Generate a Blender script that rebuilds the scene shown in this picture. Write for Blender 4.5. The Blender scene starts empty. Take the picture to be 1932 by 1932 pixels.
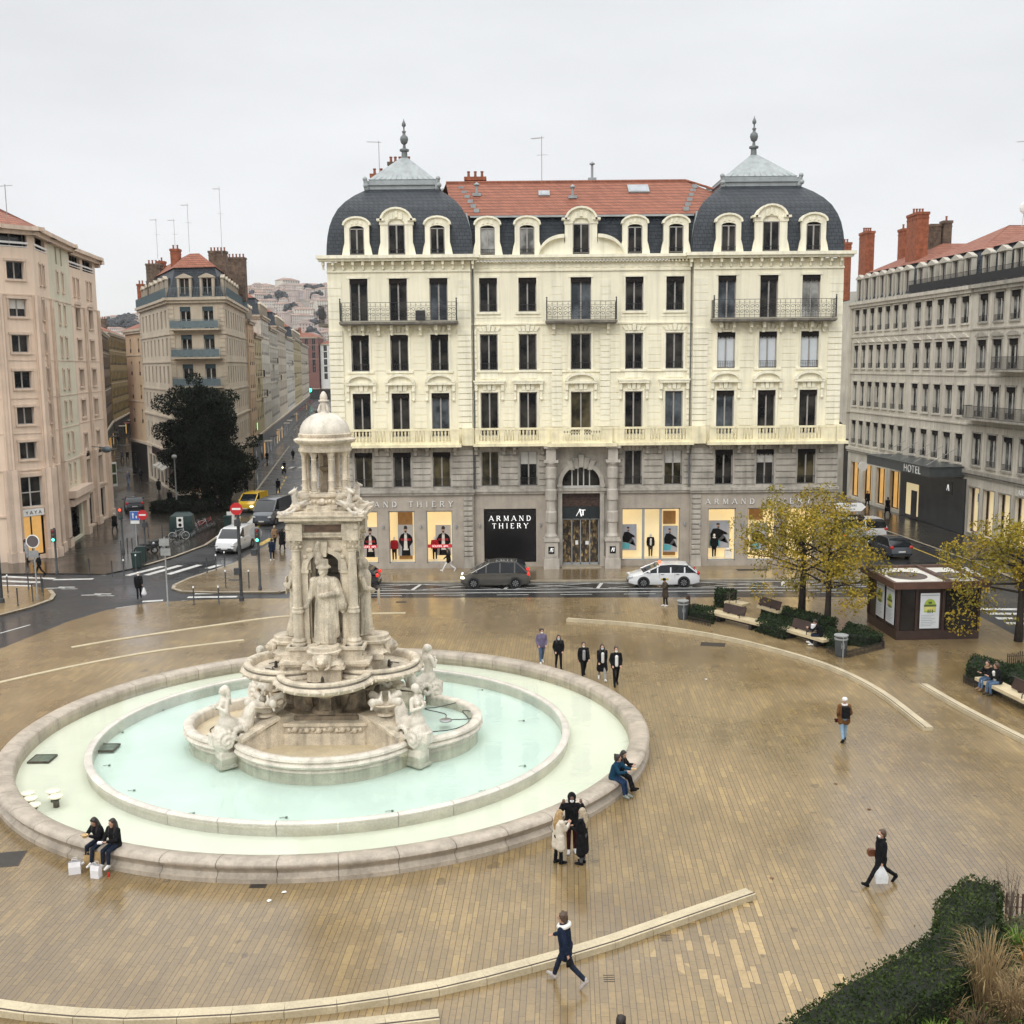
import bpy,bmesh,math,random
from math import sin,cos,pi,radians as R,atan2,hypot,floor,sqrt
from mathutils import Matrix,Vector
random.seed(7)
SC=bpy.context.scene
COL=SC.collection
# ---------------------------------------------------------------- camera
CAM_H,PITCH,ROLL,FOC=14.3,R(7.985),R(.53),1985.0/1932.0
cam_d=bpy.data.cameras.new('camera')
cam=bpy.data.objects.new('camera',cam_d)
COL.objects.link(cam)
SC.camera=cam
cam_d.sensor_width=36.0
cam_d.sensor_fit='HORIZONTAL'
cam_d.lens=36.0*FOC
cam_d.clip_start=.1
cam_d.clip_end=6000
_F=Vector((0,cos(PITCH),-sin(PITCH)))
_U=Vector((0,sin(PITCH),cos(PITCH)))
_X=Vector((1,0,0))
_cx=(_X*cos(ROLL)-_U*sin(ROLL)).normalized()
_cu=(_X*sin(ROLL)+_U*cos(ROLL)).normalized()
cam.matrix_world=Matrix(((_cx.x,_cu.x,-_F.x,0),(_cx.y,_cu.y,-_F.y,0),(_cx.z,_cu.z,-_F.z,CAM_H),(0,0,0,1)))
# ---------------------------------------------------------------- overcast sky, sun, exposure
W=bpy.data.worlds.new('World')
SC.world=W
W.use_nodes=True
SUN_EL,SUN_AZ=R(38),R(205)
nt=W.node_tree
nt.nodes.clear()
N=nt.nodes.new
L=nt.links.new
out=N('ShaderNodeOutputWorld')
bg=N('ShaderNodeBackground')
sky=N('ShaderNodeTexSky')
sky.sky_type='NISHITA'
sky.sun_disc=False
sky.sun_elevation=SUN_EL
sky.sun_rotation=SUN_AZ
sc_=N('ShaderNodeMix');sc_.data_type='RGBA';sc_.blend_type='MULTIPLY';sc_.inputs[0].default_value=1
L(sky.outputs[0],sc_.inputs[6]);sc_.inputs[7].default_value=(.08,.08,.08,1)
geo=N('ShaderNodeTexCoord')
sep=N('ShaderNodeSeparateXYZ')
L(geo.outputs['Generated'],sep.inputs[0])
ramp=N('ShaderNodeValToRGB')
e=ramp.color_ramp.elements
e[0].position=0.0;e[0].color=(.50,.50,.49,1)
e[1].position=1.0;e[1].color=(2.3,2.3,2.28,1)
for p_,c_ in((.02,(.82,.82,.81,1)),(.12,(.82,.83,.845,1)),(.32,(.785,.80,.82,1)),(.5,(1.2,1.21,1.22,1))):
 q_=e.new(p_);q_.color=c_
L(sep.outputs[2],ramp.inputs[0])
mp=N('ShaderNodeMapping');mp.inputs['Scale'].default_value=(1,1,3.2)
L(geo.outputs['Generated'],mp.inputs[0])
nz=N('ShaderNodeTexNoise');nz.inputs['Scale'].default_value=2.1;nz.inputs['Detail'].default_value=5;nz.inputs['Roughness'].default_value=.55
L(mp.outputs[0],nz.inputs['Vector'])
cr=N('ShaderNodeMapRange');cr.inputs[1].default_value=.3;cr.inputs[2].default_value=.7;cr.inputs[3].default_value=.905;cr.inputs[4].default_value=1.06
L(nz.outputs[0],cr.inputs[0])
mu=N('ShaderNodeMix');mu.data_type='RGBA';mu.blend_type='MULTIPLY';mu.inputs[0].default_value=1
L(ramp.outputs[0],mu.inputs[6]);L(cr.outputs[0],mu.inputs[7])
mx=N('ShaderNodeMix');mx.data_type='RGBA';mx.inputs[0].default_value=.05
L(mu.outputs[2],mx.inputs[6]);L(sc_.outputs[2],mx.inputs[7])
L(mx.outputs[2],bg.inputs[0])
bg.inputs[1].default_value=1.0
L(bg.outputs[0],out.inputs[0])
sd=bpy.data.lights.new('sun','SUN')
sd.energy=1.0
sd.angle=R(25)
sd.color=(1,.97,.91)
sun=bpy.data.objects.new('sun',sd)
COL.objects.link(sun)
_sv=Vector((sin(SUN_AZ)*cos(SUN_EL),cos(SUN_AZ)*cos(SUN_EL),sin(SUN_EL)))
sun.rotation_euler=_sv.to_track_quat('Z','Y').to_euler()
sun.location=(0,0,60)
SC.view_settings.view_transform='Standard'
SC.view_settings.look='None'
SC.view_settings.exposure=0.16
SC.view_settings.gamma=1.0
SC.render.engine='CYCLES'
SC.render.resolution_x=1024
SC.render.resolution_y=1024
SC.cycles.max_bounces=6
SC.cycles.transparent_max_bounces=12
# ---------------------------------------------------------------- surveying helpers: a sight line from the window meets the ground (or a wall plane)
def _ray(x,y):
 return(_F+_cx*((x-966)/1985.0)-_cu*((y-966)/1985.0))
def G(x,y,z=0.0):
 d=_ray(x,y);t=(z-CAM_H)/d.z
 return(d.x*t,d.y*t)
def AT(x,y,Y):
 d=_ray(x,y);t=Y/d.y
 return(d.x*t,Y,CAM_H+d.z*t)
# ---------------------------------------------------------------- object helpers
def tag(o,label=None,cat=None,group=None,kind=None):
 if label:o['label']=label
 if cat:o['category']=cat
 if group:o['group']=group
 if kind:o['kind']=kind
 return o
def empty(name,loc=(0,0,0),rz=0.0,label=None,cat=None,group=None):
 o=bpy.data.objects.new(name,None)
 o.empty_display_size=.3
 COL.objects.link(o)
 o.location=loc if len(loc)==3 else(loc[0],loc[1],0)
 o.rotation_euler=(0,0,rz)
 return tag(o,label,cat,group)
KIDS={}
def _kid(parent,o):
 if parent is not None:
  o.parent=parent
  KIDS.setdefault(parent.name,[]).append(o.name)
def copy_tree(o,parent=None):
 c=o.copy();COL.objects.link(c);c.parent=parent
 ks=list(KIDS.get(o.name,[]))
 for ch in ks:
  k=copy_tree(bpy.data.objects[ch],c)
 if parent is not None:KIDS.setdefault(parent.name,[]).append(c.name)
 return c
def clone(o,loc,rz=0.0,label=None,scale=None):
 c=copy_tree(o)
 c.location=loc if len(loc)==3 else(loc[0],loc[1],0)
 c.rotation_euler=(0,0,rz)
 if label:c['label']=label
 if scale:c.scale=scale if not isinstance(scale,(int,float))else(scale,)*3
 return c
class MB:
 def __init__(s,T=None):
  s.v=[];s.f=[];s.m=[];s.T=T;s.mi=0
 def add(s,vs,fs):
  b=len(s.v)
  if s.T is None:s.v.extend([tuple(p)for p in vs])
  else:s.v.extend([tuple(s.T@Vector(p))for p in vs])
  s.f.extend([tuple(i+b for i in f)for f in fs])
  s.m.extend([s.mi]*len(fs))
  return s
 def box(s,x0,x1,y0,y1,z0,z1):
  vs=[(x0,y0,z0),(x1,y0,z0),(x1,y1,z0),(x0,y1,z0),(x0,y0,z1),(x1,y0,z1),(x1,y1,z1),(x0,y1,z1)]
  return s.add(vs,[(0,3,2,1),(4,5,6,7),(0,1,5,4),(1,2,6,5),(2,3,7,6),(3,0,4,7)])
 def cbox(s,cx,cy,cz,dx,dy,dz):
  return s.box(cx-dx/2,cx+dx/2,cy-dy/2,cy+dy/2,cz-dz/2,cz+dz/2)
 def quad(s,a,b,c,d):return s.add([a,b,c,d],[(0,1,2,3)])
 def poly(s,pts):return s.add(pts,[tuple(range(len(pts)))])
 def prism(s,pts,z0,z1):
  n=len(pts)
  vs=[(p[0],p[1],z0)for p in pts]+[(p[0],p[1],z1)for p in pts]
  fs=[tuple(range(n-1,-1,-1)),tuple(range(n,2*n))]+[(i,(i+1)%n,n+(i+1)%n,n+i)for i in range(n)]
  return s.add(vs,fs)
 def slab(s,pts,y0,y1):
  n=len(pts)
  vs=[(p[0],y0,p[1])for p in pts]+[(p[0],y1,p[1])for p in pts]
  fs=[tuple(range(n)),tuple(range(2*n-1,n-1,-1))]+[(i,n+i,n+(i+1)%n,(i+1)%n)for i in range(n)]
  return s.add(vs,fs)
 def loft(s,rings,cap=True,close=True):
  n=len(rings[0]);vs=[p for r in rings for p in r];fs=[]
  for k in range(len(rings)-1):
   for i in range(n if close else n-1):
    j=(i+1)%n
    fs.append((k*n+i,k*n+j,(k+1)*n+j,(k+1)*n+i))
  if cap:
   fs.append(tuple(range(n-1,-1,-1)));fs.append(tuple((len(rings)-1)*n+i for i in range(n)))
  return s.add(vs,fs)
 def tube(s,pts,r,n=8,cap=True):
  pts=[Vector(p)for p in pts]
  rr=r if isinstance(r,(list,tuple))else[r]*len(pts)
  rings=[];prev=None
  for i,p in enumerate(pts):
   d=(pts[min(i+1,len(pts)-1)]-pts[max(i-1,0)])
   if d.length<1e-9:d=Vector((0,0,1))
   d.normalize()
   if prev is None:
    a=Vector((0,0,1))if abs(d.z)<.9 else Vector((1,0,0))
    u=d.cross(a).normalized()
   else:
    u=prev-d*prev.dot(d)
    u=u.normalized()if u.length>1e-6 else d.orthogonal().normalized()
   prev=u
   w=d.cross(u)
   rings.append([tuple(p+(u*cos(2*pi*k/n)+w*sin(2*pi*k/n))*rr[i])for k in range(n)])
  return s.loft(rings,cap)
 def lathe(s,prof,n=24,c=(0,0),a0=0.0,a1=2*pi,sx=1.0,sy=1.0):
  full=abs(a1-a0-2*pi)<1e-6
  k=n if full else n+1
  rings=[]
  for r,z in prof:
   rings.append([(c[0]+r*sx*cos(a0+(a1-a0)*i/n),c[1]+r*sy*sin(a0+(a1-a0)*i/n),z)for i in range(k)])
  return s.loft(rings,cap=False,close=full)
 def ball(s,c,r,n=10,m=7,sc=(1,1,1)):
  prof=[]
  rings=[]
  for j in range(m+1):
   t=-pi/2+pi*j/m
   rr=max(cos(t),1e-3)*r
   rings.append([(c[0]+rr*cos(2*pi*i/n)*sc[0],c[1]+rr*sin(2*pi*i/n)*sc[1],c[2]+r*sin(t)*sc[2])for i in range(n)])
  return s.loft(rings,True)
 def cap(s,a,b,ra,rb,n=10):
  a=Vector(a);b=Vector(b)
  d=b-a
  if d.length<1e-5:return s.ball(a,max(ra,rb),n)
  d.normalize()
  pts=[a-d*ra*.95,a-d*ra*.7,a-d*ra*.3,a,b,b+d*rb*.3,b+d*rb*.7,b+d*rb*.95]
  rs=[ra*.3,ra*.71,ra*.95,ra,rb,rb*.95,rb*.71,rb*.3]
  return s.tube(pts,rs,n)
 def build(s,name,mats,parent=None,smooth=False,sharp=None,merge=False):
  me=bpy.data.meshes.new(name)
  me.from_pydata(s.v,[],s.f)
  if not isinstance(mats,(list,tuple)):mats=[mats]
  for m in mats:me.materials.append(m)
  if any(s.m):me.polygons.foreach_set('material_index',s.m)
  if merge:
   bm=bmesh.new();bm.from_mesh(me)
   bmesh.ops.remove_doubles(bm,verts=bm.verts,dist=.0004)
   bmesh.ops.recalc_face_normals(bm,faces=bm.faces)
   bm.to_mesh(me);bm.free()
  if smooth:
   me.polygons.foreach_set('use_smooth',[True]*len(me.polygons))
   if sharp:me.set_sharp_from_angle(angle=R(sharp))
  me.update()
  o=bpy.data.objects.new(name,me)
  COL.objects.link(o)
  _kid(parent,o)
  return o
def blob(mb,voxel,name,mat,parent=None,smooth_it=2,loc=None):
 """fuse overlapping volumes into one continuous skin"""
 me=bpy.data.meshes.new(name+'_src')
 me.from_pydata(mb.v,[],mb.f)
 bm=bmesh.new();bm.from_mesh(me)
 bmesh.ops.recalc_face_normals(bm,faces=bm.faces);bm.to_mesh(me);bm.free()
 t=bpy.data.objects.new(name+'_src',me)
 COL.objects.link(t)
 m=t.modifiers.new('r','REMESH');m.mode='VOXEL';m.voxel_size=voxel
 if smooth_it:
  k=t.modifiers.new('s','SMOOTH');k.factor=.5;k.iterations=smooth_it
 dg=bpy.context.evaluated_depsgraph_get()
 dg.update()
 r=bpy.data.meshes.new_from_object(t.evaluated_get(dg))
 bpy.data.objects.remove(t);bpy.data.meshes.remove(me)
 r.name=name
 r.materials.clear();r.materials.append(mat)
 r.polygons.foreach_set('use_smooth',[True]*len(r.polygons))
 o=bpy.data.objects.new(name,r)
 COL.objects.link(o)
 _kid(parent,o)
 return o
def TR(x=0,y=0,z=0,rz=0,rx=0,ry=0,s=1.0):
 return Matrix.Translation((x,y,z))@Matrix.Rotation(rz,4,'Z')@Matrix.Rotation(ry,4,'Y')@Matrix.Rotation(rx,4,'X')@Matrix.Scale(s,4)
# ---------------------------------------------------------------- materials
MATS={}
def mat(name,col,rough=.7,var=.18,scale=1.5,metal=0.0,bump=0.0,bscale=None,emit=None,es=1.0,streak=0.0,col2=None,coat=0.0,spec=.5,fine=0.0,detail=5):
 if name in MATS:return MATS[name]
 m=bpy.data.materials.new(name);m.use_nodes=True
 t=m.node_tree;b=t.nodes['Principled BSDF']
 b.inputs['Roughness'].default_value=rough
 b.inputs['Metallic'].default_value=metal
 b.inputs['Coat Weight'].default_value=coat
 b.inputs['Specular IOR Level'].default_value=spec
 tc=t.nodes.new('ShaderNodeTexCoord')
 n1=t.nodes.new('ShaderNodeTexNoise');n1.inputs['Scale'].default_value=scale;n1.inputs['Detail'].default_value=detail
 n1.inputs['Roughness'].default_value=.6
 t.links.new(tc.outputs['Object'],n1.inputs['Vector'])
 rp=t.nodes.new('ShaderNodeMapRange');rp.inputs[1].default_value=.3;rp.inputs[2].default_value=.7
 t.links.new(n1.outputs[0],rp.inputs[0])
 mx=t.nodes.new('ShaderNodeMix');mx.data_type='RGBA'
 c2=col2 if col2 else tuple(c*(1-var*1.6)for c in col)
 c1=col if col2 else tuple(min(c*(1+var*.5),1)for c in col)
 mx.inputs[6].default_value=(*c2,1);mx.inputs[7].default_value=(*c1,1)
 t.links.new(rp.outputs[0],mx.inputs[0])
 last=mx.outputs[2]
 if streak:
  mp=t.nodes.new('ShaderNodeMapping');mp.inputs['Scale'].default_value=(3.5,3.5,.22)
  t.links.new(tc.outputs['Object'],mp.inputs[0])
  n2=t.nodes.new('ShaderNodeTexNoise');n2.inputs['Scale'].default_value=1.0;n2.inputs['Detail'].default_value=4
  t.links.new(mp.outputs[0],n2.inputs['Vector'])
  r2=t.nodes.new('ShaderNodeMapRange');r2.inputs[1].default_value=.45;r2.inputs[2].default_value=.75
  r2.inputs[3].default_value=1.0;r2.inputs[4].default_value=1-streak
  t.links.new(n2.outputs[0],r2.inputs[0])
  m2=t.nodes.new('ShaderNodeMix');m2.data_type='RGBA';m2.blend_type='MULTIPLY';m2.inputs[0].default_value=1
  t.links.new(last,m2.inputs[6]);t.links.new(r2.outputs[0],m2.inputs[7]);last=m2.outputs[2]
 if fine:
  n3=t.nodes.new('ShaderNodeTexNoise');n3.inputs['Scale'].default_value=scale*14;n3.inputs['Detail'].default_value=3
  t.links.new(tc.outputs['Object'],n3.inputs['Vector'])
  r3=t.nodes.new('ShaderNodeMapRange');r3.inputs[1].default_value=.35;r3.inputs[2].default_value=.65
  r3.inputs[3].default_value=1-fine;r3.inputs[4].default_value=1+fine*.4
  t.links.new(n3.outputs[0],r3.inputs[0])
  m3=t.nodes.new('ShaderNodeMix');m3.data_type='RGBA';m3.blend_type='MULTIPLY';m3.inputs[0].default_value=1
  t.links.new(last,m3.inputs[6]);t.links.new(r3.outputs[0],m3.inputs[7]);last=m3.outputs[2]
 t.links.new(last,b.inputs['Base Color'])
 if bump:
  n4=t.nodes.new('ShaderNodeTexNoise');n4.inputs['Scale'].default_value=bscale or scale*6;n4.inputs['Detail'].default_value=3
  t.links.new(tc.outputs['Object'],n4.inputs['Vector'])
  bp=t.nodes.new('ShaderNodeBump');bp.inputs['Strength'].default_value=bump;bp.inputs['Distance'].default_value=.05
  t.links.new(n4.outputs[0],bp.inputs['Height']);t.links.new(bp.outputs[0],b.inputs['Normal'])
 if emit:
  b.inputs['Emission Color'].default_value=(*emit,1)
  b.inputs['Emission Strength'].default_value=es
 MATS[name]=m
 return m
def banded(name,col,col2,pitch,rough=.6,across=0.0,var=.25,bump=.6,scale=1.2,gap=.2):
 """rows of slates / tiles: offset courses with per-tile colour"""
 if name in MATS:return MATS[name]
 m=bpy.data.materials.new(name);m.use_nodes=True
 t=m.node_tree;b=t.nodes['Principled BSDF'];b.inputs['Roughness'].default_value=rough
 nn=t.nodes.new;ll=t.links.new
 tc=nn('ShaderNodeTexCoord');sp=nn('ShaderNodeSeparateXYZ');ll(tc.outputs['Object'],sp.inputs[0])
 def M(op,a,bb=None):
  q=nn('ShaderNodeMath');q.operation=op
  for i,v in enumerate((a,bb)):
   if v is None:continue
   if isinstance(v,(int,float)):q.inputs[i].default_value=v
   else:ll(v,q.inputs[i])
  return q.outputs[0]
 zr=M('DIVIDE',sp.outputs[2],pitch)
 row=M('FLOOR',zr);fz=M('FRACT',zr)
 h=M('ADD',sp.outputs[0],sp.outputs[1])
 ac=across or pitch
 xr=M('ADD',M('DIVIDE',h,ac),M('MULTIPLY',row,.5))
 cx=M('FLOOR',xr);fx=M('FRACT',xr)
 cv=nn('ShaderNodeCombineXYZ');ll(row,cv.inputs[0]);ll(cx,cv.inputs[1])
 wn=nn('ShaderNodeTexWhiteNoise');wn.noise_dimensions='2D';ll(cv.outputs[0],wn.inputs['Vector'])
 n1=nn('ShaderNodeTexNoise');n1.inputs['Scale'].default_value=scale;n1.inputs['Detail'].default_value=4
 ll(tc.outputs['Object'],n1.inputs['Vector'])
 mxv=M('ADD',M('MULTIPLY',wn.outputs['Value'],.55),M('MULTIPLY',n1.outputs[0],.45))
 mx=nn('ShaderNodeMix');mx.data_type='RGBA';ll(mxv,mx.inputs[0])
 mx.inputs[6].default_value=(*col,1);mx.inputs[7].default_value=(*col2,1)
 ll(mx.outputs[2],b.inputs['Base Color'])
 ed=M('MULTIPLY',M('GREATER_THAN',fx,.1),1.0)
 gp_=M('MAXIMUM',M('MULTIPLY',M('LESS_THAN',fz,gap),.8),M('MULTIPLY',M('LESS_THAN',fx,.07),.45))
 mg=nn('ShaderNodeMix');mg.data_type='RGBA';ll(gp_,mg.inputs[0]);ll(mx.outputs[2],mg.inputs[6]);mg.inputs[7].default_value=(*[c*.3 for c in col],1);ll(mg.outputs[2],b.inputs['Base Color'])
 hh=M('MULTIPLY',M('SUBTRACT',1.0,fz),ed)
 bp=nn('ShaderNodeBump');bp.inputs['Strength'].default_value=bump;bp.inputs['Distance'].default_value=pitch*.8
 ll(hh,bp.inputs['Height']);ll(bp.outputs[0],b.inputs['Normal'])
 MATS[name]=m
 return m
def glassmat(name,col,rough=.06,curtain=None):
 if name in MATS:return MATS[name]
 m=bpy.data.materials.new(name);m.use_nodes=True
 t=m.node_tree;b=t.nodes['Principled BSDF'];b.inputs['Roughness'].default_value=rough;b.inputs['Specular IOR Level'].default_value=.2
 oi=t.nodes.new('ShaderNodeObjectInfo');tc=t.nodes.new('ShaderNodeTexCoord')
 ad=t.nodes.new('ShaderNodeVectorMath');ad.operation='ADD'
 cv=t.nodes.new('ShaderNodeCombineXYZ')
 mu_=t.nodes.new('ShaderNodeMath');mu_.operation='MULTIPLY';mu_.inputs[1].default_value=40
 t.links.new(oi.outputs['Random'],mu_.inputs[0]);t.links.new(mu_.outputs[0],cv.inputs[0]);t.links.new(mu_.outputs[0],cv.inputs[2])
 t.links.new(tc.outputs['Object'],ad.inputs[0]);t.links.new(cv.outputs[0],ad.inputs[1])
 n1=t.nodes.new('ShaderNodeTexNoise');n1.inputs['Scale'].default_value=.8;n1.inputs['Detail'].default_value=3
 t.links.new(ad.outputs[0],n1.inputs['Vector'])
 rp=t.nodes.new('ShaderNodeValToRGB')
 rp.color_ramp.elements[0].position=.42;rp.color_ramp.elements[0].color=(*col,1)
 rp.color_ramp.elements[1].position=.66;rp.color_ramp.elements[1].color=(*(curtain or tuple(c*3 for c in col)),1)
 t.links.new(n1.outputs[0],rp.inputs[0]);t.links.new(rp.outputs[0],b.inputs['Base Color'])
 MATS[name]=m
 return m
CREAM=mat('cream_render',(.90,.85,.665),.8,.06,.35,streak=.17,bump=.12,bscale=6)
CREAM2=mat('cream_trim',(.92,.875,.70),.75,.08,.8,streak=.2)
BALU=mat('balustrade_stone',(.90,.82,.56),.75,.14,1.3,streak=.2)
STONE=mat('grey_stone',(.47,.435,.38),.75,.26,.8,streak=.36,bump=.25,bscale=9)
STONE2=mat('shop_stone',(.42,.37,.31),.6,.14,1.1,streak=.12,bump=.1)
STONED=mat('dark_weathered_stone',(.22,.20,.165),.8,.3,1.4,streak=.3)
SLATE=banded('blue_slate',(.009,.014,.020),(.034,.044,.056),.25,.55,.34,bump=1.0)
ZINC=mat('zinc',(.34,.37,.375),.5,.12,1.6,metal=.2,streak=.2)
TILE=banded('red_roof_tile',(.20,.06,.03),(.36,.125,.068),.26,.8,.24,bump=1.0)
TILE2=banded('old_roof_tile',(.20,.065,.04),(.36,.14,.08),.2,.8,.3,bump=1.0)
IRON=mat('black_iron',(.022,.022,.024),.45,.3,4)
IRONG=mat('grey_blue_iron',(.10,.14,.16),.5,.2,4)
GLASS=glassmat('window_glass',(.004,.0045,.005),.05,(.05,.046,.04))
GLASSC=glassmat('curtained_glass',(.10,.10,.095),.12,(.42,.42,.40))
FRAMEG=mat('grey_window_frame',(.34,.32,.30),.6,.12,3)
FRAMEW=mat('pale_window_frame',(.55,.54,.50),.6,.12,3)
VAL=mat('dark_window_valance',(.025,.021,.02),.8,.4,8,fine=.3,spec=.15)
BRICK=mat('chimney_brick',(.36,.11,.05),.85,.3,3,streak=.2,fine=.25)
BRICKD=mat('sooty_chimney',(.17,.12,.085),.9,.45,2.5,fine=.35)
POT=mat('chimney_pot',(.28,.10,.06),.8,.2,4)
MARBLE=mat('fountain_marble',(.72,.63,.49),.6,.24,1.5,streak=.40,fine=.16,bump=.35,bscale=11,spec=.3,col2=None)
MARBLE_D=mat('dark_streaked_marble',(.30,.235,.16),.6,.5,2.2,streak=.42,fine=.2,bump=.2,bscale=8)  # darker, more streaked marble for the bowl supports and lantern core
MARBLE_W=mat('white_marble',(.72,.66,.56),.5,.16,1.8,streak=.28,fine=.12,bump=.25,bscale=12)
BLACKP=mat('black_panel',(.006,.006,.007),.25,.2,1)
WHITEP=mat('white_paint',(.78,.78,.76),.5,.06,4)
LETTER=mat('lit_white_letters',(.8,.8,.8),.5,.02,1,emit=(1,1,.97),es=.55)
# ================================================================ ground, paving, roads
def nodes_of(name,rough=.5):
 m=bpy.data.materials.new(name);m.use_nodes=True
 t=m.node_tree;b=t.nodes['Principled BSDF'];b.inputs['Roughness'].default_value=rough
 def nn(k,**kw):
  q=t.nodes.new(k)
  for a_,v_ in kw.items():setattr(q,a_,v_)
  return q
 def M(op,a,bb=None,c=None):
  q=t.nodes.new('ShaderNodeMath');q.operation=op
  for i,v in enumerate((a,bb,c)):
   if v is None:continue
   if isinstance(v,(int,float)):q.inputs[i].default_value=v
   else:t.links.new(v,q.inputs[i])
  return q.outputs[0]
 def MIX(f,a,bb,blend='MIX'):
  q=t.nodes.new('ShaderNodeMix');q.data_type='RGBA';q.blend_type=blend
  for i,v in((0,f),(6,a),(7,bb)):
   if isinstance(v,(int,float)):q.inputs[i].default_value=v
   elif isinstance(v,tuple):q.inputs[i].default_value=(*v,1)
   else:t.links.new(v,q.inputs[i])
  return q.outputs[2]
 def NOISE(vec,scale,detail=4,rough=.55):
  q=t.nodes.new('ShaderNodeTexNoise');q.inputs['Scale'].default_value=scale
  q.inputs['Detail'].default_value=detail;q.inputs['Roughness'].default_value=rough
  t.links.new(vec,q.inputs['Vector']);return q.outputs[0]
 def RNG(v,a,b_,c,d):
  q=t.nodes.new('ShaderNodeMapRange')
  for i,x in enumerate((a,b_,c,d)):q.inputs[i+1].default_value=x
  t.links.new(v,q.inputs[0]);return q.outputs[0]
 return m,t,b,nn,M,MIX,NOISE,RNG
def paving_mat(name,ang,cell,lens,cA,cB,cC,joint,wet=(.16,.5),dark=.62,patches=False,jw=.006,fleck=0.0,film=(.25,1.0)):
 m,t,b,nn,M,MIX,NOISE,RNG=nodes_of(name)
 tc=nn('ShaderNodeTexCoord');P=tc.outputs['Object']
 mp=nn('ShaderNodeMapping');mp.inputs['Rotation'].default_value=(0,0,ang);t.links.new(P,mp.inputs[0])
 sp=nn('ShaderNodeSeparateXYZ');t.links.new(mp.outputs[0],sp.inputs[0])
 X,Y=sp.outputs[0],sp.outputs[1]
 def WN(a,c):
  cv=nn('ShaderNodeCombineXYZ');t.links.new(a,cv.inputs[0])
  if c is not None:t.links.new(c,cv.inputs[1])
  w=nn('ShaderNodeTexWhiteNoise',noise_dimensions='2D');t.links.new(cv.outputs[0],w.inputs['Vector'])
  return w.outputs['Value']
 xs=M('DIVIDE',X,cell);ci=M('FLOOR',xs);fr=M('FRACT',xs)
 split=M('ADD',M('MULTIPLY',WN(ci,None),.34),.33)
 gt=M('GREATER_THAN',fr,split)
 row=M('ADD',M('MULTIPLY',ci,2.0),gt)
 d1=M('MINIMUM',fr,M('SUBTRACT',1.0,fr));d2=M('ABSOLUTE',M('SUBTRACT',fr,split))
 dx=M('MULTIPLY',M('MINIMUM',d1,d2),cell)
 ln=M('ADD',M('MULTIPLY',WN(row,row),lens[1]-lens[0]),lens[0])
 ty=M('ADD',M('DIVIDE',Y,ln),M('MULTIPLY',WN(row,None),17.0))
 pid=M('FLOOR',ty);fy=M('FRACT',ty)
 dy=M('MULTIPLY',M('MINIMUM',fy,M('SUBTRACT',1.0,fy)),ln)
 jn=M('MAXIMUM',M('LESS_THAN',dx,jw),M('MULTIPLY',M('LESS_THAN',dy,jw*.8),.75))
 rnd=WN(row,pid)
 rnd2=WN(M('ADD',row,31.7),pid)
 n_big=NOISE(P,.11,4,.6);n_mid=NOISE(P,.9,5,.6);n_fine=NOISE(P,9.0,4,.6)
 c=MIX(rnd,cA,cB)
 c=MIX(M('GREATER_THAN',rnd2,.86),c,cC)
 c=MIX(RNG(n_mid,.4,.75,0,.35),c,tuple(x*.72 for x in cA))
 if patches:
  sp2=nn('ShaderNodeSeparateXYZ');t.links.new(P,sp2.inputs[0])
  dd=M('ADD',M('ABSOLUTE',M('MULTIPLY',M('SUBTRACT',sp2.outputs[0],5.6),.55)),M('ABSOLUTE',M('MULTIPLY',M('SUBTRACT',sp2.outputs[1],23.8),.42)))
  th=RNG(dd,0.0,2.0,.74,1.02)
  c=MIX(M('GREATER_THAN',rnd2,th),c,(.50,.36,.17))
 c=MIX(RNG(n_fine,.35,.7,0,.32),c,(.12,.10,.07))
 wetm=RNG(M('ADD',M('MULTIPLY',n_big,.84),M('MULTIPLY',n_mid,.16)),.40,.60,0,1)
 c=MIX(wetm,c,MIX(1.0,c,(dark,dark*.93,dark*.80),'MULTIPLY'))
 if fleck:
  n_sp=NOISE(P,1.1,2,.5)
  c=MIX(M('MULTIPLY',M('GREATER_THAN',n_sp,.71),fleck),c,(.06,.045,.03))
 c=MIX(M('MULTIPLY',jn,.8),c,joint)
 t.links.new(c,b.inputs['Base Color'])
 ro=M('ADD',RNG(wetm,0,1,wet[1],wet[0]),M('MULTIPLY',n_fine,.1))
 t.links.new(ro,b.inputs['Roughness'])
 b.inputs['Specular IOR Level'].default_value=.4
 t.links.new(RNG(M('ADD',n_big,M('MULTIPLY',n_mid,.12)),.40,.60,film[0],film[1]),b.inputs['Coat Weight']);t.links.new(RNG(n_mid,.3,.7,.13,.27),b.inputs['Coat Roughness']);b.inputs['Coat IOR'].default_value=1.45
 bp=nn('ShaderNodeBump');bp.inputs['Strength'].default_value=.35;bp.inputs['Distance'].default_value=.01
 hh=M('ADD',M('MULTIPLY',M('SUBTRACT',1.0,jn),.5),M('ADD',M('MULTIPLY',rnd,.3),M('MULTIPLY',NOISE(P,3.0,3,.5),.8)))
 t.links.new(hh,bp.inputs['Height']);t.links.new(bp.outputs[0],b.inputs['Normal'])
 return m
PLAZA=paving_mat('plaza_stone',R(3),.31,(.4,.95),(.335,.238,.115),(.262,.192,.10),(.365,.262,.12),(.045,.032,.018),wet=(.12,.4),patches=True,fleck=.5,dark=.62,jw=.0075,film=(.08,.8))
WALK=paving_mat('pavement_stone',R(92),.8,(.5,1.2),(.30,.225,.13),(.245,.185,.11),(.33,.24,.13),(.12,.09,.06),wet=(.12,.3),dark=.66)
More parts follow.
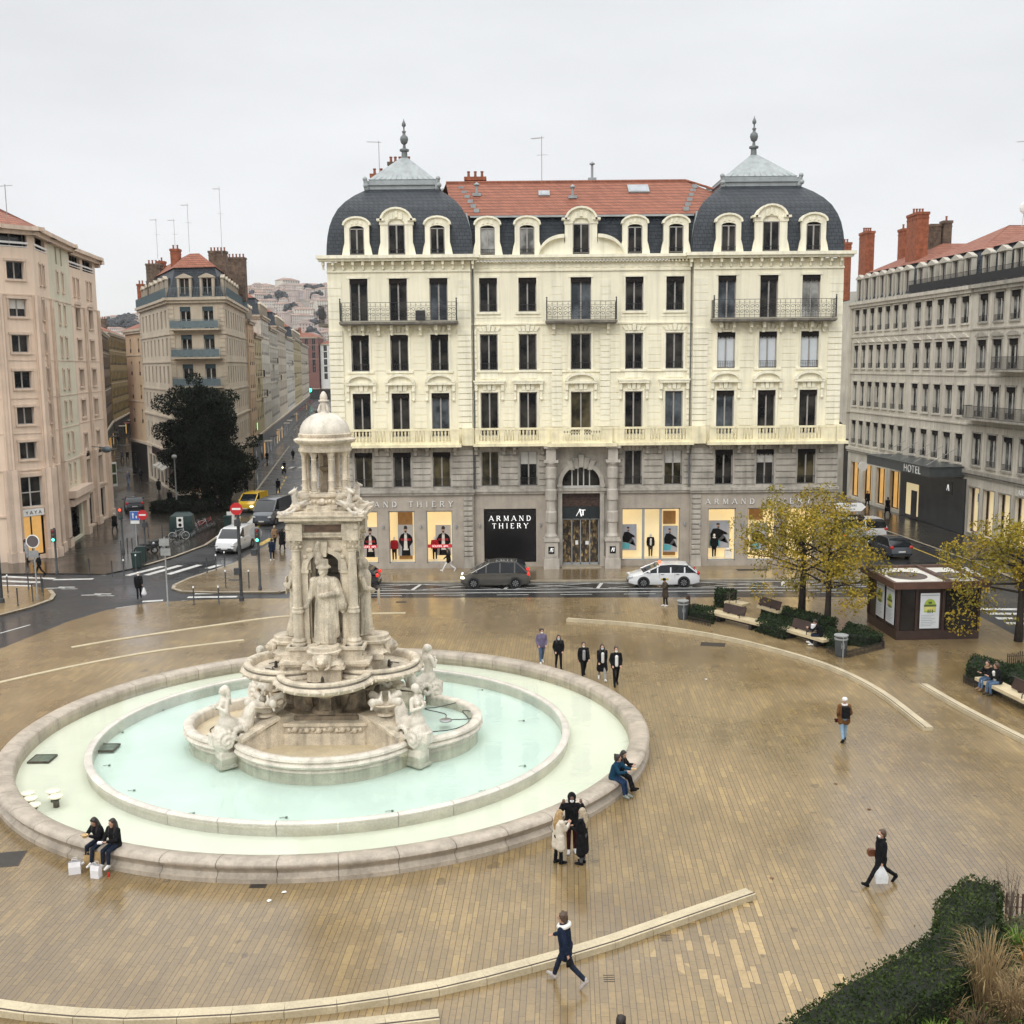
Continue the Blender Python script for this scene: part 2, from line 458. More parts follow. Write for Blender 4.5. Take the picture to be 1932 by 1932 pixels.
DARKP=paving_mat('wet_dark_paving',R(58),.5,(.3,.6),(.026,.024,.022),(.018,.017,.017),(.038,.033,.027),(.012,.011,.010),wet=(.08,.25),dark=.7,jw=.012,film=(0,.4))
def asphalt_mat(name,base,r0=.16,r1=.45):
 m,t,b,nn,M,MIX,NOISE,RNG=nodes_of(name)
 tc=nn('ShaderNodeTexCoord');P=tc.outputs['Object']
 nb=NOISE(P,.15,4);nf=NOISE(P,30,2);nm=NOISE(P,1.2,5,.65)
 c=MIX(nf,tuple(x*.7 for x in base),tuple(x*1.35 for x in base))
 c=MIX(RNG(nm,.45,.7,0,.5),c,tuple(x*.62 for x in base))
 t.links.new(c,b.inputs['Base Color'])
 t.links.new(RNG(nb,.4,.6,r1,r0),b.inputs['Roughness']);b.inputs['Specular IOR Level'].default_value=.28
 bp=nn('ShaderNodeBump');bp.inputs['Strength'].default_value=.25;bp.inputs['Distance'].default_value=.01
 t.links.new(nf,bp.inputs['Height']);t.links.new(bp.outputs[0],b.inputs['Normal'])
 return m
ASPH=asphalt_mat('wet_asphalt',(.040,.041,.044))
ASPHD=asphalt_mat('dark_asphalt',(.026,.026,.028),.12,.35)
KERB=mat('kerb_stone',(.36,.31,.23),.5,.2,1.5,streak=0)
MARK=mat('road_paint',(.66,.66,.63),.45,.22,2.5,fine=.25)
MARKY=mat('yellow_road_paint',(.62,.42,.07),.45,.2,2.5,fine=.2)
RZ=-.10
def setting(name,mb,m,smooth=False):
 o=mb.build(name,m,None,smooth);tag(o,kind='structure');return o
b=MB();b.quad((-1500,-400,RZ),(1500,-400,RZ),(1500,2600,RZ),(-1500,2600,RZ));setting('ground',b,ASPH)
plaza_pts=[(-34,-20),(26.3,-20),(26.3,58.5),(25.2,62.2),(24,62.9),(10,63.4),(-6,64.0),(-16.1,64.2),(-19.5,64.0),(-22.4,63.3),(-24.3,61.4),(-25.4,58.6),(-26.5,52.8),(-28.5,46),(-31,38),(-34,20)]
b=MB();b.prism(plaza_pts,-.3,0.0);setting('plaza',b,PLAZA)
isle=[(-50,50),(-33,56.5),(-30.1,60.4),(-29.2,62.4),(-28.8,64.5),(-29.2,65.9),(-30.1,67.4),(-31.8,68.5),(-34.5,68.9),(-50,69)]
b=MB();b.prism(isle,-.3,0.0);setting('traffic_island',b,PLAZA)
kerbW=[G(x,y)for x,y in((277,1066),(331,1050),(390,1028),(426,1003),(450,975),(489,921.5),(547,842))]
far=(-82.0,440.0)
ped=[(-90,74),(-60,73.6),(-32,73.0),(-28.6,72.6)]+kerbW+[far,(-110,440),(-140,300),(-90,150),(-90,100)]
b=MB();b.prism(ped,-.3,-.004);setting('pedestrian_pavement',b,DARKP)
side=[(-22.6,68.6),(-22.3,67.4),(-21.4,66.5),(-19,66.1),(-14.9,66.0),(-12.5,68.9),(11,68.9),(23.2,68.7),(24.6,69.8),(24.9,72),(24.3,84),(22.6,118),(22,160),(-15,160),(-32,200),(-33.5,180),(-23.2,115),(-20.2,94.9),(-19.9,83.6),(-20.6,76),(-22.3,70.8)]
b=MB();b.prism(side,-.3,-.002);setting('pavement',b,WALK)
east=[(33.0,20),(60,20),(60,160),(27.8,160),(30.2,125),(32.0,102),(31.6,90),(33.0,74),(33.1,60)]
b=MB();b.prism(east,-.3,-.001);setting('east_pavement',b,DARKP)
def strip(pts,w,z,mbx,closed=False,dz=.012):
 """ribbon along a line, on its left side"""
 n=len(pts)
 for i in range(n-1):
  a=Vector(pts[i]);c=Vector(pts[i+1]);d=(c-a).normalized();q=Vector((-d.y,d.x))*w
  mbx.prism([tuple(a),tuple(c),tuple(c+q),tuple(a+q)],z-.12,z+dz)
b=MB()
strip([(23.2,68.7),(-12.5,68.9),(-14.9,66.0),(-19,66.1),(-21.4,66.5),(-22.3,67.4),(-22.6,68.6),(-22.3,70.8),(-20.6,76)],-.22,.0,b)
strip(kerbW,.25,0,b)
strip([(-33,56.5),(-30.1,60.4),(-29.2,62.4),(-28.8,64.5),(-29.2,65.9),(-30.1,67.4)],.25,0,b)
strip([(33.1,60),(33.0,74),(31.6,90),(32,102)],-.2,0,b)
setting('kerb',b,KERB)
b=MB();b.quad((-13,64.15,RZ+.004),(24.5,63.0,RZ+.004),(24.5,65.4,RZ+.004),(-13,65.6,RZ+.004));setting('cycle_lane',b,ASPHD)
b=MB();b.quad((-13,66.6,RZ+.004),(22.5,66.4,RZ+.004),(22.5,68.4,RZ+.004),(-13,68.6,RZ+.004));setting('parking_bay',b,ASPHD)
b=MB();b.quad((24.9,68,RZ+.005),(32.9,68,RZ+.005),(28.5,160,RZ+.005),(22.3,160,RZ+.005));setting('street',b,ASPHD)
def paint(mbx,x0,y0,x1,y1,w,z=RZ+.009):
 d=Vector((x1-x0,y1-y0)).normalized();q=Vector((-d.y,d.x))*w/2
 mbx.quad((x0-q.x,y0-q.y,z),(x1-q.x,y1-q.y,z),(x1+q.x,y1+q.y,z),(x0+q.x,y0+q.y,z))
b=MB()
paint(b,-13,68.5,22.5,68.3,.12);paint(b,-13,66.7,24,66.45,.12);paint(b,-13,65.75,24,65.5,.14)
for x in range(-12,24,6):
 paint(b,x+.2,66.8,x+5.2,68.35,.09,RZ+.010);paint(b,x+.2,68.35,x+5.2,66.8,.09,RZ+.012);paint(b,x+5.5,66.75,x+5.9,68.35,.22,RZ+.014)
for x in range(-13,24,4):paint(b,x,65.0-.02*x*.5,x+2.0,65.0-.02*x*.5,.09)
for p,q,w in(((32,1081),(132,1083),.5),((4,1088),(103,1092),.5),((-6,1096),(78,1099),.5),((-8,1105),(60,1106),.5)):
 a=G(p[0],p[1],RZ);c=G(q[0],q[1],RZ);paint(b,a[0],a[1],c[0],c[1],w)
def crop2v(x,y):return(x*.3623*.6389,(1400+y*.3623)*.6389)
for p,q in(((830,825),(1150,740)),((1035,828),(1330,752)),((1190,825),(1470,745)),((1370,818),(1630,740)),((1690,770),(1790,740))):
 a=G(*crop2v(*p),RZ);c=G(*crop2v(*q),RZ);paint(b,a[0],a[1],c[0],c[1],.5)
for p,q in(((1590,975),(1932,968)),((1530,1005),(1932,1000)),((1475,1038),(1920,1026)),((1160,1040),(1330,1030)),((435,862),(760,855)),((950,1098),(1130,1070))):
 a=G(*crop2v(*p),RZ);c=G(*crop2v(*q),RZ);paint(b,a[0],a[1],c[0],c[1],.42)
a=G(0,1195,RZ);c=G(57,1179,RZ);paint(b,a[0],a[1],c[0],c[1],.14)
for i in range(5):
 x0,y0=-31.6+i*1.25,149.5;paint(b,x0,y0,x0,y0+2.4,.6)
for i in range(2):
 x0,y0=-26.2+i*1.5,96.6;paint(b,x0+i*.3,y0,x0-.4+i*.3,y0+4.6,.55)
for k in range(5):
 paint(b,26.0+k*1.35,69.0,26.2+k*1.35,72.6,.55)
for k in range(4):
 paint(b,27.2,56.6+k*1.15,30.4,56.3+k*1.15,.5)
for u,v in((180,1123),(112,1110),(248,1050),(240,1048)):
 gx,gy=G(u,v,RZ)
 paint(b,gx-.9,gy,gx+.3,gy+.1,.16);paint(b,gx-.2,gy+.35,gx+.9,gy+.3,.2);paint(b,gx+.2,gy-.25,gx+1.3,gy-.25,.12,RZ+.010)
setting('road_marking',b,MARK)
b=MB();paint(b,31.6,72,30.2,98,.16);paint(b,30.2,98,29.5,120,.16)
for i in range(5):paint(b,-26.9-i*.62,120+i*4.0,-27.3-i*.62,122.4+i*4.0,.22)
paint(b,-20.6,84.5,-20.4,88,.5)
paint(b,-23.0,93.5,-23.4,97.5,.25)
setting('yellow_road_marking',b,MARKY)
# ---- low curved stone steps that ring the plaza
LEDGE=mat('ledge_limestone',(.54,.46,.31),.5,.14,1.1,fine=.12)
GROOVE=mat('anti_slip_strip',(.07,.05,.035),.7,.2,3)
def smooth_path(pts,n=10):
 out=[]
 P=[Vector(p)for p in pts];P=[P[0]*2-P[1]]+P+[P[-1]*2-P[-2]]
 for i in range(1,len(P)-2):
  for k in range(n):
   t=k/n;a,b_,c,d=P[i-1:i+3]
   out.append(.5*((2*b_)+(c-a)*t+(2*a-5*b_+4*c-d)*t*t+(-a+3*b_-3*c+d)*t**3))
 out.append(P[-2]);return out
def resample(P,step):
 L_=[0]
 for i in range(1,len(P)):L_.append(L_[-1]+(P[i]-P[i-1]).length)
 n=max(2,int(L_[-1]/step));out=[];k=0
 for j in range(n+1):
  s_=L_[-1]*j/n
  while k<len(L_)-2 and L_[k+1]<s_:k+=1
  f_=(s_-L_[k])/max(1e-6,L_[k+1]-L_[k]);out.append(P[k].lerp(P[k+1],min(1,max(0,f_))))
 return out
def ledge(pts,w,h,label,side=1,stone=1.15,taper=True):
 P=resample(smooth_path(pts),stone);t=MB();g=MB()
 n=len(P)
 def off(i,d):
  a=P[max(0,i-1)];c=P[min(n-1,i+1)];q=(c-a).normalized();return P[i]+Vector((-q.y,q.x))*d*side
 for i in range(n-1):
  gap=.006;A,B=P[i].lerp(P[i+1],gap),P[i+1].lerp(P[i],gap)
  hh=h
  a1,b1=off(i,w),off(i+1,w)
  t.loft([[(A.x,A.y,-.05),(a1.x,a1.y,-.05),(a1.x,a1.y,hh-.02),(A.x,A.y,hh)],[(B.x,B.y,-.05),(b1.x,b1.y,-.05),(b1.x,b1.y,hh-.02),(B.x,B.y,hh)]])
  a2,a3,b2,b3=off(i,.055),off(i,.10),off(i+1,.055),off(i+1,.10)
  g.loft([[(a2.x,a2.y,hh-.03),(a3.x,a3.y,hh-.03),(a3.x,a3.y,hh+.003),(a2.x,a2.y,hh+.004)],[(b2.x,b2.y,hh-.03),(b3.x,b3.y,hh-.03),(b3.x,b3.y,hh+.003),(b2.x,b2.y,hh+.004)]])
 o=t.build('stone_step',LEDGE)
 tag(o,label,'stone step','low curved stone steps ringing the plaza')
 g.build('anti_slip_strip',GROOVE,o)
 return o
Gz=lambda x,y:Vector(G(x,y,.15))
ledge([Gz(*p)for p in((-120,1886),(0,1909),(150,1923),(245,1926),(430,1919),(600,1904),(760,1881),(870,1859),(1000,1826),(1150,1783),(1280,1738),(1427,1687))],.42,.16,'long pale curved stone step crossing the foreground, where the person in the fur-hooded coat walks',1)
ledge([Gz(*p)for p in((300,1985),(560,1955),(700,1939),(830,1924))],.42,.16,'short end of a second pale stone step below the long foreground step',1)
ledge([Gz(*p)for p in((1068,1168),(1200,1178),(1330,1196),(1450,1223),(1560,1257),(1650,1302),(1742,1372))],.40,.16,'curved stone step running from behind the walking group past the benches',1)
ledge([Gz(*p)for p in((1733,1290),(1800,1329),(1870,1366),(1945,1404),(2050,1460))],.40,.16,'curved stone step at the right edge, in front of the bench with the couple',1)
def flushline(pts,label):
 P=resample(smooth_path(pts),1.0);t=MB()
 for i in range(len(P)-1):
  d=(P[i+1]-P[i]).normalized();q=Vector((-d.y,d.x))*.13
  A,B=P[i],P[i+1]
  t.prism([tuple(A-q),tuple(B-q),tuple(B+q),tuple(A+q)],-.02,.035)
 tag(t.build('stone_step',LEDGE),label,'stone step','low curved stone steps ringing the plaza')
Gv=lambda p:Vector(G(*p))
flushline([Gv(p)for p in((135,1222),(230,1206),(400,1181),(540,1163),(700,1158),(765,1157))],'thin pale curved stone line behind the fountain, the one nearer the road')
flushline([Gv(p)for p in((-60,1303),(0,1288),(150,1255),(300,1228),(460,1208))],'thin pale curved stone line left of the fountain, the one nearer the basin')
# ---- drains, covers and small litter on the paving
DRAIN=mat('iron_drain',(.03,.025,.02),.5,.3,5)
def cover(u,v,w,h,label,rz=0,slots=0,name='drain_cover'):
 x,y=G(u,v);r=empty(name,(x,y,0),rz,label,'drain')
 t=MB()
 if slots:
  for i in range(slots):t.box(-w/2,w/2,i*.085-.012,i*.085+.012,-.02,.004)
 else:
  t.box(-w/2,w/2,-h/2,h/2,-.02,.005)
 t.build('grating',DRAIN,r)
 if not slots:
  for sx in(-1,1):f=MB();f.box(sx*w/2-.02,sx*w/2+.02,-h/2,h/2,-.02,.008);f.build('frame',GROOVE,r)
 return r
cover(487,1672,.42,.22,'small dark rectangular drain cover in front of the basin')
cover(1345,1216,1.2,.7,'dark square drain cover against the curved step near the benches',R(-14))
cover(757,1141-5,.6,.35,'small dark drain cover beyond the fountain by the road')
cover(445,1094,.9,.5,'dark drain cover between the tall poles on the pavement')
cover(8,1622,1.0,1.0,'pale stone-framed manhole cover at the left edge of the plaza',R(10))
for i,(u,v)in enumerate(((1411,1697),(1258,1769),(1150,1846))):
 cover(u,v+6,.26,.1,('slotted drain beside the right end of the foreground step','slotted drain below the middle of the foreground step','slotted drain below the foreground step near the walker')[i],0,4,'slot_drain')
b=MB();cx_,cy_=G(1420,1075);b.box(cx_-1.1,cx_+1.1,cy_-.3,cy_+.3,-.02,.006);tag(b.build('drain_grate',DRAIN),'long dark drain grate in the pavement near the taxi','drain')
PAPER=mat('paper_litter',(.7,.69,.66),.7,.1,8)
LEAFB=mat('fallen_leaf',(.20,.10,.05),.6,.3,9)
for i,(u,v,m_,l_)in enumerate(((536,1684,PAPER,'scrap of white paper nearer the basin'),(508,1700,PAPER,'smaller white scrap further from the basin'),(1577,1499-20,LEAFB,'brown fallen leaf on the paving in the middle right'),(1640,1527,LEAFB,'dark fallen leaf above the woman with the white bag'),(1456,1662-5,LEAFB,'reddish fallen leaf near the step end'),(1332,1282,PAPER,'tiny white scrap out on the open plaza'))):
 x,y=G(u,v);t=MB(TR(x,y,.01,rz=i));t.add([(-.07,-.04,0),(.02,-.06,.012),(.08,0,.004),(.03,.06,.02),(-.05,.05,.006),(0,0,.03)],[(0,1,5),(1,2,5),(2,3,5),(3,4,5),(4,0,5)])
 tag(t.build('litter' if m_ is PAPER else 'leaf',m_),l_,'litter' if m_ is PAPER else 'leaf')
# ---- far hill
HILL=mat('far_hillside',(.22,.19,.17),.9,.4,.02,col2=(.13,.14,.10))
def hill_z(x,y):
 t=min(1,max(0,(y-560)/420.0));t=t*t*(3-2*t)
 top=62+12*sin(x*.006+1.0)+6*sin(x*.019)+(14 if x>-235 else 0)*min(1,max(0,(x+260)/30.0))
 return-.3+t*top
b=MB();nx,ny=60,24;vs=[];fs=[]
for j in range(ny+1):
 for i in range(nx+1):
  x=-700+1100*i/nx;y=540+620*j/ny;vs.append((x,y,hill_z(x,y)))
for j in range(ny):
 for i in range(nx):k=j*(nx+1)+i;fs.append((k,k+1,k+nx+2,k+nx+1))
b.add(vs,fs);setting('hill',b,HILL,True)
# ================================================================ building kit
WP={}
def wall(mb,W_,z0,z1,ops,depth=.25,x0=0.0,y=0.0):
 """wall sheet in the local x,z plane with real openings and reveals"""
 xs=sorted(set([x0,W_]+[v for o in ops for v in(o[0],o[1])]));zs=sorted(set([z0,z1]+[v for o in ops for v in(o[2],o[3])]))
 xs=[x for x in xs if x0-1e-6<=x<=W_+1e-6];zs=[z for z in zs if z0-1e-6<=z<=z1+1e-6]
 for j in range(len(zs)-1):
  run=None
  for i in range(len(xs)-1):
   cx=(xs[i]+xs[i+1])/2;cz=(zs[j]+zs[j+1])/2
   hole=any(o[0]<cx<o[1]and o[2]<cz<o[3]for o in ops)
   if not hole:
    mb.quad((xs[i],y,zs[j]),(xs[i+1],y,zs[j]),(xs[i+1],y,zs[j+1]),(xs[i],y,zs[j+1]))
 for o in ops:
  a,b_,c,d=o[:4]
  mb.quad((a,y,c),(a,y,d),(a,y+depth,d),(a,y+depth,c));mb.quad((b_,y,d),(b_,y,c),(b_,y+depth,c),(b_,y+depth,d))
  mb.quad((a,y,d),(b_,y,d),(b_,y+depth,d),(a,y+depth,d));mb.quad((b_,y,c),(a,y,c),(a,y+depth,c),(b_,y+depth,c))
def rail_panel(mb,w,z0,z1,y,n=None,scroll=False):
 mb.box(-w/2,w/2,y-.02,y+.02,z1-.03,z1);mb.box(-w/2,w/2,y-.015,y+.015,z0,z0+.03)
 n=n or max(3,int(w/.12))
 for i in range(n+1):
  x=-w/2+w*i/n;mb.box(x-.009,x+.009,y-.009,y+.009,z0,z1)
def win(key,parent,T,w=1.2,h=2.4,fr=FRAMEG,gl=GLASS,val=0.0,valm=None,rail=0.0,transom=0.0,leafs=2,blind=None,name='window',lab=None,depth=.22,guardm=None):
 """one window: timber frame > pane, valance, guard rail, blind; repeats copy the first"""
 if key in WP:
  o=copy_tree(WP[key],parent);o.matrix_local=T;KIDS.setdefault(parent.name,[])
  if 'label' in o:del o['label']
  if lab:o['label']=lab
  return o
 f=MB();t=.07;y0,y1=depth-.07,depth
 f.box(-w/2,-w/2+t,y0,y1,0,h);f.box(w/2-t,w/2,y0,y1,0,h);f.box(-w/2+t,w/2-t,y0,y1,h-t,h);f.box(-w/2+t,w/2-t,y0,y1,0,t)
 for i in range(1,leafs):
  x=-w/2+w*i/leafs;f.box(x-t*.7,x+t*.7,y0-.01,y1,t,h-t)
 if transom:f.box(-w/2+t,w/2-t,y0-.005,y1,transom-.04,transom+.04)
 o=f.build(name,fr,parent)
 g=MB();g.quad((-w/2,depth-.02,0),(w/2,depth-.02,0),(w/2,depth-.02,h),(-w/2,depth-.02,h));g.build('pane',gl,o)
 if val:
  v=MB();v.box(-w/2+.01,w/2-.01,.03,.07,h-val,h-.003)
  k=int(w/.14)
  for i in range(k):x=-w/2+.02+(w-.04)*(i+.5)/k;v.box(x-.05,x+.05,.032,.068,h-val-.05*(i%2+.6),h-val)
  v.build('valance',valm or VAL,o)
 if blind:
  v=MB();v.box(-w/2+t,w/2-t,depth-.045,depth-.03,h*blind[0],h-t);v.build('blind',blind[1],o)
 if rail:
  v=MB();rail_panel(v,w*.97,.05,rail,.02);
  v.box(-w*.46,w*.46,.012,.028,.1,rail*.55)if rail>.7 else None
  v.build('guard_rail',guardm or IRON,o)
 o.matrix_local=T
 WP[key]=o
 if lab:o['label']=lab
 return o
def swin(key,parent,T,w=1.0,h=1.9,fr=FRAMEG,gl=GLASS,val=0,rail=0,depth=.2,name='window',**kw):
 if key in WP:
  o=copy_tree(WP[key],parent);o.matrix_local=T;return o
 f=MB();t=.07
 f.box(-w/2,-w/2+t,depth-.06,depth,0,h);f.box(w/2-t,w/2,depth-.06,depth,0,h);f.box(-t/2,t/2,depth-.06,depth,0,h);f.box(-w/2,w/2,depth-.055,depth,h-t,h)
 f.mi=1;f.quad((-w/2,depth-.01,0),(w/2,depth-.01,0),(w/2,depth-.01,h),(-w/2,depth-.01,h))
 f.mi=2
 if val:f.box(-w/2+.01,w/2-.01,.04,.07,h-val,h-.004)
 if rail:f.box(-w/2,w/2,-.02,0,rail-.04,rail);[f.box(-w/2+w*i/8-.01,-w/2+w*i/8+.01,-.015,-.002,.03,rail)for i in range(9)]
 o=f.build(name,[fr,gl,kw.get('guardm')or IRON],parent);o.matrix_local=T;WP[key]=o
 return o
def area2(p):return sum(p[i-1][0]*p[i][1]-p[i][0]*p[i-1][1]for i in range(len(p)))
def offset_poly(pts,d):
 n=len(pts);out=[]
 for i in range(n):
  p0,p1,p2=Vector(pts[i-1]),Vector(pts[i]),Vector(pts[(i+1)%n])
  d1=(p1-p0).normalized();d2=(p2-p1).normalized()
  n1=Vector((-d1.y,d1.x));n2=Vector((-d2.y,d2.x))
  bis=(n1+n2);bl=bis.length
  if bl<1e-3:out.append(tuple(p1+n1*d));continue
  bis.normalize();k=d/max(.35,bis.dot(n1));out.append((p1.x+bis.x*k,p1.y+bis.y*k))
 return out
def edgeT(pts,i,base):
 p,q=Vector(pts[i])-Vector(base),Vector(pts[(i+1)%len(pts)])-Vector(base)
 return TR(p.x,p.y,0,rz=atan2(q.y-p.y,q.x-p.x)),(q-p).length
def chimney(parent,x,y,z0,z1,w,d,m=BRICK,pots=3,name='chimney'):
 c=MB();c.box(x-w/2,x+w/2,y-d/2,y+d/2,z0,z1-.25);c.box(x-w/2-.07,x+w/2+.07,y-d/2-.07,y+d/2+.07,z1-.25,z1)
 c.box(x-w/2-.03,x+w/2+.03,y-d/2-.03,y+d/2+.03,z1-.6,z1-.5)
 o=c.build(name,m,parent)
 if pots:
  for i in range(pots):
   px=x-w/2+w*(i+.5)/pots;t=MB();t.lathe([(.11,z1),(.09,z1+.35),(.12,z1+.38),(.12,z1+.45),(.05,z1+.46)],8,(px,y));t.build('chimney_pot',POT,o)
 return o
def antenna(parent,x,y,z0,h,rz=0):
 c=MB();c.tube([(x,y,z0),(x,y,z0+h)],.025,5);dx,dy=cos(rz),sin(rz)
 c.tube([(x-dx*.2,y-dy*.2,z0+h*.96),(x+dx*.9,y+dy*.9,z0+h*.98)],.018,4)
 for k in range(6):
  t=.1+k*.14;c.tube([(x+dx*t-dy*.22,y+dy*t+dx*.22,z0+h*.97),(x+dx*t+dy*.22,y+dy*t-dx*.22,z0+h*.97)],.01,4)
 if h>3:c.tube([(x-dx*.5,y-dy*.5,z0+h*.6),(x+dx*.4,y+dy*.4,z0+h*.62)],.014,4)
 return c.build('aerial',FRAMEG,parent)
def block(name,label,pts,zc,faces,wallm,roofm=TILE2,roof=('hip',2.6,3.0),trim=None,cat='building',group=None,plinth=None,chim=(),corn=.35,bands=(),dorm=None,trimd=.12,seed=1):
 """polygonal town house. faces: {edge: dict(cols=n, mar=m, rows=[(z,w,h,key,kw)], shop=...)}"""
 base=pts[0];root=empty(name,(base[0],base[1],0),0,label,cat,group)
 rel=[(p[0]-base[0],p[1]-base[1])for p in pts];n=len(pts);rnd=random.Random(seed)
 wms={};tm=MB()
 for i in range(n):
  T,Lg=edgeT(pts,i,base);f=faces.get(i)
  wmat=(f or{}).get('mat',wallm);wm=wms.setdefault(wmat.name,(MB(),wmat))[0]
  wm.T=T;tm.T=T
  ops=[]
  if f:
   for(z,w,h,key,kw)in f['rows']:
    cols=kw.pop('cols',None)if 'cols' in kw else None
    kk=dict(kw);mar=kk.pop('mar',f.get('mar',.8));nc=kk.pop('n',f['cols']);skip=kk.pop('skip',());sh=kk.pop('shift',0)
    pair=kk.pop('pair',0);zmin=kk.pop('bars',None);surr=kk.pop('surr',0);ped=kk.pop('ped',0);keys=kk.pop('keys',None)
    for c in range(nc):
     if c in skip:continue
     xc=mar+(Lg-2*mar)*(c+.5)/nc+sh
     for xo in((-pair/2,pair/2)if pair else(0,)):
      x=xc+xo;ops.append((x-w/2,x+w/2,z,z+h))
      k2=dict(kk);ky=key
      if keys and rnd.random()<keys[0]:ky,ex=key+keys[1],keys[2];k2.update(ex)
      (swin if k2.pop('simple',0)else win)(ky,root,T@Matrix.Translation((x,0,z)),w=w,h=h,**k2)
      if surr:
       s_=surr
       tm.box(x-w/2-s_,x-w/2,-.05,.0,z-.02,z+h);tm.box(x+w/2,x+w/2+s_,-.05,.0,z-.02,z+h)
       tm.box(x-w/2-s_*1.3,x+w/2+s_*1.3,-.09,.0,z+h,z+h+s_*1.3);tm.box(x-w/2-s_,x+w/2+s_,-.12,.0,z-.14,z-.02)
      if ped==1:
       tm.slab([(x-w/2-.25,z+h+.25),(x+w/2+.25,z+h+.25),(x,z+h+.65)],-.16,0)
      if ped==2:
       tm.slab([(x-w/2-.25,z+h+.25)]+[(x+(w/2+.25)*-cos(pi*q/6),z+h+.25+.34*sin(pi*q/6))for q in range(1,6)]+[(x+w/2+.25,z+h+.25)][::1],-.16,0)
  wall(wm,Lg,0,zc,ops)
  if f or True:
   for(zb,hb,db)in bands:tm.box(-db*.5,Lg+db*.5,-db,0.01,zb,zb+hb)
   tm.box(-corn,Lg+corn,-corn,0,zc-.3,zc);tm.box(-corn*.6,Lg+corn*.6,-corn*.6,0,zc-.6,zc-.3)
   if f and f.get('quoin'):
    k=0;z=f.get('q0',4.5)
    while z<zc-.9:
     for xx in(0,Lg-.55):tm.box(xx,xx+.55,-.07,0,z,z+.36)
     z+=.46
   if f:
    for(bx0,bx1,bz,bm_)in f.get('balc',()):
     bx1=Lg+bx1 if bx1<=0 else bx1
     bb=MB(T);bb.box(bx0,bx1,-.85,0,bz-.16,bz);o=bb.build('balcony',trim or wallm,root)
     rb=MB(T@Matrix.Translation(((bx0+bx1)/2,0,0)));ww=bx1-bx0-.1;rail_panel(rb,ww,bz+.02,bz+1.0,-.8,int(ww/.11));rb.box(-ww/2,ww/2,-.795,-.785,bz+.1,bz+.85)if f.get('solid')else None
     for sx in(-1,1):rb.box(sx*ww/2-.02,sx*ww/2+.02,-.8,0,bz+.96,bz+1.0);rb.box(sx*ww/2-.01,sx*ww/2+.01,-.5,-.48,bz,bz+1.0)
     rb.build('balcony_rail',bm_,o)
 for wm,wmat in wms.values():wm.build('wall',wmat,root)
 tm.T=None
 tm.build('stone_trim',trim or wallm,root)
 kind=roof[0];over=corn*.8
 eave=offset_poly(rel,-over)
 rm=MB()
 if kind=='hip':
  ins=offset_poly(rel,roof[1]);z1=zc+roof[2]
  rm.loft([[(p[0],p[1],zc+.02)for p in eave],[(p[0],p[1],z1)for p in ins]],cap=False);rm.poly([(p[0],p[1],z1)for p in ins])
  ro=rm.build('roof',roofm,root)
 else:
  ins=offset_poly(rel,.9);z1=zc+roof[1];ins2=offset_poly(rel,.9+roof[2]);z2=z1+roof[3]
  inb=offset_poly(rel,.1)
  rm.loft([[(p[0],p[1],zc)for p in inb],[(p[0],p[1],z1)for p in ins]],cap=False);rm.poly([(p[0],p[1],zc+.01)for p in eave])
  ro=rm.build('mansard',SLATE,root)
  rt=MB();rt.loft([[(p[0],p[1],z1-.02)for p in offset_poly(rel,.75)],[(p[0],p[1],z2)for p in ins2]],cap=False);rt.poly([(p[0],p[1],z2)for p in ins2]);rt.build('roof',roofm,root)
  if dorm:
   for i in dorm['edges']:
    T,Lg=edgeT(pts,i,base);nc=dorm.get('n',{}).get(i,faces[i]['cols']);mar=faces[i].get('mar',.8)
    for c in range(nc):
     x=mar+(Lg-2*mar)*(c+.5)/nc;dormer(root,T@Matrix.Translation((x,0,zc)),dorm.get('w',1.0),dorm.get('h',1.7),dorm.get('m',trim or wallm),dorm.get('style','gable'),ro)
 for c in chim:chimney(root,*c)
 return root
DP={}
def dormer(parent,T,w,h,m,style,roofo,y0=.05,back=1.3,key=None,fr=FRAMEG,gl=GLASS,sur=.24):
 key=(round(w,2),round(h,2),m.name,style,key)
 if key in DP:
  o=copy_tree(DP[key],parent);o.matrix_local=T;return o
 d=MB();s_=sur
 d.box(-w/2-s_,-w/2,y0,y0+.35,0,h);d.box(w/2,w/2+s_,y0,y0+.35,0,h)
 if style=='gable':
  d.slab([(-w/2-s_*1.3,h),(w/2+s_*1.3,h),(w/2+s_*1.3,h+.12),(0,h+.48),(-w/2-s_*1.3,h+.12)],y0-.1,y0+.35)
 else:
  n=8;arc=[(-(w/2+s_*1.25)*cos(pi*k/n),h+.12+.38*sin(pi*k/n))for k in range(n+1)]
  d.slab([(-w/2-s_*1.25,h)]+arc+[(w/2+s_*1.25,h)],y0-.1,y0+.35)
 d.box(-w/2-s_,w/2+s_,y0-.06,y0+.3,-.02,.12)
 o=d.build('dormer',m,parent)
 c=MB();c.box(-w/2-s_*.8,w/2+s_*.8,y0+.35,y0+back,.1,h+.2);c.build('cheek',SLATE,o)
 win(('dw',)+key,o,Matrix.Translation((0,y0+.02,.12)),w=w,h=h-.12,fr=fr,gl=gl,depth=.2,name='window')
 o.matrix_local=T;DP[key]=o
 return o
